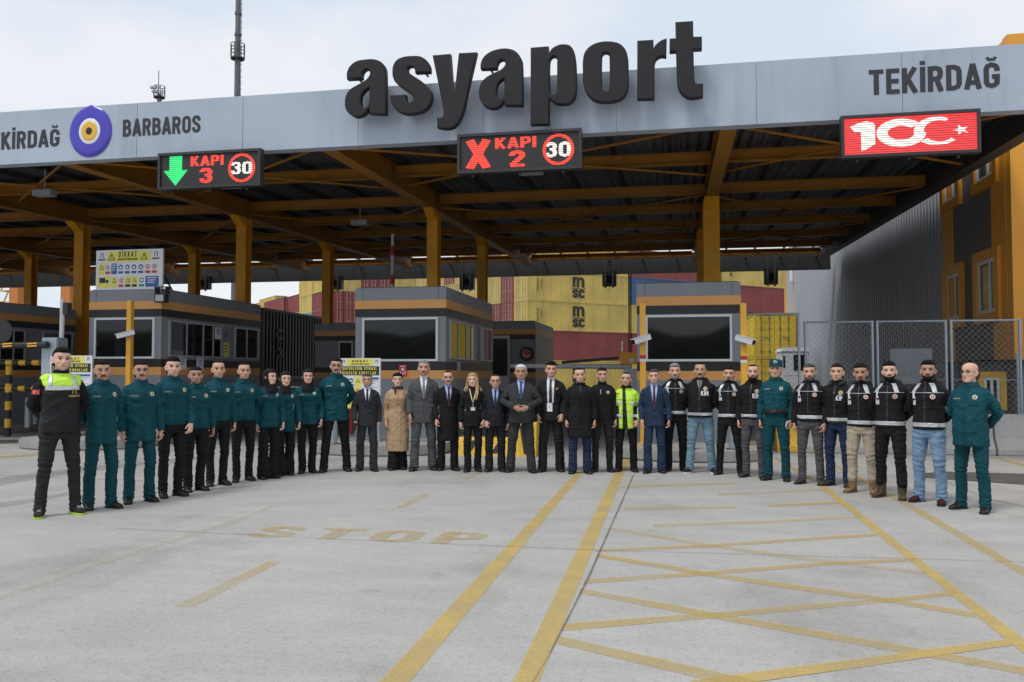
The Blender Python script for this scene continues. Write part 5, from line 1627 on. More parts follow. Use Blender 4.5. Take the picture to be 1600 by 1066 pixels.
# ---------------------------------------------------------------- materials for people
def cloth(name, col, rough=.85, bump=.25, bs=220, var=.1):
    return mat("cloth_" + name, col, rough=rough, var=var, scale=9, bump=bump, bscale=bs, spec=.25)
SKINS = [(.66, .385, .275), (.55, .31, .215), (.60, .345, .24), (.46, .255, .175), (.70, .43, .325)]
def skin_set(i):
    c = SKINS[i]
    return [mat("skin_%d" % i, c, rough=.55, var=.08, scale=25, spec=.35),
            mat("lips_%d" % i, (c[0] * .72, c[1] * .5, c[2] * .5), rough=.45, var=.05),
            mat("stubble_%d" % i, (c[0] * .74, c[1] * .76, c[2] * .78), rough=.6, var=.1, scale=60)]
def hair_mat(nm):
    c = {'black': (.012, .010, .009), 'dark': (.022, .015, .011), 'grey': (.22, .22, .22), 'white': (.62, .62, .62), 'blonde': (.42, .28, .13), 'greying': (.07, .065, .062)}[nm]
    return mat("hair_" + nm, c, rough=.85, var=.3, scale=30, bump=.6, bscale=120, spec=.12)
M_EYEW = mat("eye_white", (.55, .53, .50), rough=.2, var=0); M_IRIS = mat("eye_iris", (.02, .012, .008), rough=.15, var=0)
M_REFL = mat("reflective_tape", (.52, .54, .56), rough=.35, metal=.25, var=.06, scale=20)
M_LIME = mat("cloth_lime", (.50, .80, .06), rough=.7, var=.05, scale=9, bump=.2, bscale=200)
M_LEATHER = mat("black_leather", (.014, .013, .012), rough=.38, var=.2, scale=30)
M_SOLE = mat("rubber_sole", (.018, .017, .016), rough=.7)
M_FRAME = mat("spectacle_frame", (.02, .02, .022), rough=.3)
TEAL = cloth('teal', (.004, .062, .082)); TEALD = cloth('teal_trousers', (.004, .052, .068)); BLK = cloth('black', (.010, .010, .011)); BLKT = cloth('black_trousers', (.009, .009, .010))
CHAR = cloth('charcoal_suit', (.030, .031, .036)); GREYS = cloth('grey_suit', (.075, .077, .080)); DGREY = cloth('dark_grey_suit', (.036, .037, .038)); NAVY = cloth('navy_suit', (.018, .035, .075)); BLKSUIT = cloth('black_suit', (.016, .016, .017)); INK = cloth('ink_suit', (.015, .017, .024))
BEIGE = cloth('beige_wool', (.46, .31, .19)); JEANL = cloth('light_denim', (.17, .27, .40), var=.25); JEANB = cloth('pale_blue_denim', (.15, .25, .33), var=.25); JEANG = cloth('grey_denim', (.075, .075, .08), var=.25); JEANN = cloth('navy_denim', (.015, .030, .07), var=.2); JEANK = cloth('black_denim', (.022, .022, .023), var=.2)
KHAKI = cloth('sand_cargo', (.40, .34, .26)); OLIVE = cloth('olive', (.035, .036, .022)); SHW = cloth('white_shirt', (.70, .71, .76), bump=.1); SHB = cloth('light_blue_shirt', (.36, .44, .70), bump=.1)
TIEN = cloth('navy_tie', (.015, .02, .06), rough=.5); TIEM = cloth('maroon_tie', (.07, .018, .035), rough=.5); TIEG = cloth('grey_tie', (.20, .20, .22), rough=.5); TIEB = cloth('blue_tie', (.02, .06, .17), rough=.5); TIEK = cloth('dark_tie', (.03, .025, .022), rough=.5)
TAN = cloth('tan_suede', (.22, .13, .07)); OLBOOT = cloth('olive_suede', (.075, .055, .03)); SCARF = cloth('scarf', (.035, .035, .045)); NAVYP = cloth('navy_panel', (.012, .016, .035))
M_BADGE = mat("badge_cream", (.62, .58, .50), rough=.5); M_BADGER = mat("badge_red", (.5, .04, .045), rough=.5); M_GOLD = mat("badge_gold", (.50, .36, .10), rough=.4); M_LIMESOLE = mat("sole_lime", (.4, .6, .05), rough=.6); M_REDSHOE = cloth('red_suede', (.055, .012, .014))

# ---------------------------------------------------------------- arms
ARMS = {   # elbow, wrist, hand direction, palm normal for the side s = +1
 'side': ((.219, .03, 1.135), (.234, -.04, .882), (-.03, -.16, -1), (-1, .1, 0)),
 'side2': ((.223, .045, 1.14), (.222, -.08, .892), (-.10, -.25, -1), (-.9, .3, 0)),
 'front': ((.222, .02, 1.14), (.190, -.14, .912), (-.30, -.30, -.9), (-.4, .9, 0)),
 'back': ((.246, .105, 1.155), (.10, .20, .985), (-.9, .10, -.25), (0, 1, .2)),
 'clasp': ((.272, -.02, 1.155), (.105, -.262, 1.06), (-.85, -.12, -.35), (-.2, .95, .2)),
}
FOOT = [(0, 0), (-.055, .03), (.035, -.05), (.01, -.03)]
JIT = [((0, 0, 0), (0, 0, 0)), ((-.006, .02, .0), (-.012, .035, .005)), ((.010, -.012, 0), (.012, -.03, .012)), ((0, .01, -.01), (-.02, -.05, .02))]
def foot_y(v, s): return FOOT[v][0 if s > 0 else 1]
def arm_pts(pose, s, sw, g, v=0):
    e, w_, hd, pn = ARMS[pose]
    if pose != 'clasp':
        je, jw = JIT[(v + (0 if s > 0 else 1)) % 4]
        if pose == 'back': je, jw = tuple(a * .6 for a in je), (0, 0, jw[2])
        e = tuple(a + b for a, b in zip(e, je)); w_ = tuple(a + b for a, b in zip(w_, jw))
    k = (g - 1) * .19
    f = lambda p, a=1: Vector((s * (p[0] + k * a), p[1], p[2]))
    sh = Vector((s * sw, .012, 1.382))
    wk = 1 if pose in ('side', 'side2', 'front') else .2
    wv = f(w_, wk)
    if pose == 'clasp': wv.y -= k * .8
    if pose == 'back': wv.y += k * .4
    return sh, f(e), wv, Vector((s * hd[0], hd[1], hd[2])).normalized(), Vector((s * pn[0], pn[1], pn[2])).normalized()
def hand(geo, w_, d, pn, s, sc=1.0, curl=.5):
    """palm, four fingers and a thumb grown from the wrist w_ along d; pn is the palm normal"""
    d = d.normalized(); pn = (pn - d * pn.dot(d)).normalized()
    # the thumb points forwards (-Y) when the arm hangs
    sd = d.cross(pn).normalized()
    if sd.y > 0: sd = -sd
    geo.tube([w_ - d * .02, w_ + d * .025, w_ + d * .06, w_ + d * .088], [.027 * sc, .034 * sc, .041 * sc, .038 * sc], 14, .42, pn)
    for i, (o, L) in enumerate(((.031, .068), (.011, .078), (-.010, .072), (-.030, .056))):
        b = w_ + d * (.084 - .004 * abs(i - 1)) + sd * o * sc
        c1 = curl * (.5 + .12 * i)
        d1 = (d * math.cos(c1) + pn * math.sin(c1)); c2 = c1 + .55 + curl * .5
        d2 = (d * math.cos(c2) + pn * math.sin(c2)); c3 = c2 + .4
        d3 = (d * math.cos(c3) + pn * math.sin(c3))
        p1 = b + d1 * L * .5; p2 = p1 + d2 * L * .34; p3 = p2 + d3 * L * .26
        geo.tube([b - d * .012, b, p1, p2, p3], [.0088, .0092, .0085, .0078, .0068], 8)
    b = w_ + d * .022 + sd * .030
    t1 = b + (d * .7 + sd * .62 + pn * .25).normalized() * .034
    t2 = t1 + (d * .9 + sd * .25 + pn * .35).normalized() * .03
    t3 = t2 + (d * .9 + sd * .02 + pn * .45).normalized() * .02
    geo.tube([b - sd * .012, b, t1, t2, t3], [.013, .0135, .0115, .0098, .0078], 8)

HEAD0 = 1.505
HEAD_ROWS = [(-.004, .016, -.080, -.045), (.004, .034, -.092, -.02), (.02, .0475, -.0985, .0), (.042, .0565, -.098, .025), (.065, .0625, -.096, .05), (.09, .0675, -.0945, .075), (.118, .0715, -.091, .092),
             (.145, .074, -.0925, .101), (.17, .0745, -.089, .102), (.195, .069, -.076, .093), (.213, .057, -.058, .075), (.226, .036, -.034, .048), (.232, .012, -.01, .018)]
def body_geo(aL, aR, st, sw, g, hand_curl, v=0):
    ge = Geo()
    ge.zloft([(.84, 0, 0, .13, .10), (.92, 0, 0, .155, .105), (1.06, 0, 0, .135, .095), (1.2, 0, 0, .145, .10), (1.32, 0, .0, .14, .09), (1.385, 0, .008, .11, .07), (1.43, 0, .012, .07, .058), (1.475, 0, .012, .06, .056)])
    ge.tube([(-sw + .01, .012, 1.375), (-.07, .015, 1.41), (0, .015, 1.43), (.07, .015, 1.41), (sw - .01, .012, 1.375)], [.035, .036, .04, .036, .035])
    ge.tube([(0, .02, 1.42), (0, .014, 1.48), (0, .008, 1.56), (0, .012, 1.60)], [.06, .0545, .0535, .055], 18)
    for s, pose in ((1, aL), (-1, aR)):
        sh, el, wr, hd, pn = arm_pts(pose, s, sw, g, v); fy = foot_y(v, s)
        up = sh.lerp(el, .45); fo = el.lerp(wr, .3)
        ge.tube([sh, up, el, fo, el.lerp(wr, .75), wr], [.04, .038, .034, .036, .03, .026])
        hand(ge, wr, hd, pn, s, 1.0, hand_curl)
        hip = Vector((s * .085, 0, .90)); kn = Vector((s * (.06 + st * .5), -.012 + fy * .6, .48)); an = Vector((s * st, .025 + fy, .085))
        ge.tube([hip, hip.lerp(kn, .4), kn, kn.lerp(an, .3), an], [.07, .06, .038, .034, .026])
        ge.tube([an, (s * (st + .006), fy, .05), (s * (st + .02), fy - .06, .038)], [.026, .024, .016])
    def row(z, hw, yf, yb): return (HEAD0 + z, 0, (yf + yb) / 2, hw, (yb - yf) / 2)
    ge.zloft([row(*r) for r in HEAD_ROWS], 30, 2.25)
    # nose and ears
    Z0 = HEAD0
    ge.tube([(0, -.083, Z0 + .128), (0, -.096, Z0 + .108), (0, -.108, Z0 + .088), (0, -.108, Z0 + .079)], [.009, .0095, .0125, .0125], 10)
    ge.tube([(-.0135, -.098, Z0 + .0785), (.0135, -.098, Z0 + .0785)], [.0085, .0085], 8)
    for s in (1, -1):
        ge.tube([(s * .073, .002, Z0 + .072), (s * .079, .010, Z0 + .09), (s * .081, .016, Z0 + .112), (s * .076, .012, Z0 + .128)], [.008, .011, .013, .010], 8)
    # lips
    ge.tube([(-.021, -.0925, Z0 + .0485), (-.008, -.0985, Z0 + .0525), (.008, -.0985, Z0 + .0525), (.021, -.0925, Z0 + .0485)], [.003, .005, .005, .003], 8)
    ge.tube([(-.018, -.093, Z0 + .0455), (0, -.0985, Z0 + .0425), (.018, -.093, Z0 + .0455)], [.003, .0055, .003], 8)
    return ge
BODY_CACHE = {}
def get_body(aL, aR, st, sw, g, curl, v=0):
    key = (aL, aR, round(st, 2), round(sw, 3), round(g, 2), curl, v)
    if key not in BODY_CACHE:
        V, F = remesh(body_geo(aL, aR, st, sw, g, curl, v), .0058, 1, .5)
        N = vnormals(V, F); Z0 = HEAD0
        def gs(c, s_): return np.exp(-(((V - np.array(c)) / np.array(s_)) ** 2).sum(axis=1))
        d = np.zeros(len(V))
        for s in (1, -1):
            d -= .0065 * gs((s * .033, -.088, Z0 + .121), (.017, .03, .011))       # eye sockets
            d += .0035 * gs((s * .03, -.094, Z0 + .141), (.022, .03, .007))        # brow ridge
            d += .0045 * gs((s * .045, -.08, Z0 + .092), (.018, .03, .016))        # cheekbone
            d -= .0035 * gs((s * .042, -.085, Z0 + .062), (.016, .03, .018))
        d += .005 * gs((0, -.098, Z0 + .012), (.018, .03, .012))                   # chin
        d -= .003 * gs((0, -.099, Z0 + .031), (.022, .03, .006))
        d -= .0035 * gs((0, -.099, Z0 + .0475), (.024, .03, .0022))                # mouth line
        V = V + N * d[:, None]
        BODY_CACHE[key] = (V, F)
    return BODY_CACHE[key]

class Head:
    """per-person head morph and turn, applied to the face and everything worn on the head"""
    def __init__(s, fw=1.0, fl=1.0, yaw=0.0, tilt=0.0, sz=1.0, roll=0.0):
        s.fw, s.fl, s.sz = fw, fl, sz
        s.M = np.array((Euler((tilt, roll, yaw)).to_matrix()))
        s.o = np.array((0, .012, HEAD0 + .02))
    def __call__(s, V, w_=None):
        V = np.asarray(V, float)
        L = V - s.o
        L2 = L * np.array((s.fw, (s.fw + 1) / 2, s.fl)) * s.sz
        L2 = L2 @ s.M.T
        if w_ is None: return L2 + s.o
        return V * (1 - w_[:, None]) + (L2 + s.o) * w_[:, None]
def sstep(a, b, x):
    t = np.clip((x - a) / (b - a), 0, 1); return t * t * (3 - 2 * t)
def head_piece(hd, geo, name, m, par, voxel=.006, smooth=2, rough=0.0, seed=1, sc=(1, 1, 1)):
    V, F = remesh(geo, voxel, smooth)
    if rough:
        V = V + vnormals(V, F) * (pnoise(V, 150, seed, sc) * rough)[:, None]
    V = hd(V)
    return link(name, np_mesh(V, F, name), m, par, True)
def hrow(z, hw, yf, yb): return (HEAD0 + z, 0, (yf + yb) / 2, hw, (yb - yf) / 2)
HAIR = {
 'short': [(.03, .055, .035, .085), (.06, .0715, .02, .101), (.095, .0775, .009, .110), (.12, .079, -.004, .113), (.145, .0805, -.026, .1145), (.165, .081, -.046, .1145), (.180, .080, -.068, .112), (.193, .0765, -.0865, .107), (.207, .069, -.084, .097), (.222, .055, -.066, .079), (.235, .034, -.040, .048), (.241, .011, -.012, .018)],
 'quiff': [(.03, .053, .035, .085), (.06, .0705, .02, .101), (.095, .076, .009, .109), (.12, .0775, -.004, .1125), (.145, .079, -.026, .1145), (.165, .080, -.046, .115), (.182, .0795, -.070, .113), (.196, .077, -.091, .108), (.214, .071, -.095, .098), (.232, .060, -.084, .080), (.247, .042, -.058, .054), (.254, .014, -.02, .02)],
 'receding': [(.03, .054, .036, .084), (.06, .0705, .022, .100), (.095, .076, .012, .108), (.12, .077, .002, .111), (.145, .078, -.012, .112), (.165, .0785, -.026, .112), (.185, .076, -.044, .107), (.203, .068, -.066, .096), (.218, .055, -.062, .079), (.231, .036, -.042, .050), (.237, .011, -.012, .018)],
 'fringe': [(.03, .055, .04, .086), (.06, .072, .026, .104), (.095, .0785, .018, .110), (.125, .0785, .014, .112), (.145, .077, .02, .112), (.16, .070, .03, .108), (.17, .05, .04, .1)],
 'bob': [(.02, .060, .03, .088), (.06, .076, .012, .108), (.095, .083, -.006, .116), (.125, .086, -.026, .119), (.15, .087, -.046, .12), (.17, .087, -.066, .12), (.19, .083, -.086, .117), (.21, .075, -.085, .107), (.23, .058, -.068, .084), (.243, .034, -.04, .05), (.248, .01, -.01, .02)],
}
BEARD = [(-.012, .022, -.086, -.035), (.0, .043, -.1035, -.005), (.018, .055, -.1085, .012), (.034, .0605, -.104, .016), (.05, .0645, -.090, .018), (.07, .0685, -.060, .018), (.09, .0715, -.025, .016), (.105, .0715, -.008, .012)]
GOATEE = [(-.012, .020, -.088, -.045), (.0, .030, -.105, -.05), (.016, .033, -.110, -.05), (.030, .026, -.106, -.05), (.038, .012, -.101, -.06)]

# ---------------------------------------------------------------- garments
def fold_disp(V, F, segs, seed, amp=.004):
    """cloth folds: rings across limbs near the bends, soft drags elsewhere"""
    N = vnormals(V, F)
    d = pnoise(V, 24, seed, (1, 1, .8)) * amp * .8 + pnoise(V, 62, seed + 3, (1, 1, .6)) * amp * .3
    q = pnoise(V, 15, seed + 5, (1, 1, 1.25)); d += amp * (1.2 * np.exp(-(q / .16) ** 2) - .35)          # creases
    q = pnoise(V, 21, seed + 6, (.8, 1, 1.4)); d += amp * .7 * np.exp(-(q / .12) ** 2)
    for (p, q, centre, sig, wl, a_) in segs:
        p, q = np.array(p), np.array(q); L = np.linalg.norm(q - p); ax = (q - p) / L
        t = (V - p) @ ax
        r = np.linalg.norm(V - p - t[:, None] * ax, axis=1)
        m_ = np.exp(-((t - centre * L) / sig) ** 2) * (r < .11)
        ph = pnoise(V, 22, seed + 9) * 2.6
        d += a_ * m_ * np.sin(2 * math.pi * t / wl + ph)
    return V + N * d[:, None]
def torso_rows(g, hem, belly, wmn, flare=1.0, long=False):
    g = g * .955
    w_ = .93 if wmn else 1.0
    b = belly
    rows = [(hem, 0, .0 - b * .25, .181 * g * w_ * flare, (.130 if hem > .7 else .15) * g + b * .3), (hem + .015, 0, -b * .3, .183 * g * w_ * flare, (.132 if hem > .7 else .15) * g + b * .35)]
    if hem < .72: rows.append((.80, 0, -b * .3, .186 * g * w_ * (1 + (flare - 1) * .8), .138 * g + b * .35))
    if hem < .93: rows.append((.98, 0, -b * .5, .178 * g * w_ * (1.05 if wmn else 1) * (1 + (flare - 1) * .5), .132 * g + b * .6))
    rows += [(1.09, 0, -b * .55, (.169 if not wmn else .160) * g * w_, .124 * g + b * .7), (1.20, 0, -b * .3, .175 * g * w_, .128 * g + b * .4), (1.29, 0, -.006 if wmn else 0, .180 * g * w_, .134 * g + (.012 if wmn else 0)),
             (1.355, 0, .004, .172 * w_ * (1 + (g - 1) * .6), .120), (1.40, 0, .008, .138 * w_, .102), (1.44, 0, .012, .098, .082), (1.475, 0, .014, .070, .066)]
    return rows
def jacket(p):
    g, sw = p['g'], p['sw']
    ge = Geo(); wmn = p.get('f', False)
    ge.zloft(torso_rows(g, p['hem'], p['belly'], wmn, p.get('flare', 1.0)), 36, 2.35)
    ge.tube([(-sw + .005, .012, 1.370), (-.105, .014, 1.402), (-.05, .016, 1.436), (.05, .016, 1.436), (.105, .014, 1.402), (sw - .005, .012, 1.370)], [.060, .055, .046, .046, .055, .060])
    segs = []
    r_ = p.get('sleeve', 1.0)
    for s, pose in ((1, p['aL']), (-1, p['aR'])):
        sh, el, wr, hd, pn = arm_pts(pose, s, sw, g, p['v'])
        we = el.lerp(wr, .93)
        ge.tube([sh + Vector((-s * .012, 0, -.012)), sh.lerp(el, .3), sh.lerp(el, .7), el, el.lerp(wr, .4), we], [.0665 * r_, .064 * r_, .0595 * r_, .056 * r_, .0525 * r_, .0455 * r_], 18)
        segs += [(sh, el, .88, .07, .040, .0045), (el, wr, .15, .07, .042, .004), (el, wr, .85, .05, .034, .003), (sh, el, .25, .06, .05, .0025)]
    c = p.get('collar')
    if c == 'stand': ge.zloft([(1.43, 0, .014, .090, .084), (1.465, 0, .009, .080, .080), (1.50, 0, .010, .075, .078), (1.518, 0, .014, .070, .072)], 26, 2.1)
    if c == 'fold':
        ge.zloft([(1.44, 0, .014, .10, .09), (1.475, 0, .012, .094, .09), (1.505, 0, .014, .078, .078), (1.512, 0, .014, .07, .07)], 26, 2.1)
    if c == 'hood':
        ge.zloft([(1.43, 0, .02, .105, .095), (1.465, 0, .02, .098, .098), (1.50, 0, .022, .084, .090), (1.512, 0, .024, .074, .08)], 26, 2.1)
        ge.tube([(-.10, .03, 1.45), (-.085, .10, 1.46), (0, .13, 1.455), (.085, .10, 1.46), (.10, .03, 1.45)], [.035, .045, .055, .045, .035])
    if c == 'lapel':
        ge.zloft([(1.45, 0, .02, .086, .074), (1.485, 0, .026, .070, .066), (1.495, 0, .03, .062, .058)], 26, 2.1)
    V, F = remesh(ge, .0095, 3, .5)
    V = fold_disp(V, F, segs, p['seed'], p.get('amp', .0042))
    return V, F
def trousers(p):
    g, st = p['g'], p['st']; k = {'slim': .9, 'reg': 1.0, 'suit': 1.08, 'wide': 1.22}[p['leg']]
    ge = Geo(); segs = []
    gb = (1 + (g - 1) * .8) * (.88 if p['hem'] < .7 else (.93 if p['hem'] < .84 else 1))
    ge.zloft([(.80, 0, .005, .150 * gb, .105), (.86, 0, .004, .166 * gb, .116), (.94, 0, .002, .163 * gb, .115), (1.03, 0, 0, .158 * gb, .108), (1.06, 0, 0, .15 * gb, .10)], 32, 2.4)
    for s in (1, -1):
        hip = Vector((s * .088 * gb, .003, .90)); fy = foot_y(p['v'], s); kn = Vector((s * (.058 + st * .5), -.012 + fy * .6, .48)); an = Vector((s * st, .022 + fy, .085))
        ext_ = .19 if p['boot'] else (.055 if p['leg'] != 'wide' else .045)
        hem = Vector((s * (st + .004), .018 + fy, ext_))
        mid = hip.lerp(kn, .45); cf = kn.lerp(an, .35) + Vector((0, .018, 0))
        low = {'slim': .056, 'reg': .064, 'suit': .073, 'wide': .105}[p['leg']]
        ge.tube([hip, hip.lerp(kn, .2), mid, kn, cf, an + Vector((0, 0, .06 if not p['boot'] else .16)), hem], [.094 * gb, .093 * gb, .083 * gb * k ** .5, .0665 * k, .064 * k, low, low * 1.02], 18, 1.0, (1, 0, 0))
        segs += [(kn, an, 1.0, .10, .045, .0055), (hip, kn, .97, .09, .06, .0045), (hip, kn, .15, .09, .07, .004)]
    V, F = remesh(ge, .0095, 3, .5)
    V = fold_disp(V, F, segs, p['seed'] + 40, .0048)
    V[:, 2] = np.maximum(V[:, 2], .012)
    return V, F
def shoe(p, s, par, mats, boot=False, ang=None):
    st = p['st']; a = R((16 if ang is None else ang)) * s
    fx, fy = math.sin(a), -math.cos(a)
    f = Vector((fx, fy, 0)); r = Vector((-fy, fx, 0))
    o = Vector((s * st, .028 + foot_y(p['v'], s), 0))
    rows = [(-.070, .020, .055), (-.062, .032, .085), (-.03, .037, .10), (.02, .040, .10), (.06, .043, .084), (.105, .0475, .064), (.145, .045, .053), (.175, .034, .044), (.192, .016, .032)]
    ge = Geo(); R_ = []
    for t, hw, hh in rows:
        ring_ = []
        for i in range(14):
            q = 2 * math.pi * i / 14; c, sn = math.cos(q), math.sin(q)
            x = hw * math.copysign(abs(c) ** .75, c); zc = .018 + (hh - .018) / 2; z = zc + (hh - .018) / 2 * math.copysign(abs(sn) ** .8, sn)
            ring_.append(o + f * t + r * x + Vector((0, 0, z)))
        R_.append(ring_)
    ge.rings(R_)
    if boot: ge.tube([o + Vector((0, 0, .06)), o + Vector((0, .002, .14)), o + Vector((0, .004, .215))], [.05, .056, .063], 16)
    V, F = remesh(ge, .008, 2)
    if boot: V = V + vnormals(V, F) * (pnoise(V, 60, 5) * .003)[:, None]
    me = np_mesh(V, F, 'shoe'); ob = link('boot' if boot else 'shoe', me, mats[0], par, True)
    k = MB(); pts = []
    for t, hw, hh in rows: pts.append(o + f * t + r * (hw + .003) + Vector((0, 0, .001)))
    for t, hw, hh in rows[::-1]: pts.append(o + f * t - r * (hw + .003) + Vector((0, 0, .001)))
    k.prism(pts, (0, 0, .02)); k.build('sole', mats[1], ob)
    k = MB()
    for j in range(4):
        c = o + f * (.045 + .018 * j) + Vector((0, 0, .095 - .0085 * j))
        k.beam(c - r * .016, c + r * .016, .005, .004)
    k.build('laces', mats[2] if len(mats) > 2 else M_SOLE, ob)
class Front:
    """finds points on the front of a garment"""
    def __init__(s, V, F):
        s.t = BVHTree.FromPolygons([tuple(v) for v in V], [tuple(int(i) for i in q) for q in F])
    def at(s, x, z, side=None):
        if side: h = s.t.ray_cast(Vector((side * 1.0, x, z)), Vector((-side, 0, 0)))
        else: h = s.t.ray_cast(Vector((x, -1.0, z)), Vector((0, 1, 0)))
        return h[0], h[1]
def stick(me, loc, nrm, off=.004):
    """turn a flat mesh made facing -Y so that it lies on a surface"""
    n = Vector(nrm); n.z *= .6; n.normalize()
    q = Vector((0, -1, 0)).rotation_difference(n)
    me.transform(Matrix.Translation(Vector(loc) + n * off) @ q.to_matrix().to_4x4())
    return me
def badge(fr, x, z, r, par, cols, side=None, name='badge'):
    loc, n = fr.at(x, z, side)
    if loc is None: return
    k = MB(); k.disc((0, .004, 0), r, (0, -1, 0), .006, 18); b = link(name, stick(k.mesh('badge'), loc, n), cols[0], par)
    k = MB(); k.disc((0, -.0025, 0), r * .62, (0, -1, 0), .002, 16); link('badge_field', stick(k.mesh('badge'), loc, n), cols[1], b)
    k = MB(); k.disc((0, -.005, -.0), r * .25, (0, -1, 0), .002, 10); link('badge_mark', stick(k.mesh('badge'), loc, n), cols[2] if len(cols) > 2 else M_PAPER, b)
def chest_text(fr, body, x, z, size, par, m=None, xs=.85):
    loc, n = fr.at(x, z)
    if loc is None: return
    k = MB(); L = stroke_len(body); stroke_text(k, body, lambda x, y, l: ((x - L / 2) * size, -l, y * size), t=.16, depth=.002)
    link('lettering', stick(k.mesh('lettering'), loc, n, .008), m or M_PAPER, par)
def slab(fr, x, z, w_, h_, m, par, name, th=.006, rot=0.0):
    loc, n = fr.at(x, z)
    if loc is None: return
    k = MB(); k.box(-w_ / 2, w_ / 2, -th, .01, -h_ / 2, h_ / 2)
    me = k.mesh(name); me.transform(Matrix.Rotation(rot, 4, 'Y')); link(name, stick(me, loc, n, .0), m, par)

def person(u, vf, vt, label, turn=0.0, top='jacket', tm=BLK, leg='reg', lm=BLKT, aL='side', aR='side', hem=.88, collar='stand', g=1.0, belly=0.0, skin=0, hair='short', hc='black',
           beard=None, glasses=False, f=False, st=.11, shoes='shoe', sm=None, fw=1.0, fl=1.0, hy=None, tilt=0.0, curl=.5, extras=(), shirt=None, tie=None, vapex=1.16, hat=0.0, stub=True, sleeve=1.0, flare=1.0, dy=.09, roll=0.0, amp=.0062, hsz=1.05):
    seed = int(u)
    base = G(u, vf); base.y += dy
    # keep the photo column when stepping back to the ankles
    base.x = PY(u, 600, base.y).x
    H = PY(u, vt, base.y).z
    s_ = H / (1.745 + hat + (.012 if hair == 'quiff' else 0))
    rz = -math.atan2(base.x, base.y) + R(turn)
    root = thing('person', base, label, 'person', None, rz=rz if abs(rz) > 1e-6 else 1e-6)
    root.scale = (s_, s_, s_)
    sw = .145 if f else .158; st = st * .85
    var = (seed * 7 + seed // 3) % 4
    p = dict(v=var, boot=shoes == 'boot', g=g, belly=belly, hem=hem, collar=collar, aL=aL, aR=aR, st=st, sw=sw, leg=leg, seed=seed, f=f, sleeve=sleeve, flare=flare, amp=amp)
    rv = random.Random(seed)
    roll += rv.uniform(-.045, .045); tilt += rv.uniform(-.03, .05)
    hyv = (hy if hy is not None else -turn * .8) + rv.uniform(-6, 6)
    hsz = hsz * (.94 if (u < 130 or u > 1370) else (.97 if u < 400 else 1))
    flare = flare if top != 'coat' else flare * 1.10
    if f and top != 'coat': flare = 1.06
    p['flare'] = flare
    hd = Head(fw * 1.05, fl * .985, R(hyv), tilt, hsz * (1.0 if not f else .97), roll)
    # ---- body
    V, F = get_body(aL, aR, st, sw, g, curl, var)
    wgt = sstep(1.485, 1.545, V[:, 2])
    V2 = hd(V, wgt)
    me = np_mesh(V2, F, 'body')
    c = V[F].mean(axis=1); Z = c[:, 2] - HEAD0
    mi = np.zeros(len(F), np.int32)
    lip = (np.abs(c[:, 0]) < .0235) & (np.abs(Z - .0475) < .0085 - .004 * (np.abs(c[:, 0]) / .0235) ** 2) & (c[:, 1] < -.085)
    if stub and not f:
        jaw = (Z > -.02) & (Z < .075) & (c[:, 1] < .0) & (c[:, 1] > -.2) & (np.abs(c[:, 0]) > .0) & ((Z < .066 - .35 * np.maximum(0, -.05 - c[:, 1]) ) | (np.abs(c[:, 0]) > .052))
        mi[jaw & (c[:, 2] > 1.5)] = 2
        mi[(np.abs(c[:, 0]) < .016) & (Z > .062) & (Z < .12)] = 0
    mi[lip] = 1
    me.polygons.foreach_set('material_index', mi)
    body = link('body', me, skin_set(skin), root, True)
    # ---- face parts
    Z0 = HEAD0
    hm = hair_mat(hc if hc not in ('white', 'grey', 'blonde') else ('greying' if hc != 'blonde' else 'dark'))
    def simple(k, nm, m, par, smooth=True):
        V_ = hd(np.array(k.v)); k.v = [tuple(q) for q in V_]
        return k.build(nm, m, par, smooth)
    for s in (1, -1):
        k = MB(); n_ = 12
        vs = []; fs = []; cx, cy, cz = s * .0325, -.0755, Z0 + .1205; r = .0128
        for i in range(1, 8):
            ph = math.pi * i / 8
            for j in range(n_):
                th = 2 * math.pi * j / n_
                vs.append((cx + r * math.sin(ph) * math.cos(th), cy - r * math.cos(ph), cz + r * .72 * math.sin(ph) * math.sin(th)))
        for i in range(6):
            for j in range(n_): fs.append((i * n_ + j, i * n_ + (j + 1) % n_, (i + 1) * n_ + (j + 1) % n_, (i + 1) * n_ + j))
        fs += [tuple(range(n_ - 1, -1, -1)), tuple(range(6 * n_, 7 * n_))]
        k.add(vs, fs); k.m = [1 if i < 2 * n_ else 0 for i in range(6 * n_)] + [1, 0]
        simple(k, 'eye', [M_EYEW, M_IRIS], root)
        k = MB(); k.tube([(s * .018, -.0895, Z0 + .126), (s * .033, -.091, Z0 + .1300), (s * .048, -.084, Z0 + .1255)], .0016, 6); simple(k, 'eyelid', M_IRIS if f else hair_mat('dark'), root)
        k = MB(); k.tube([(s * .014, -.0955, Z0 + .1425), (s * .030, -.0975, Z0 + .1465), (s * .045, -.0915, Z0 + .1445), (s * .054, -.083, Z0 + .139)], .0034 if not f else .0022, 6); simple(k, 'eyebrow', hm, root)
    if glasses:
        k = MB()
        for s in (1, -1):
            pts = [(s * .0335 + .0215 * math.cos(t), -.104 + .004 * abs(math.cos(t)), Z0 + .119 + .0165 * math.sin(t)) for t in np.linspace(0, 2 * math.pi, 17)]
            k.tube(pts, .0019, 5)
            k.tube([(s * .055, -.10, Z0 + .124), (s * .078, -.06, Z0 + .122), (s * .081, .01, Z0 + .119)], .0018, 5)
        k.tube([(-.012, -.104, Z0 + .121), (0, -.1065, Z0 + .124), (.012, -.104, Z0 + .121)], .0018, 5)
        simple(k, 'glasses', M_FRAME, root)
    if beard in ('full', 'short'):
        ge = Geo(); ge.zloft([hrow(*r) for r in BEARD], 28, 2.2); head_piece(hd, ge, 'beard', hair_mat(hc), root, .006, 2, .0018 if beard == 'full' else .001, seed)
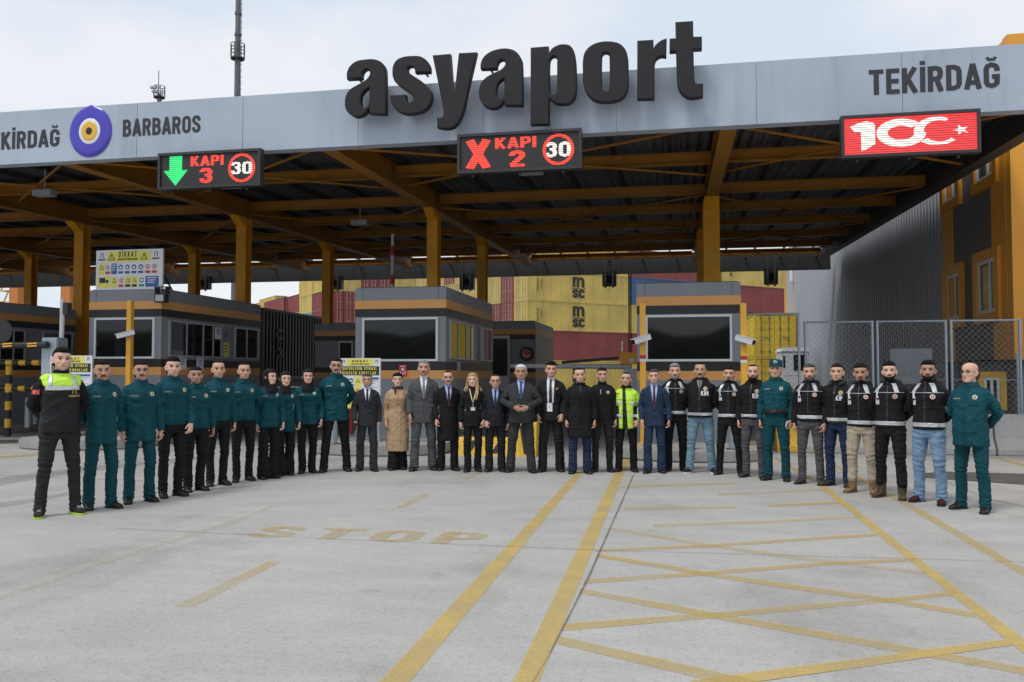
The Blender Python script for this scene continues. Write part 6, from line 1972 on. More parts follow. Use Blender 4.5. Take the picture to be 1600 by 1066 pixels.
    if beard == 'goatee':
        ge = Geo(); ge.zloft([hrow(*r) for r in GOATEE], 20, 2.2); head_piece(hd, ge, 'beard', hair_mat(hc), root, .0055, 1, .001, seed)
    if beard in ('full', 'short', 'goatee', 'tache'):
        ge = Geo(); th = .0072 if beard == 'tache' else .0055
        ge.tube([(-.031, -.0905, Z0 + .0505), (-.018, -.101, Z0 + .0595), (0, -.105, Z0 + .0645), (.018, -.101, Z0 + .0595), (.031, -.0905, Z0 + .0505)], [th * .6, th, th, th, th * .6], 10)
        head_piece(hd, ge, 'moustache', hm, root, .0042, 1, .0008, seed)
    if hair in HAIR:
        ge = Geo(); ge.zloft([hrow(*r) for r in HAIR[hair]], 32, 2.2)
        if hair == 'bob': ge.tube([(0, .10, Z0 + .07), (0, .125, Z0 + .06)], [.04, .03], 14)
        head_piece(hd, ge, 'hair', hair_mat(hc), root, .0065, 2, .0032, seed, (1, .6, .5))
    if hair == 'long':
        ge = Geo(); ge.zloft([hrow(*r) for r in HAIR['bob']], 32, 2.2)
        ge.tube([(.055, -.03, Z0 + .19), (.078, -.045, Z0 + .12), (.082, -.05, Z0 + .03), (.080, -.075, Z0 - .05), (.075, -.115, Z0 - .14), (.07, -.135, Z0 - .22)], [.025, .024, .027, .031, .032, .016], 14, .6, (0, 1, 0))
        ge.tube([(-.055, -.02, Z0 + .19), (-.080, -.025, Z0 + .12), (-.090, -.02, Z0 + .03), (-.10, -.04, Z0 - .05), (-.115, -.055, Z0 - .09)], [.025, .024, .027, .026, .014], 14, .6, (0, 1, 0))
        ge.tube([(0, .09, Z0 + .15), (0, .105, Z0 + .03), (0, .11, Z0 - .10), (0, .11, Z0 - .18)], [.07, .075, .08, .06], 16, .4, (0, 1, 0))
        head_piece(hd, ge, 'hair', hair_mat(hc), root, .007, 2, .0045, seed, (2.2, 1, .12))
    if hair == 'hijab':
        ge = Geo()
        ge.zloft([hrow(-.16, .13, -.12, .10), hrow(-.11, .115, -.125, .10), hrow(-.06, .088, -.112, .088), hrow(-.025, .077, -.10, .085), hrow(-.004, .075, -.088, .095), hrow(.03, .082, -.066, .11), hrow(.07, .088, -.058, .124), hrow(.12, .0905, -.058, .131), hrow(.16, .088, -.066, .130), hrow(.186, .082, -.083, .122), hrow(.21, .073, -.084, .108), hrow(.232, .056, -.066, .085), hrow(.25, .028, -.03, .045)], 34, 2.15)
        head_piece(hd, ge, 'headscarf', BLK, root, .0075, 2, .003, seed, (1, 1, .5))
    if hair == 'cap':
        ge = Geo(); ge.zloft([hrow(*r) for r in HAIR['fringe']], 32, 2.2); head_piece(hd, ge, 'hair', hair_mat(hc), root, .007, 2, .002, seed)
        ge = Geo(); ge.zloft([hrow(.155, .083, -.104, .113), hrow(.175, .086, -.108, .116), hrow(.20, .085, -.106, .115), hrow(.225, .083, -.102, .112), hrow(.245, .078, -.094, .104), hrow(.258, .06, -.07, .08), hrow(.262, .02, -.02, .03)], 32, 2.3)
        ge.tube([(-.06, -.105, Z0 + .162), (-.035, -.145, Z0 + .156), (0, -.158, Z0 + .154), (.035, -.145, Z0 + .156), (.06, -.105, Z0 + .162), (0, -.11, Z0 + .16)], [.008, .01, .01, .01, .008, .03], 10, .3, (0, 0, 1))
        cp = head_piece(hd, ge, 'cap', TEAL, root, .006, 2)
        k = MB(); k.disc((0, -.104, Z0 + .215), .024, (0, -1, .1), .008, 14); b_ = simple(k, 'cap_badge', M_BADGE, cp); k = MB(); k.disc((0, -.113, Z0 + .215), .014, (0, -1, .1), .003, 12); simple(k, 'badge_field', M_BADGER, b_)
    # ---- trousers, shoes
    V, F = trousers(p)
    tr_ = link('trousers', np_mesh(V, F, 'trousers'), lm, root, True)
    TFr = (V, F)
    if sm is None: sm = [M_LEATHER, M_SOLE]
    for s in (1, -1): shoe(p, s, root, sm, shoes == 'boot')
    # ---- upper garment
    V, F = jacket(p)
    nm = {'coat': 'overcoat', 'suit': 'suit_jacket', 'shirt': 'uniform_shirt'}.get(top, 'jacket')
    jk = link(nm, np_mesh(V, F, nm), tm, root, True)
    fr = Front(V, F)
    xl = .166 * g * (.93 if f else 1)
    def pat(nm_, m, planes, off=.003, th=.004, sel=None, par=None):
        me_ = patch(V, F, planes, off, th, sel)
        if me_ is not None: return link(nm_, me_, m, par or jk, True)
    body_only = lambda c: (np.abs(c[:, 0]) < xl + .012)
    front = lambda c: (c[:, 1] < .02) & (np.abs(c[:, 0]) < xl)
    def band(z0, z1, m=M_REFL, nm_='reflective_band', off=.003):
        return pat(nm_, m, [((0, 0, z0), (0, 0, -1)), ((0, 0, z1), (0, 0, 1)), ((xl + .012, 0, 0), (1, 0, 0)), ((-xl - .012, 0, 0), (-1, 0, 0))], off, .004, body_only)
    def vee(nm_, m, apex, wtop, ztop_, off, th, wbot=0.0):
        """front piece between two slanting edges"""
        dz = ztop_ - apex
        pl = [((0, 0, ztop_), (0, 0, 1)), ((0, 0, apex), (0, 0, -1)), ((0, .0, 0), (0, 1, 0))]
        for s in (1, -1): pl.append(((s * wbot, 0, apex), (s * dz, 0, -(wtop - wbot))))
        return pat(nm_, m, pl, off, th, front)
    def strip(nm_, m, xa, za, xb, zb2, wd, off, th, s=1):
        """slanting strip on the front from (xa, za) up to (xb, zb2)"""
        dx, dz = xb - xa, zb2 - za; L = math.hypot(dx, dz); nx, nz = dz / L, -dx / L
        pl = [((xa + nx * wd / 2, 0, za + nz * wd / 2), (nx, 0, nz)), ((xa - nx * wd / 2, 0, za - nz * wd / 2), (-nx, 0, -nz)), ((0, 0, max(za, zb2)), (0, 0, 1)), ((0, 0, min(za, zb2)), (0, 0, -1)), ((0, .03, 0), (0, 1, 0))]
        return pat(nm_, m, pl, off, th, lambda c: (c[:, 1] < .05) & (np.abs(c[:, 0]) < xl + .01))
    def zipper(m, z0=None, z1=1.46, w_=.006): return pat('zip', m, [((w_, 0, 0), (1, 0, 0)), ((-w_, 0, 0), (-1, 0, 0)), ((0, 0, z1), (0, 0, 1)), ((0, 0, z0 or hem + .02), (0, 0, -1)), ((0, 0, 0), (0, 1, 0))], .002, .003, front)
    if top == 'parka':
        pat('front_placket', TEALD, [((.024, 0, 0), (1, 0, 0)), ((-.024, 0, 0), (-1, 0, 0)), ((0, 0, 1.44), (0, 0, 1)), ((0, 0, hem + .01), (0, 0, -1)), ((0, 0, 0), (0, 1, 0))], .004, .005, front)
        for s in (1, -1):
            pat('pocket_flap', TEALD, [((s * .05, 0, 0), (-s, 0, 0)), ((s * .135 * min(g, 1.05), 0, 0), (s, 0, 0)), ((0, 0, 1.285), (0, 0, 1)), ((0, 0, 1.235), (0, 0, -1)), ((0, 0, 0), (0, 1, 0))], .006, .006, front)
            pat('chest_pocket', tm, [((s * .053, 0, 0), (-s, 0, 0)), ((s * .132 * min(g, 1.05), 0, 0), (s, 0, 0)), ((0, 0, 1.24), (0, 0, 1)), ((0, 0, 1.14), (0, 0, -1)), ((0, 0, 0), (0, 1, 0))], .003, .004, front)
            pat('epaulette', TEALD, [((s * .085, 0, 0), (-s, 0, 0)), ((s * .19, 0, 0), (s, 0, 0)), ((0, -.012, 0), (0, -1, 0)), ((0, .032, 0), (0, 1, 0)), ((0, 0, 1.38), (0, 0, -1))], .005, .005, lambda c: c[:, 2] > 1.36)
            if hem < .86: strip('pocket_welt', cloth('teal_shadow', (.004, .05, .056)), s * .10, .93, s * .135, 1.03, .012, .003, .004)
        badge(fr, .10, 1.335, .027, jk, (M_BADGE, M_GOLD, M_SIGNK))
        slab(fr, -.10, 1.315, .085, .017, mat("name_tape", (.18, .20, .19), rough=.7, var=.5, scale=60), jk, 'name_tape', .005)
        if 'patch' in extras: badge(fr, .012, 1.25, .033, jk, (mat("patch_brown", (.16, .08, .05)), M_BADGER, M_GOLD), side=-1, name='sleeve_patch')
        zipper(mat("zip_black", (.004, .012, .015), rough=.5), w_=.004 if 'zip' in extras else .0022)
        band(hem + .022, hem + .028, mat("teal_seam", (.003, .03, .036), rough=.8), 'hem_seam', .001)
    if top == 'straps':
        band(hem + .035, hem + .082)
        strip('reflective_strap', M_REFL, .118, 1.352, .062, 1.465, .042, .004, .004)
        strip('reflective_strap', M_REFL, -.150, 1.352, -.085, 1.465, .040, .004, .004)
        pat('piping', M_REFL, [((0, 0, 1.352), (0, 0, 1)), ((0, 0, 1.346), (0, 0, -1)), ((0, .02, 0), (0, 1, 0))], .004, .004, lambda c: (c[:, 1] < .05) & (np.abs(c[:, 0]) < xl + .02))
        zipper(mat("zip_dark", (.03, .03, .033), rough=.4), z1=1.50)
        badge(fr, .095, 1.30, .031, jk, (M_BADGE, M_BADGER))
        chest_text(fr, "K", -.115, 1.275, .085, jk)
        chest_text(fr, "İM", -.115, 1.195, .06, jk)
        for s, pose in ((1, aL), (-1, aR)): pass
        if 'armbadge' in extras: badge(fr, .0, 1.27, .033, jk, (M_GOLD, M_BADGER, M_GOLD), side=1, name='sleeve_patch')
    if top == 'kim':
        band(hem + .035, hem + .078)
        zipper(mat("zip_dark", (.03, .03, .033), rough=.4), z1=1.44)
        badge(fr, .09, 1.335, .034, jk, (M_GOLD, M_BADGE, M_BADGER))
        chest_text(fr, "KİM", .082, 1.225, .075, jk)
    if top == 'vest':
        vm = cloth('vest_black', (.013, .013, .015), rough=.6)
        arm = lambda c: (np.abs(c[:, 0]) < .19)
        pl0 = [((.165, 0, 0), (1, 0, .18)), ((-.165, 0, 0), (-1, 0, .18))]
        pl0 = [((.19, 0, 1.2), (1, 0, .25)), ((-.19, 0, 1.2), (-1, 0, .25))]
        v_ = pat('vest', vm, [((0, 0, 1.475), (0, 0, 1)), ((0, 0, hem), (0, 0, -1))] + pl0, .010, .010, lambda c: (np.abs(c[:, 0]) < .205))
        pat('lime_yoke', M_LIME, [((0, 0, 1.47), (0, 0, 1)), ((0, 0, 1.345), (0, 0, -1))] + [((.175, 0, 1.35), (1, 0, -.25)), ((-.175, 0, 1.35), (-1, 0, -.25))], .017, .004, arm)
        pat('reflective_band', M_REFL, [((0, 0, 1.343), (0, 0, 1)), ((0, 0, 1.300), (0, 0, -1)), ((.16, 0, 0), (1, 0, 0)), ((-.16, 0, 0), (-1, 0, 0))], .017, .004, arm)
        for s in (1, -1): strip('reflective_strap', M_REFL, s * .130, 1.300, s * .105, 1.46, .034, .021, .004)
        loc, n_ = fr.at(.095, 1.235)
        me_ = text_mesh("asyaport", .032, extrude=.001, offset=.02); me_.materials.append(M_GOLD); link('lettering', stick(me_, loc, n_, .024), None, jk)
        k = MB(); ribbon(k, [(-.024, 0), (-.015, .008), (-.015, .046), (.015, .046), (.015, .008), (.024, 0)], .007, lambda x, y, l: (x, -l, y + .03), .002, 0); link('logo', stick(k.mesh('logo'), loc, n_, .024), M_GOLD, jk)
        loc, n_ = fr.at(.0, 1.28, -1)
        k = MB(); k.box(-.038, .038, -.004, .01, -.026, .026); fl = link('flag_patch', stick(k.mesh('flag'), loc, n_, .004), M_BADGER, jk)
        k = MB(); k.disc((-.008, -.004, 0), .015, (0, -1, 0), .002, 14); link('crescent', stick(k.mesh('flag'), loc, n_, .004), M_PAPER, fl)
        k = MB(); k.disc((-.003, -.0065, 0), .012, (0, -1, 0), .002, 14); link('crescent_inner', stick(k.mesh('flag'), loc, n_, .004), M_BADGER, fl)
        k = MB(); k.disc((.016, -.004, 0), .006, (0, -1, 0), .002, 6); link('star', stick(k.mesh('flag'), loc, n_, .004), M_PAPER, fl)
        zipper(mat("zip_dark", (.03, .03, .033), rough=.4), z1=1.45)
    if top in ('suit', 'coat') and shirt is not None:
        vee('shirt', shirt, vapex, .062, 1.475, .002, .003, .008 if 'open' not in extras else .05)
        if tie is not None:
            ta = vapex - .0
            vee('tie', tie, ta, .016, 1.455, .006, .004, .026)
            slab(fr, 0, 1.45, .034, .034, tie, jk, 'tie_knot', .012)
        ge = Geo(); ge.zloft([(1.455, 0, .010, .072, .066), (1.485, 0, .008, .062, .062), (1.512, 0, .008, .059, .060)], 24, 2.05)
        Vc, Fc = remesh(ge, .006, 1); link('shirt_collar', np_mesh(Vc, Fc, 'collar'), shirt, jk, True)
        for s in (1, -1):
            wb = .010 if 'open' not in extras else .052
            strip('lapel', tm, s * (wb + .018), vapex + .005, s * .092, 1.452, .044, .007, .006)
    if top == 'suit' and 'open' not in extras:
        pat('front_seam', mat("suit_seam", (.008, .008, .009)), [((.003, 0, 0), (1, 0, 0)), ((-.003, 0, 0), (-1, 0, 0)), ((0, 0, vapex), (0, 0, 1)), ((0, 0, hem + .01), (0, 0, -1)), ((0, 0, 0), (0, 1, 0))], .001, .002, front)
        pat('front_cutaway', lm, [((0, 0, hem + .15), (1, 0, .28)), ((0, 0, hem + .15), (-1, 0, .28)), ((0, 0, hem - .02), (0, 0, -1)), ((0, 0, 0), (0, 1, 0))], .002, .003, front)
        for dz_ in (.0, -.10): slab(fr, .012, vapex - .015 + dz_, .014, .014, M_BLKPAINT, jk, 'button', .004)
        slab(fr, .105, 1.30, .07, .010, cloth('welt_dark', (.02, .02, .021)), jk, 'breast_pocket', .003, R(-6))
        for s in (1, -1): slab(fr, s * .115, 1.03, .10, .03, tm, jk, 'pocket_flap', .006)
    if 'open' in extras and top == 'suit':
        pat('shirt_front', shirt, [((.030, 0, 0), (1, 0, 0)), ((-.056, 0, 0), (-1, 0, 0)), ((0, 0, vapex + .02), (0, 0, 1)), ((0, 0, hem + .14), (0, 0, -1)), ((0, 0, 0), (0, 1, 0))], .002, .003, front)
    if 'pocket_square' in extras: slab(fr, .10, 1.325, .045, .028, mat("silk_orange", (.55, .25, .06), rough=.5), jk, 'pocket_square', .008, R(-12))
    if top == 'coat' and 'beige' in extras:
        vee('scarf_front', cloth('skin_top', (.40, .22, .16)), 1.30, .05, 1.475, .002, .003)
        for s in (1, -1): strip('lapel', tm, s * .012, 1.18, s * .10, 1.445, .065, .007, .007)
        for x in (-.045, .045):
            for z in (1.05, .93): badge(fr, x + .01, z, .011, jk, (M_GOLD, M_GOLD), name='button')
        ge = Geo(); ge.tube([(.085 * math.cos(t), .01 + .085 * math.sin(t), 1.478 + .012 * math.sin(3 * t)) for t in np.linspace(0, 2 * math.pi, 15)], [.019] * 15, 10)
        ge.tube([(-.045, -.08, 1.475), (-.05, -.105, 1.42), (-.045, -.115, 1.36)], [.018, .016, .008], 8)
        Vc, Fc = remesh(ge, .007, 2); Vc = Vc + vnormals(Vc, Fc) * (pnoise(Vc, 120, 3) * .003)[:, None]; link('scarf', np_mesh(Vc, Fc, 'scarf'), SCARF, root, True)
        pat('coat_edge', cloth('beige_edge', (.40, .27, .16)), [((.058, 0, 0), (1, 0, 0)), ((.052, 0, 0), (-1, 0, 0)), ((0, 0, 1.16), (0, 0, 1)), ((0, 0, hem + .01), (0, 0, -1)), ((0, 0, 0), (0, 1, 0))], .004, .004, front)
    if 'scarf' in extras:
        ge = Geo(); ge.tube([(.078 * math.cos(t), .01 + .078 * math.sin(t), 1.482) for t in np.linspace(0, 2 * math.pi, 15)], [.02] * 15, 10)
        Vc, Fc = remesh(ge, .007, 2); Vc = Vc + vnormals(Vc, Fc) * (pnoise(Vc, 120, 3) * .002)[:, None]; link('scarf', np_mesh(Vc, Fc, 'scarf'), BLK, root, True)
        vee('jumper', cloth('grey_jumper', (.035, .035, .038)), 1.30, .035, 1.46, .002, .003)
        pat('coat_edge', BLKPLAC, [((.004, 0, 0), (1, 0, 0)), ((-.004, 0, 0), (-1, 0, 0)), ((0, 0, 1.29), (0, 0, 1)), ((0, 0, hem + .01), (0, 0, -1)), ((0, 0, 0), (0, 1, 0))], .002, .003, front)
    if 'fur' in extras:
        for s in (1, -1):
            ge = Geo(); ge.tube([(s * .075, .06, 1.47), (s * .125, .0, 1.47), (s * .15, -.05, 1.435)], [.03, .034, .02], 12)
            Vc, Fc = remesh(ge, .007, 1); Vc = Vc + vnormals(Vc, Fc) * (pnoise(Vc, 170, 3 + s) * .009)[:, None]; link('fur_trim', np_mesh(Vc, Fc, 'fur'), mat("fur_beige", (.26, .21, .14), rough=.9, var=.4, scale=50), root, True)
    if 'lanyard' in extras:
        for s in (1, -1): strip('lanyard', mat("lanyard_cream", (.70, .66, .40), rough=.6), s * .006, 1.235, s * .062, 1.465, .014, .006, .003)
        strip('lanyard', MATS["lanyard_cream"], 0, 1.14, 0.001, 1.235, .006, .006, .003)
        slab(fr, .0, 1.11, .075, .055, M_PAPER, jk, 'name_card', .01)
    if top == 'hivis':
        pat('inner_jacket', BLKSHINE, [((.075, 0, 0), (1, 0, .06)), ((-.062, 0, 0), (-1, 0, 0)), ((0, 0, 1.475), (0, 0, 1)), ((0, 0, hem - .02), (0, 0, -1)), ((0, 0, 0), (0, 1, 0))], .003, .004, front)
        for z0_, z1_ in ((1.185, 1.23), (.965, 1.01)):
            for s in (1, -1): pat('reflective_band', M_REFL, [((0, 0, z0_), (0, 0, -1)), ((0, 0, z1_), (0, 0, 1)), ((s * .075, 0, 0), (-s, 0, 0)), ((s * (xl + .015), 0, 0), (s, 0, 0))], .006, .004, body_only)
        for s in (1, -1):
            pat('navy_panel', NAVYP, [((s * .125, 0, 0), (-s, 0, 0)), ((s * (xl + .02), 0, 0), (s, 0, 0)), ((0, 0, 1.16), (0, 0, 1)), ((0, 0, hem), (0, 0, -1))], .003, .003, body_only)
            pat('pocket_flap', M_LIME, [((s * .085, 0, 0), (-s, 0, 0)), ((s * .165, 0, 0), (s, 0, 0)), ((0, 0, 1.305), (0, 0, 1)), ((0, 0, 1.265), (0, 0, -1)), ((0, 0, 0), (0, 1, 0))], .006, .006, front)
        sh, el, wr, _, _ = arm_pts(aL, 1, sw, g, var)
        ax = (wr - el).normalized()
        for t in (.12, .38):
            c_ = el.lerp(wr, t); 
            pat('reflective_band', M_REFL, [(tuple(c_ - ax * .02), tuple(-ax)), (tuple(c_ + ax * .02), tuple(ax)), ((xl + .012, 0, 0), (-1, 0, 0))], .004, .004, lambda c: (c[:, 0] > xl + .005))
        slab(fr, -.135, 1.37, .05, .022, M_BADGER, jk, 'flag_patch', .006)
        pat('collar_lining', BLK, [((0, 0, 1.47), (0, 0, -1))], .004, .004, None)
    if top == 'shirt':
        pat('belt', M_LEATHER, [((0, 0, hem + .01), (0, 0, -1)), ((0, 0, hem + .06), (0, 0, 1)), ((xl + .012, 0, 0), (1, 0, 0)), ((-xl - .012, 0, 0), (-1, 0, 0))], .006, .006, body_only)
        slab(fr, 0, hem + .035, .05, .042, M_DKSTEEL, jk, 'buckle', .012)
        for s in (1, -1):
            pat('pocket_flap', tm, [((s * .05, 0, 0), (-s, 0, 0)), ((s * .13, 0, 0), (s, 0, 0)), ((0, 0, 1.30), (0, 0, 1)), ((0, 0, 1.26), (0, 0, -1)), ((0, 0, 0), (0, 1, 0))], .005, .005, front)
            pat('epaulette', tm, [((s * .085, 0, 0), (-s, 0, 0)), ((s * .19, 0, 0), (s, 0, 0)), ((0, -.012, 0), (0, -1, 0)), ((0, .032, 0), (0, 1, 0)), ((0, 0, 1.38), (0, 0, -1))], .005, .005, lambda c: c[:, 2] > 1.36)
        badge(fr, .10, 1.345, .027, jk, (M_BADGE, M_GOLD, M_SIGNK)); slab(fr, -.10, 1.335, .085, .017, mat("name_tape", (.18, .20, .19), rough=.7, var=.5, scale=60), jk, 'name_tape', .005)
        badge(fr, .0, 1.30, .033, jk, (mat("patch_brown", (.16, .08, .05)), M_BADGER, M_GOLD), side=1, name='sleeve_patch')
        zipper(mat("zip_black", (.01, .02, .022), rough=.5), w_=.004)
    if 'tshirt' in extras: vee('t_shirt', cloth('grey_tshirt', (.20, .21, .22)), 1.30, .05, 1.47, .002, .003)
    if 'olivehood' in extras:
        ge = Geo(); ge.tube([(-.06, -.075, 1.45), (-.09, -.02, 1.475), (-.085, .06, 1.49), (0, .11, 1.49), (.085, .06, 1.49), (.09, -.02, 1.475), (.06, -.075, 1.45)], [.02, .028, .034, .036, .034, .028, .02], 12)
        Vc, Fc = remesh(ge, .007, 2); link('hood', np_mesh(Vc, Fc, 'hood'), OLIVE, root, True)
        band(hem - .0, hem + .03, OLIVE, 'jacket_hem', .004)
    if 'badge' in extras: badge(fr, .095, 1.335, .028, jk, (M_BADGE, M_BADGER)); strip('white_zip', M_PAPER, -.028, 1.30, -.027, 1.38, .007, .004, .004)
    if 'cargo' in extras:
        for s in (1, -1):
            me_ = patch(TFr[0], TFr[1], [((s * (.10 if True else 0), 0, 0), (-s, 0, 0)), ((0, 0, .70), (0, 0, 1)), ((0, 0, .52), (0, 0, -1))], .006, .008, None)
            if me_ is not None: link('cargo_pocket', me_, lm, tr_, True)
    return root, arm_pts(aR, -1, sw, g, var), arm_pts(aL, 1, sw, g, var)
BLKPLAC = cloth('placket_black', (.004, .004, .005)); BLKSHINE = cloth('black_quilt', (.014, .014, .016), rough=.5)
def held(root, hnd, name, label, cat, size, m, off=(0, 0, 0)):
    """small thing in a hand: placed in world space at the hand of a person"""
    bpy.context.view_layer.update()
    w_ = hnd[2] + hnd[3] * .085 + Vector(off)
    Mx = Matrix.Translation(root.location) @ Matrix.Rotation(root.rotation_euler.z, 4, 'Z') @ Matrix.Diagonal((root.scale.x,) * 3 + (1,))
    q = Mx @ w_
    k = MB(); k.box(-size[0] / 2, size[0] / 2, -size[1] / 2, size[1] / 2, -size[2] / 2, size[2] / 2)
    o = k.build(name, m, bevel=min(size) * .2); o.location = q; o.rotation_euler = (R(8), R(12), root.rotation_euler.z)
    return tag(o, label, cat)
TS = dict(top='parka', tm=TEAL)
# left wing, from the left photo edge inwards
person(95, 808, 541, "man in black vest with lime shoulders and reflective band, hands behind back", 10, top='vest', tm=BLK, lm=JEANK, leg='slim', aL='back', aR='back', hem=.86, collar='stand', g=1.03, skin=4, hair='quiff', stub=True, st=.19, fw=1.02, roll=.03, sm=[cloth('dark_trainer', (.02, .02, .02)), M_LIMESOLE, M_PAPER], hy=-4)
person(160, 797, 562, "teal parka officer with moustache beside the vest man, looking down, hands behind", 22, **TS, lm=TEALD, aL='back', aR='back', hem=.76, collar='fold', g=.97, skin=1, hair='short', beard='tache', st=.13, tilt=.10, hy=-10, extras=('zip',))
person(221, 787, 564, "teal parka officer with glasses, moustache and a sleeve patch, teal trousers", 14, **TS, lm=TEALD, aL='side', aR='side', hem=.76, collar='stand', g=1.0, skin=1, beard='tache', glasses=True, st=.14, hy=-6, extras=('patch',))
person(270, 778, 557, "tall clean shaven young officer in short teal jacket and black trousers", 24, **TS, lm=BLKT, leg='slim', aL='front', aR='side2', hem=.90, collar='stand', g=.98, skin=4, hair='quiff', st=.11, hy=-10)
person(306, 769, 573, "shorter round faced officer in open necked teal jacket between two taller ones", 24, **TS, lm=BLKT, aL='side', aR='side', hem=.88, collar='fold', g=1.06, belly=.02, skin=3, fw=1.07, st=.10, hy=-14, extras=('zip',))
person(341, 760, 564, "officer with cropped dark hair in zipped teal jacket, right of the round faced one", 18, **TS, lm=BLKT, leg='slim', aL='side', aR='side2', hem=.90, g=.96, skin=2, hair='receding', hc='dark', fl=1.03, st=.10, hy=-6)
person(381, 753, 567, "officer with crew cut in teal jacket left of the women in headscarves", 10, **TS, lm=BLKT, leg='slim', aL='back', aR='back', hem=.90, collar='fold', g=1.0, skin=2, hair='receding', fl=1.02, st=.11, hy=8, extras=('zip',))
person(446, 743, 581, "woman in black headscarf and long teal coat standing half behind two others", 8, **TS, lm=BLKT, leg='wide', f=True, aL='side', aR='side', hem=.74, collar=None, g=.92, skin=4, hair='hijab', st=.08, hy=0, dy=.02)
person(421, 749, 577, "woman in black headscarf and teal jacket with head turned to the right", 16, **TS, lm=BLKT, leg='wide', f=True, aL='side', aR='side', hem=.82, collar=None, g=.95, skin=4, hair='hijab', st=.09, hy=28)
person(481, 740, 577, "smiling woman in black headscarf and teal jacket left of the tall officer", 4, **TS, lm=BLKT, leg='reg', f=True, aL='side', aR='side', hem=.82, collar='fold', g=1.05, skin=0, hair='hijab', st=.09, hy=0)
person(525, 738, 559.5, "tall officer with glasses and moustache in teal parka, legs apart, hands behind", 0, **TS, lm=BLKT, aL='back', aR='back', hem=.78, collar='fold', g=1.05, skin=1, hair='short', beard='tache', glasses=True, st=.20)
# suits in the middle
r12 = person(574, 737, 584, "man in charcoal suit with navy tie holding a phone, in front of the notice stand", 0, top='suit', amp=.0042, tm=CHAR, lm=CHAR, leg='suit', aL='side', aR='side2', hem=.80, collar='lapel', g=.98, shirt=SHW, tie=TIEN, skin=1, hair='short', hc='greying', st=.14)
held(r12[0], r12[1], 'phone', "dark mobile phone in the hand of the man in charcoal suit", 'phone', (.07, .012, .13), M_LEATHER, (.0, -.05, -.02))
person(621.5, 735, 583, "woman in long beige double breasted coat with dark scarf", 0, top='coat', amp=.0045, tm=BEIGE, lm=BLKT, leg='wide', f=True, aL='side', aR='side', hem=.34, collar='lapel', g=1.0, skin=4, hair='bob', st=.085, extras=('beige',), flare=1.14)
person(662, 736, 564, "grey haired man with moustache in mid grey suit and patterned tie", 0, top='suit', amp=.0042, tm=GREYS, lm=GREYS, leg='suit', aL='side', aR='side', hem=.76, collar='lapel', g=1.04, shirt=SHW, tie=TIEG, vapex=1.14, skin=1, hair='short', hc='grey', beard='tache', st=.17, fl=1.03)
person(700, 736, 580, "bespectacled man in black overcoat over blue shirt and maroon tie", 8, top='coat', amp=.0045, tm=BLK, lm=BLKT, leg='suit', aL='side', aR='side2', hem=.52, collar='lapel', g=.98, shirt=SHB, tie=TIEM, vapex=1.12, skin=0, hair='receding', hc='dark', beard='tache', glasses=True, st=.13)
person(739, 738, 583, "smiling blonde woman in black with a cream lanyard and fur trimmed hood", 0, top='jacket', tm=BLK, lm=BLKT, leg='reg', f=True, aL='side2', aR='side', hem=.80, collar='stand', g=.94, skin=4, hair='long', hc='blonde', st=.10, extras=('lanyard', 'fur'), hy=-8)
person(774, 738, 586, "shorter man with glasses in ink black suit, light blue shirt and navy tie", 0, top='suit', amp=.0042, tm=INK, lm=BLKSUIT, leg='suit', aL='side', aR='front', hem=.82, collar='lapel', g=1.05, belly=.02, shirt=SHB, tie=TIEN, vapex=1.15, skin=2, hair='receding', hc='greying', glasses=True, st=.13, fw=1.04)
person(861, 738, 565, "tall dark haired man in black suit with orange pocket square and white shirt", -4, top='suit', amp=.0042, tm=BLKSUIT, lm=BLKSUIT, leg='suit', aL='front', aR='side2', hem=.82, collar='lapel', g=1.0, shirt=SHW, tie=TIEK, vapex=1.10, skin=2, hair='quiff', st=.16, extras=('open', 'pocket_square'))
person(814, 739, 570, "stout white haired man in dark grey suit with hands clasped in front", 0, top='suit', amp=.0042, tm=DGREY, lm=DGREY, leg='suit', aL='clasp', aR='clasp', hem=.80, collar='lapel', g=1.17, belly=.05, shirt=SHB, tie=TIEB, vapex=1.18, skin=3, hair='short', hc='white', st=.20, fw=1.08, stub=False)
person(941, 738, 575, "man in black jacket with a small round chest badge, left of the lime jacket", 0, top='jacket', tm=BLK, lm=JEANK, leg='slim', aL='side', aR='back', hem=.86, collar='stand', g=.98, skin=2, hair='short', hc='dark', st=.14, extras=('badge',))
person(906, 741, 575, "balding man in long black overcoat over a dark scarf and navy trousers", 4, top='coat', amp=.0045, tm=BLK, lm=JEANN, leg='suit', aL='side', aR='side', hem=.60, collar='lapel', g=1.05, skin=0, hair='receding', hc='dark', st=.14, extras=('scarf',))
person(978, 738, 582, "shorter man in bright lime high visibility jacket open over black", 0, top='hivis', tm=M_LIME, lm=BLKT, leg='reg', aL='front', aR='back', hem=.76, collar='fold', g=1.08, belly=.03, skin=2, hair='receding', hc='dark', st=.15, fw=1.05)
person(1022, 740, 577, "man in navy blue suit with pale blue shirt and maroon tie", 0, top='suit', amp=.0042, tm=NAVY, lm=NAVY, leg='suit', aL='side', aR='side', hem=.78, collar='lapel', g=1.0, shirt=SHB, tie=TIEM, vapex=1.06, skin=0, hair='short', hc='greying', st=.13)
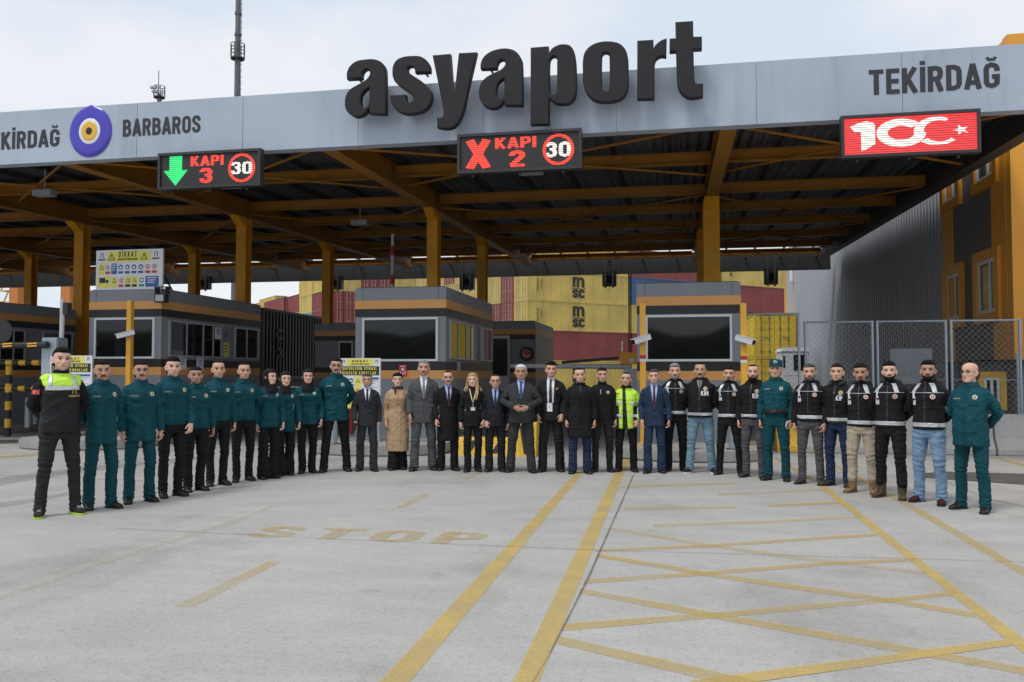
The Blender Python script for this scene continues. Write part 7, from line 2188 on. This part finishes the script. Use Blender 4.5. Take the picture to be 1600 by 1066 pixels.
# right wing, plain clothes team
person(1055, 737, 568, "grey haired man with white beard in black reflective strap jacket", 0, top='straps', tm=BLK, lm=BLKT, leg='reg', aL='back', aR='back', hem=.90, collar='hood', g=1.0, skin=0, hair='quiff', hc='grey', beard='full', st=.14)
person(1094, 740, 567, "heavy man with shaved head and moustache in black hooded jacket and light jeans", -6, top='kim', tm=BLK, lm=JEANB, leg='reg', aL='back', aR='back', hem=.88, collar='hood', g=1.12, belly=.03, skin=1, hair='receding', beard='tache', st=.20, extras=('tshirt',), sm=[cloth('dark_trainer', (.02, .02, .02)), M_PAPER])
person(1139, 743, 573, "bearded man in reflective strap jacket and slim black trousers in front of the right post", -8, top='straps', tm=BLK, lm=BLKT, leg='slim', aL='back', aR='back', hem=.90, collar='hood', g=1.0, skin=2, hair='short', beard='goatee', st=.19)
person(1176, 747, 570, "smiling bearded man in black jacket and grey jeans beside the capped officer", -14, top='kim', tm=BLK, lm=JEANG, leg='slim', aL='back', aR='side', hem=.90, collar='hood', g=1.02, skin=0, hair='receding', hc='dark', beard='full', st=.14, sm=[cloth('grey_suede', (.05, .045, .04)), M_SOLE])
r28 = person(1212, 752, 563, "officer in teal peaked cap and belted teal uniform shirt", -12, top='shirt', tm=TEAL, lm=TEALD, leg='reg', aL='side2', aR='side', hem=.985, collar='fold', g=1.06, belly=.025, skin=2, hair='cap', hc='greying', st=.15, hat=.014, stub=False)
held(r28[0], r28[2], 'folded_mask', "folded white paper mask held by the capped officer", 'mask', (.012, .09, .08), M_PAPER, (-.045, -.03, .03))
person(1265, 758, 569, "man with greying stubble in reflective strap jacket and grey jeans right of the capped officer", -14, top='straps', tm=BLK, lm=JEANG, leg='slim', aL='side2', aR='side', hem=.92, collar='hood', g=1.02, skin=2, hair='short', hc='greying', beard='short', st=.15, sm=[cloth('grey_suede', (.05, .045, .04)), M_SOLE])
person(1308, 761, 569, "man with olive hood under a black jacket and navy jeans", -20, top='kim', tm=BLK, lm=JEANN, leg='reg', aL='back', aR='back', hem=.90, collar='stand', g=1.03, skin=0, hair='short', hc='dark', st=.14, extras=('olivehood',), sm=[cloth('brown_suede', (.04, .03, .022)), M_SOLE])
person(1345, 772, 569, "man in reflective strap jacket with sand cargo trousers and tan boots", -16, top='straps', tm=BLK, lm=KHAKI, leg='reg', aL='back', aR='back', hem=.90, collar='hood', g=1.02, skin=3, hair='short', beard='goatee', st=.15, shoes='boot', sm=[TAN, TAN], extras=('cargo',))
person(1390, 780, 563.5, "black bearded man in strap jacket, black cargo trousers and olive boots", -16, top='straps', tm=BLK, lm=BLKT, leg='reg', aL='back', aR='back', hem=.90, collar='hood', g=1.02, skin=4, hair='quiff', beard='full', st=.16, shoes='boot', sm=[OLBOOT, OLBOOT], extras=('cargo', 'armbadge'))
person(1450, 788, 561.5, "man in strap jacket with washed blue jeans and dark red shoes", -20, top='straps', tm=BLK, lm=JEANL, leg='reg', aL='back', aR='back', hem=.90, collar='hood', g=1.06, skin=3, hair='quiff', beard='short', st=.17, sm=[M_REDSHOE, M_SOLE])
person(1516, 800, 566, "bald officer with glasses in teal parka at the far right, hands behind back", -24, **TS, lm=TEALD, aL='back', aR='back', hem=.76, collar='fold', g=1.10, belly=.045, skin=0, hair='fringe', hc='greying', glasses=True, st=.18, hy=-8, stub=False, fl=1.03)
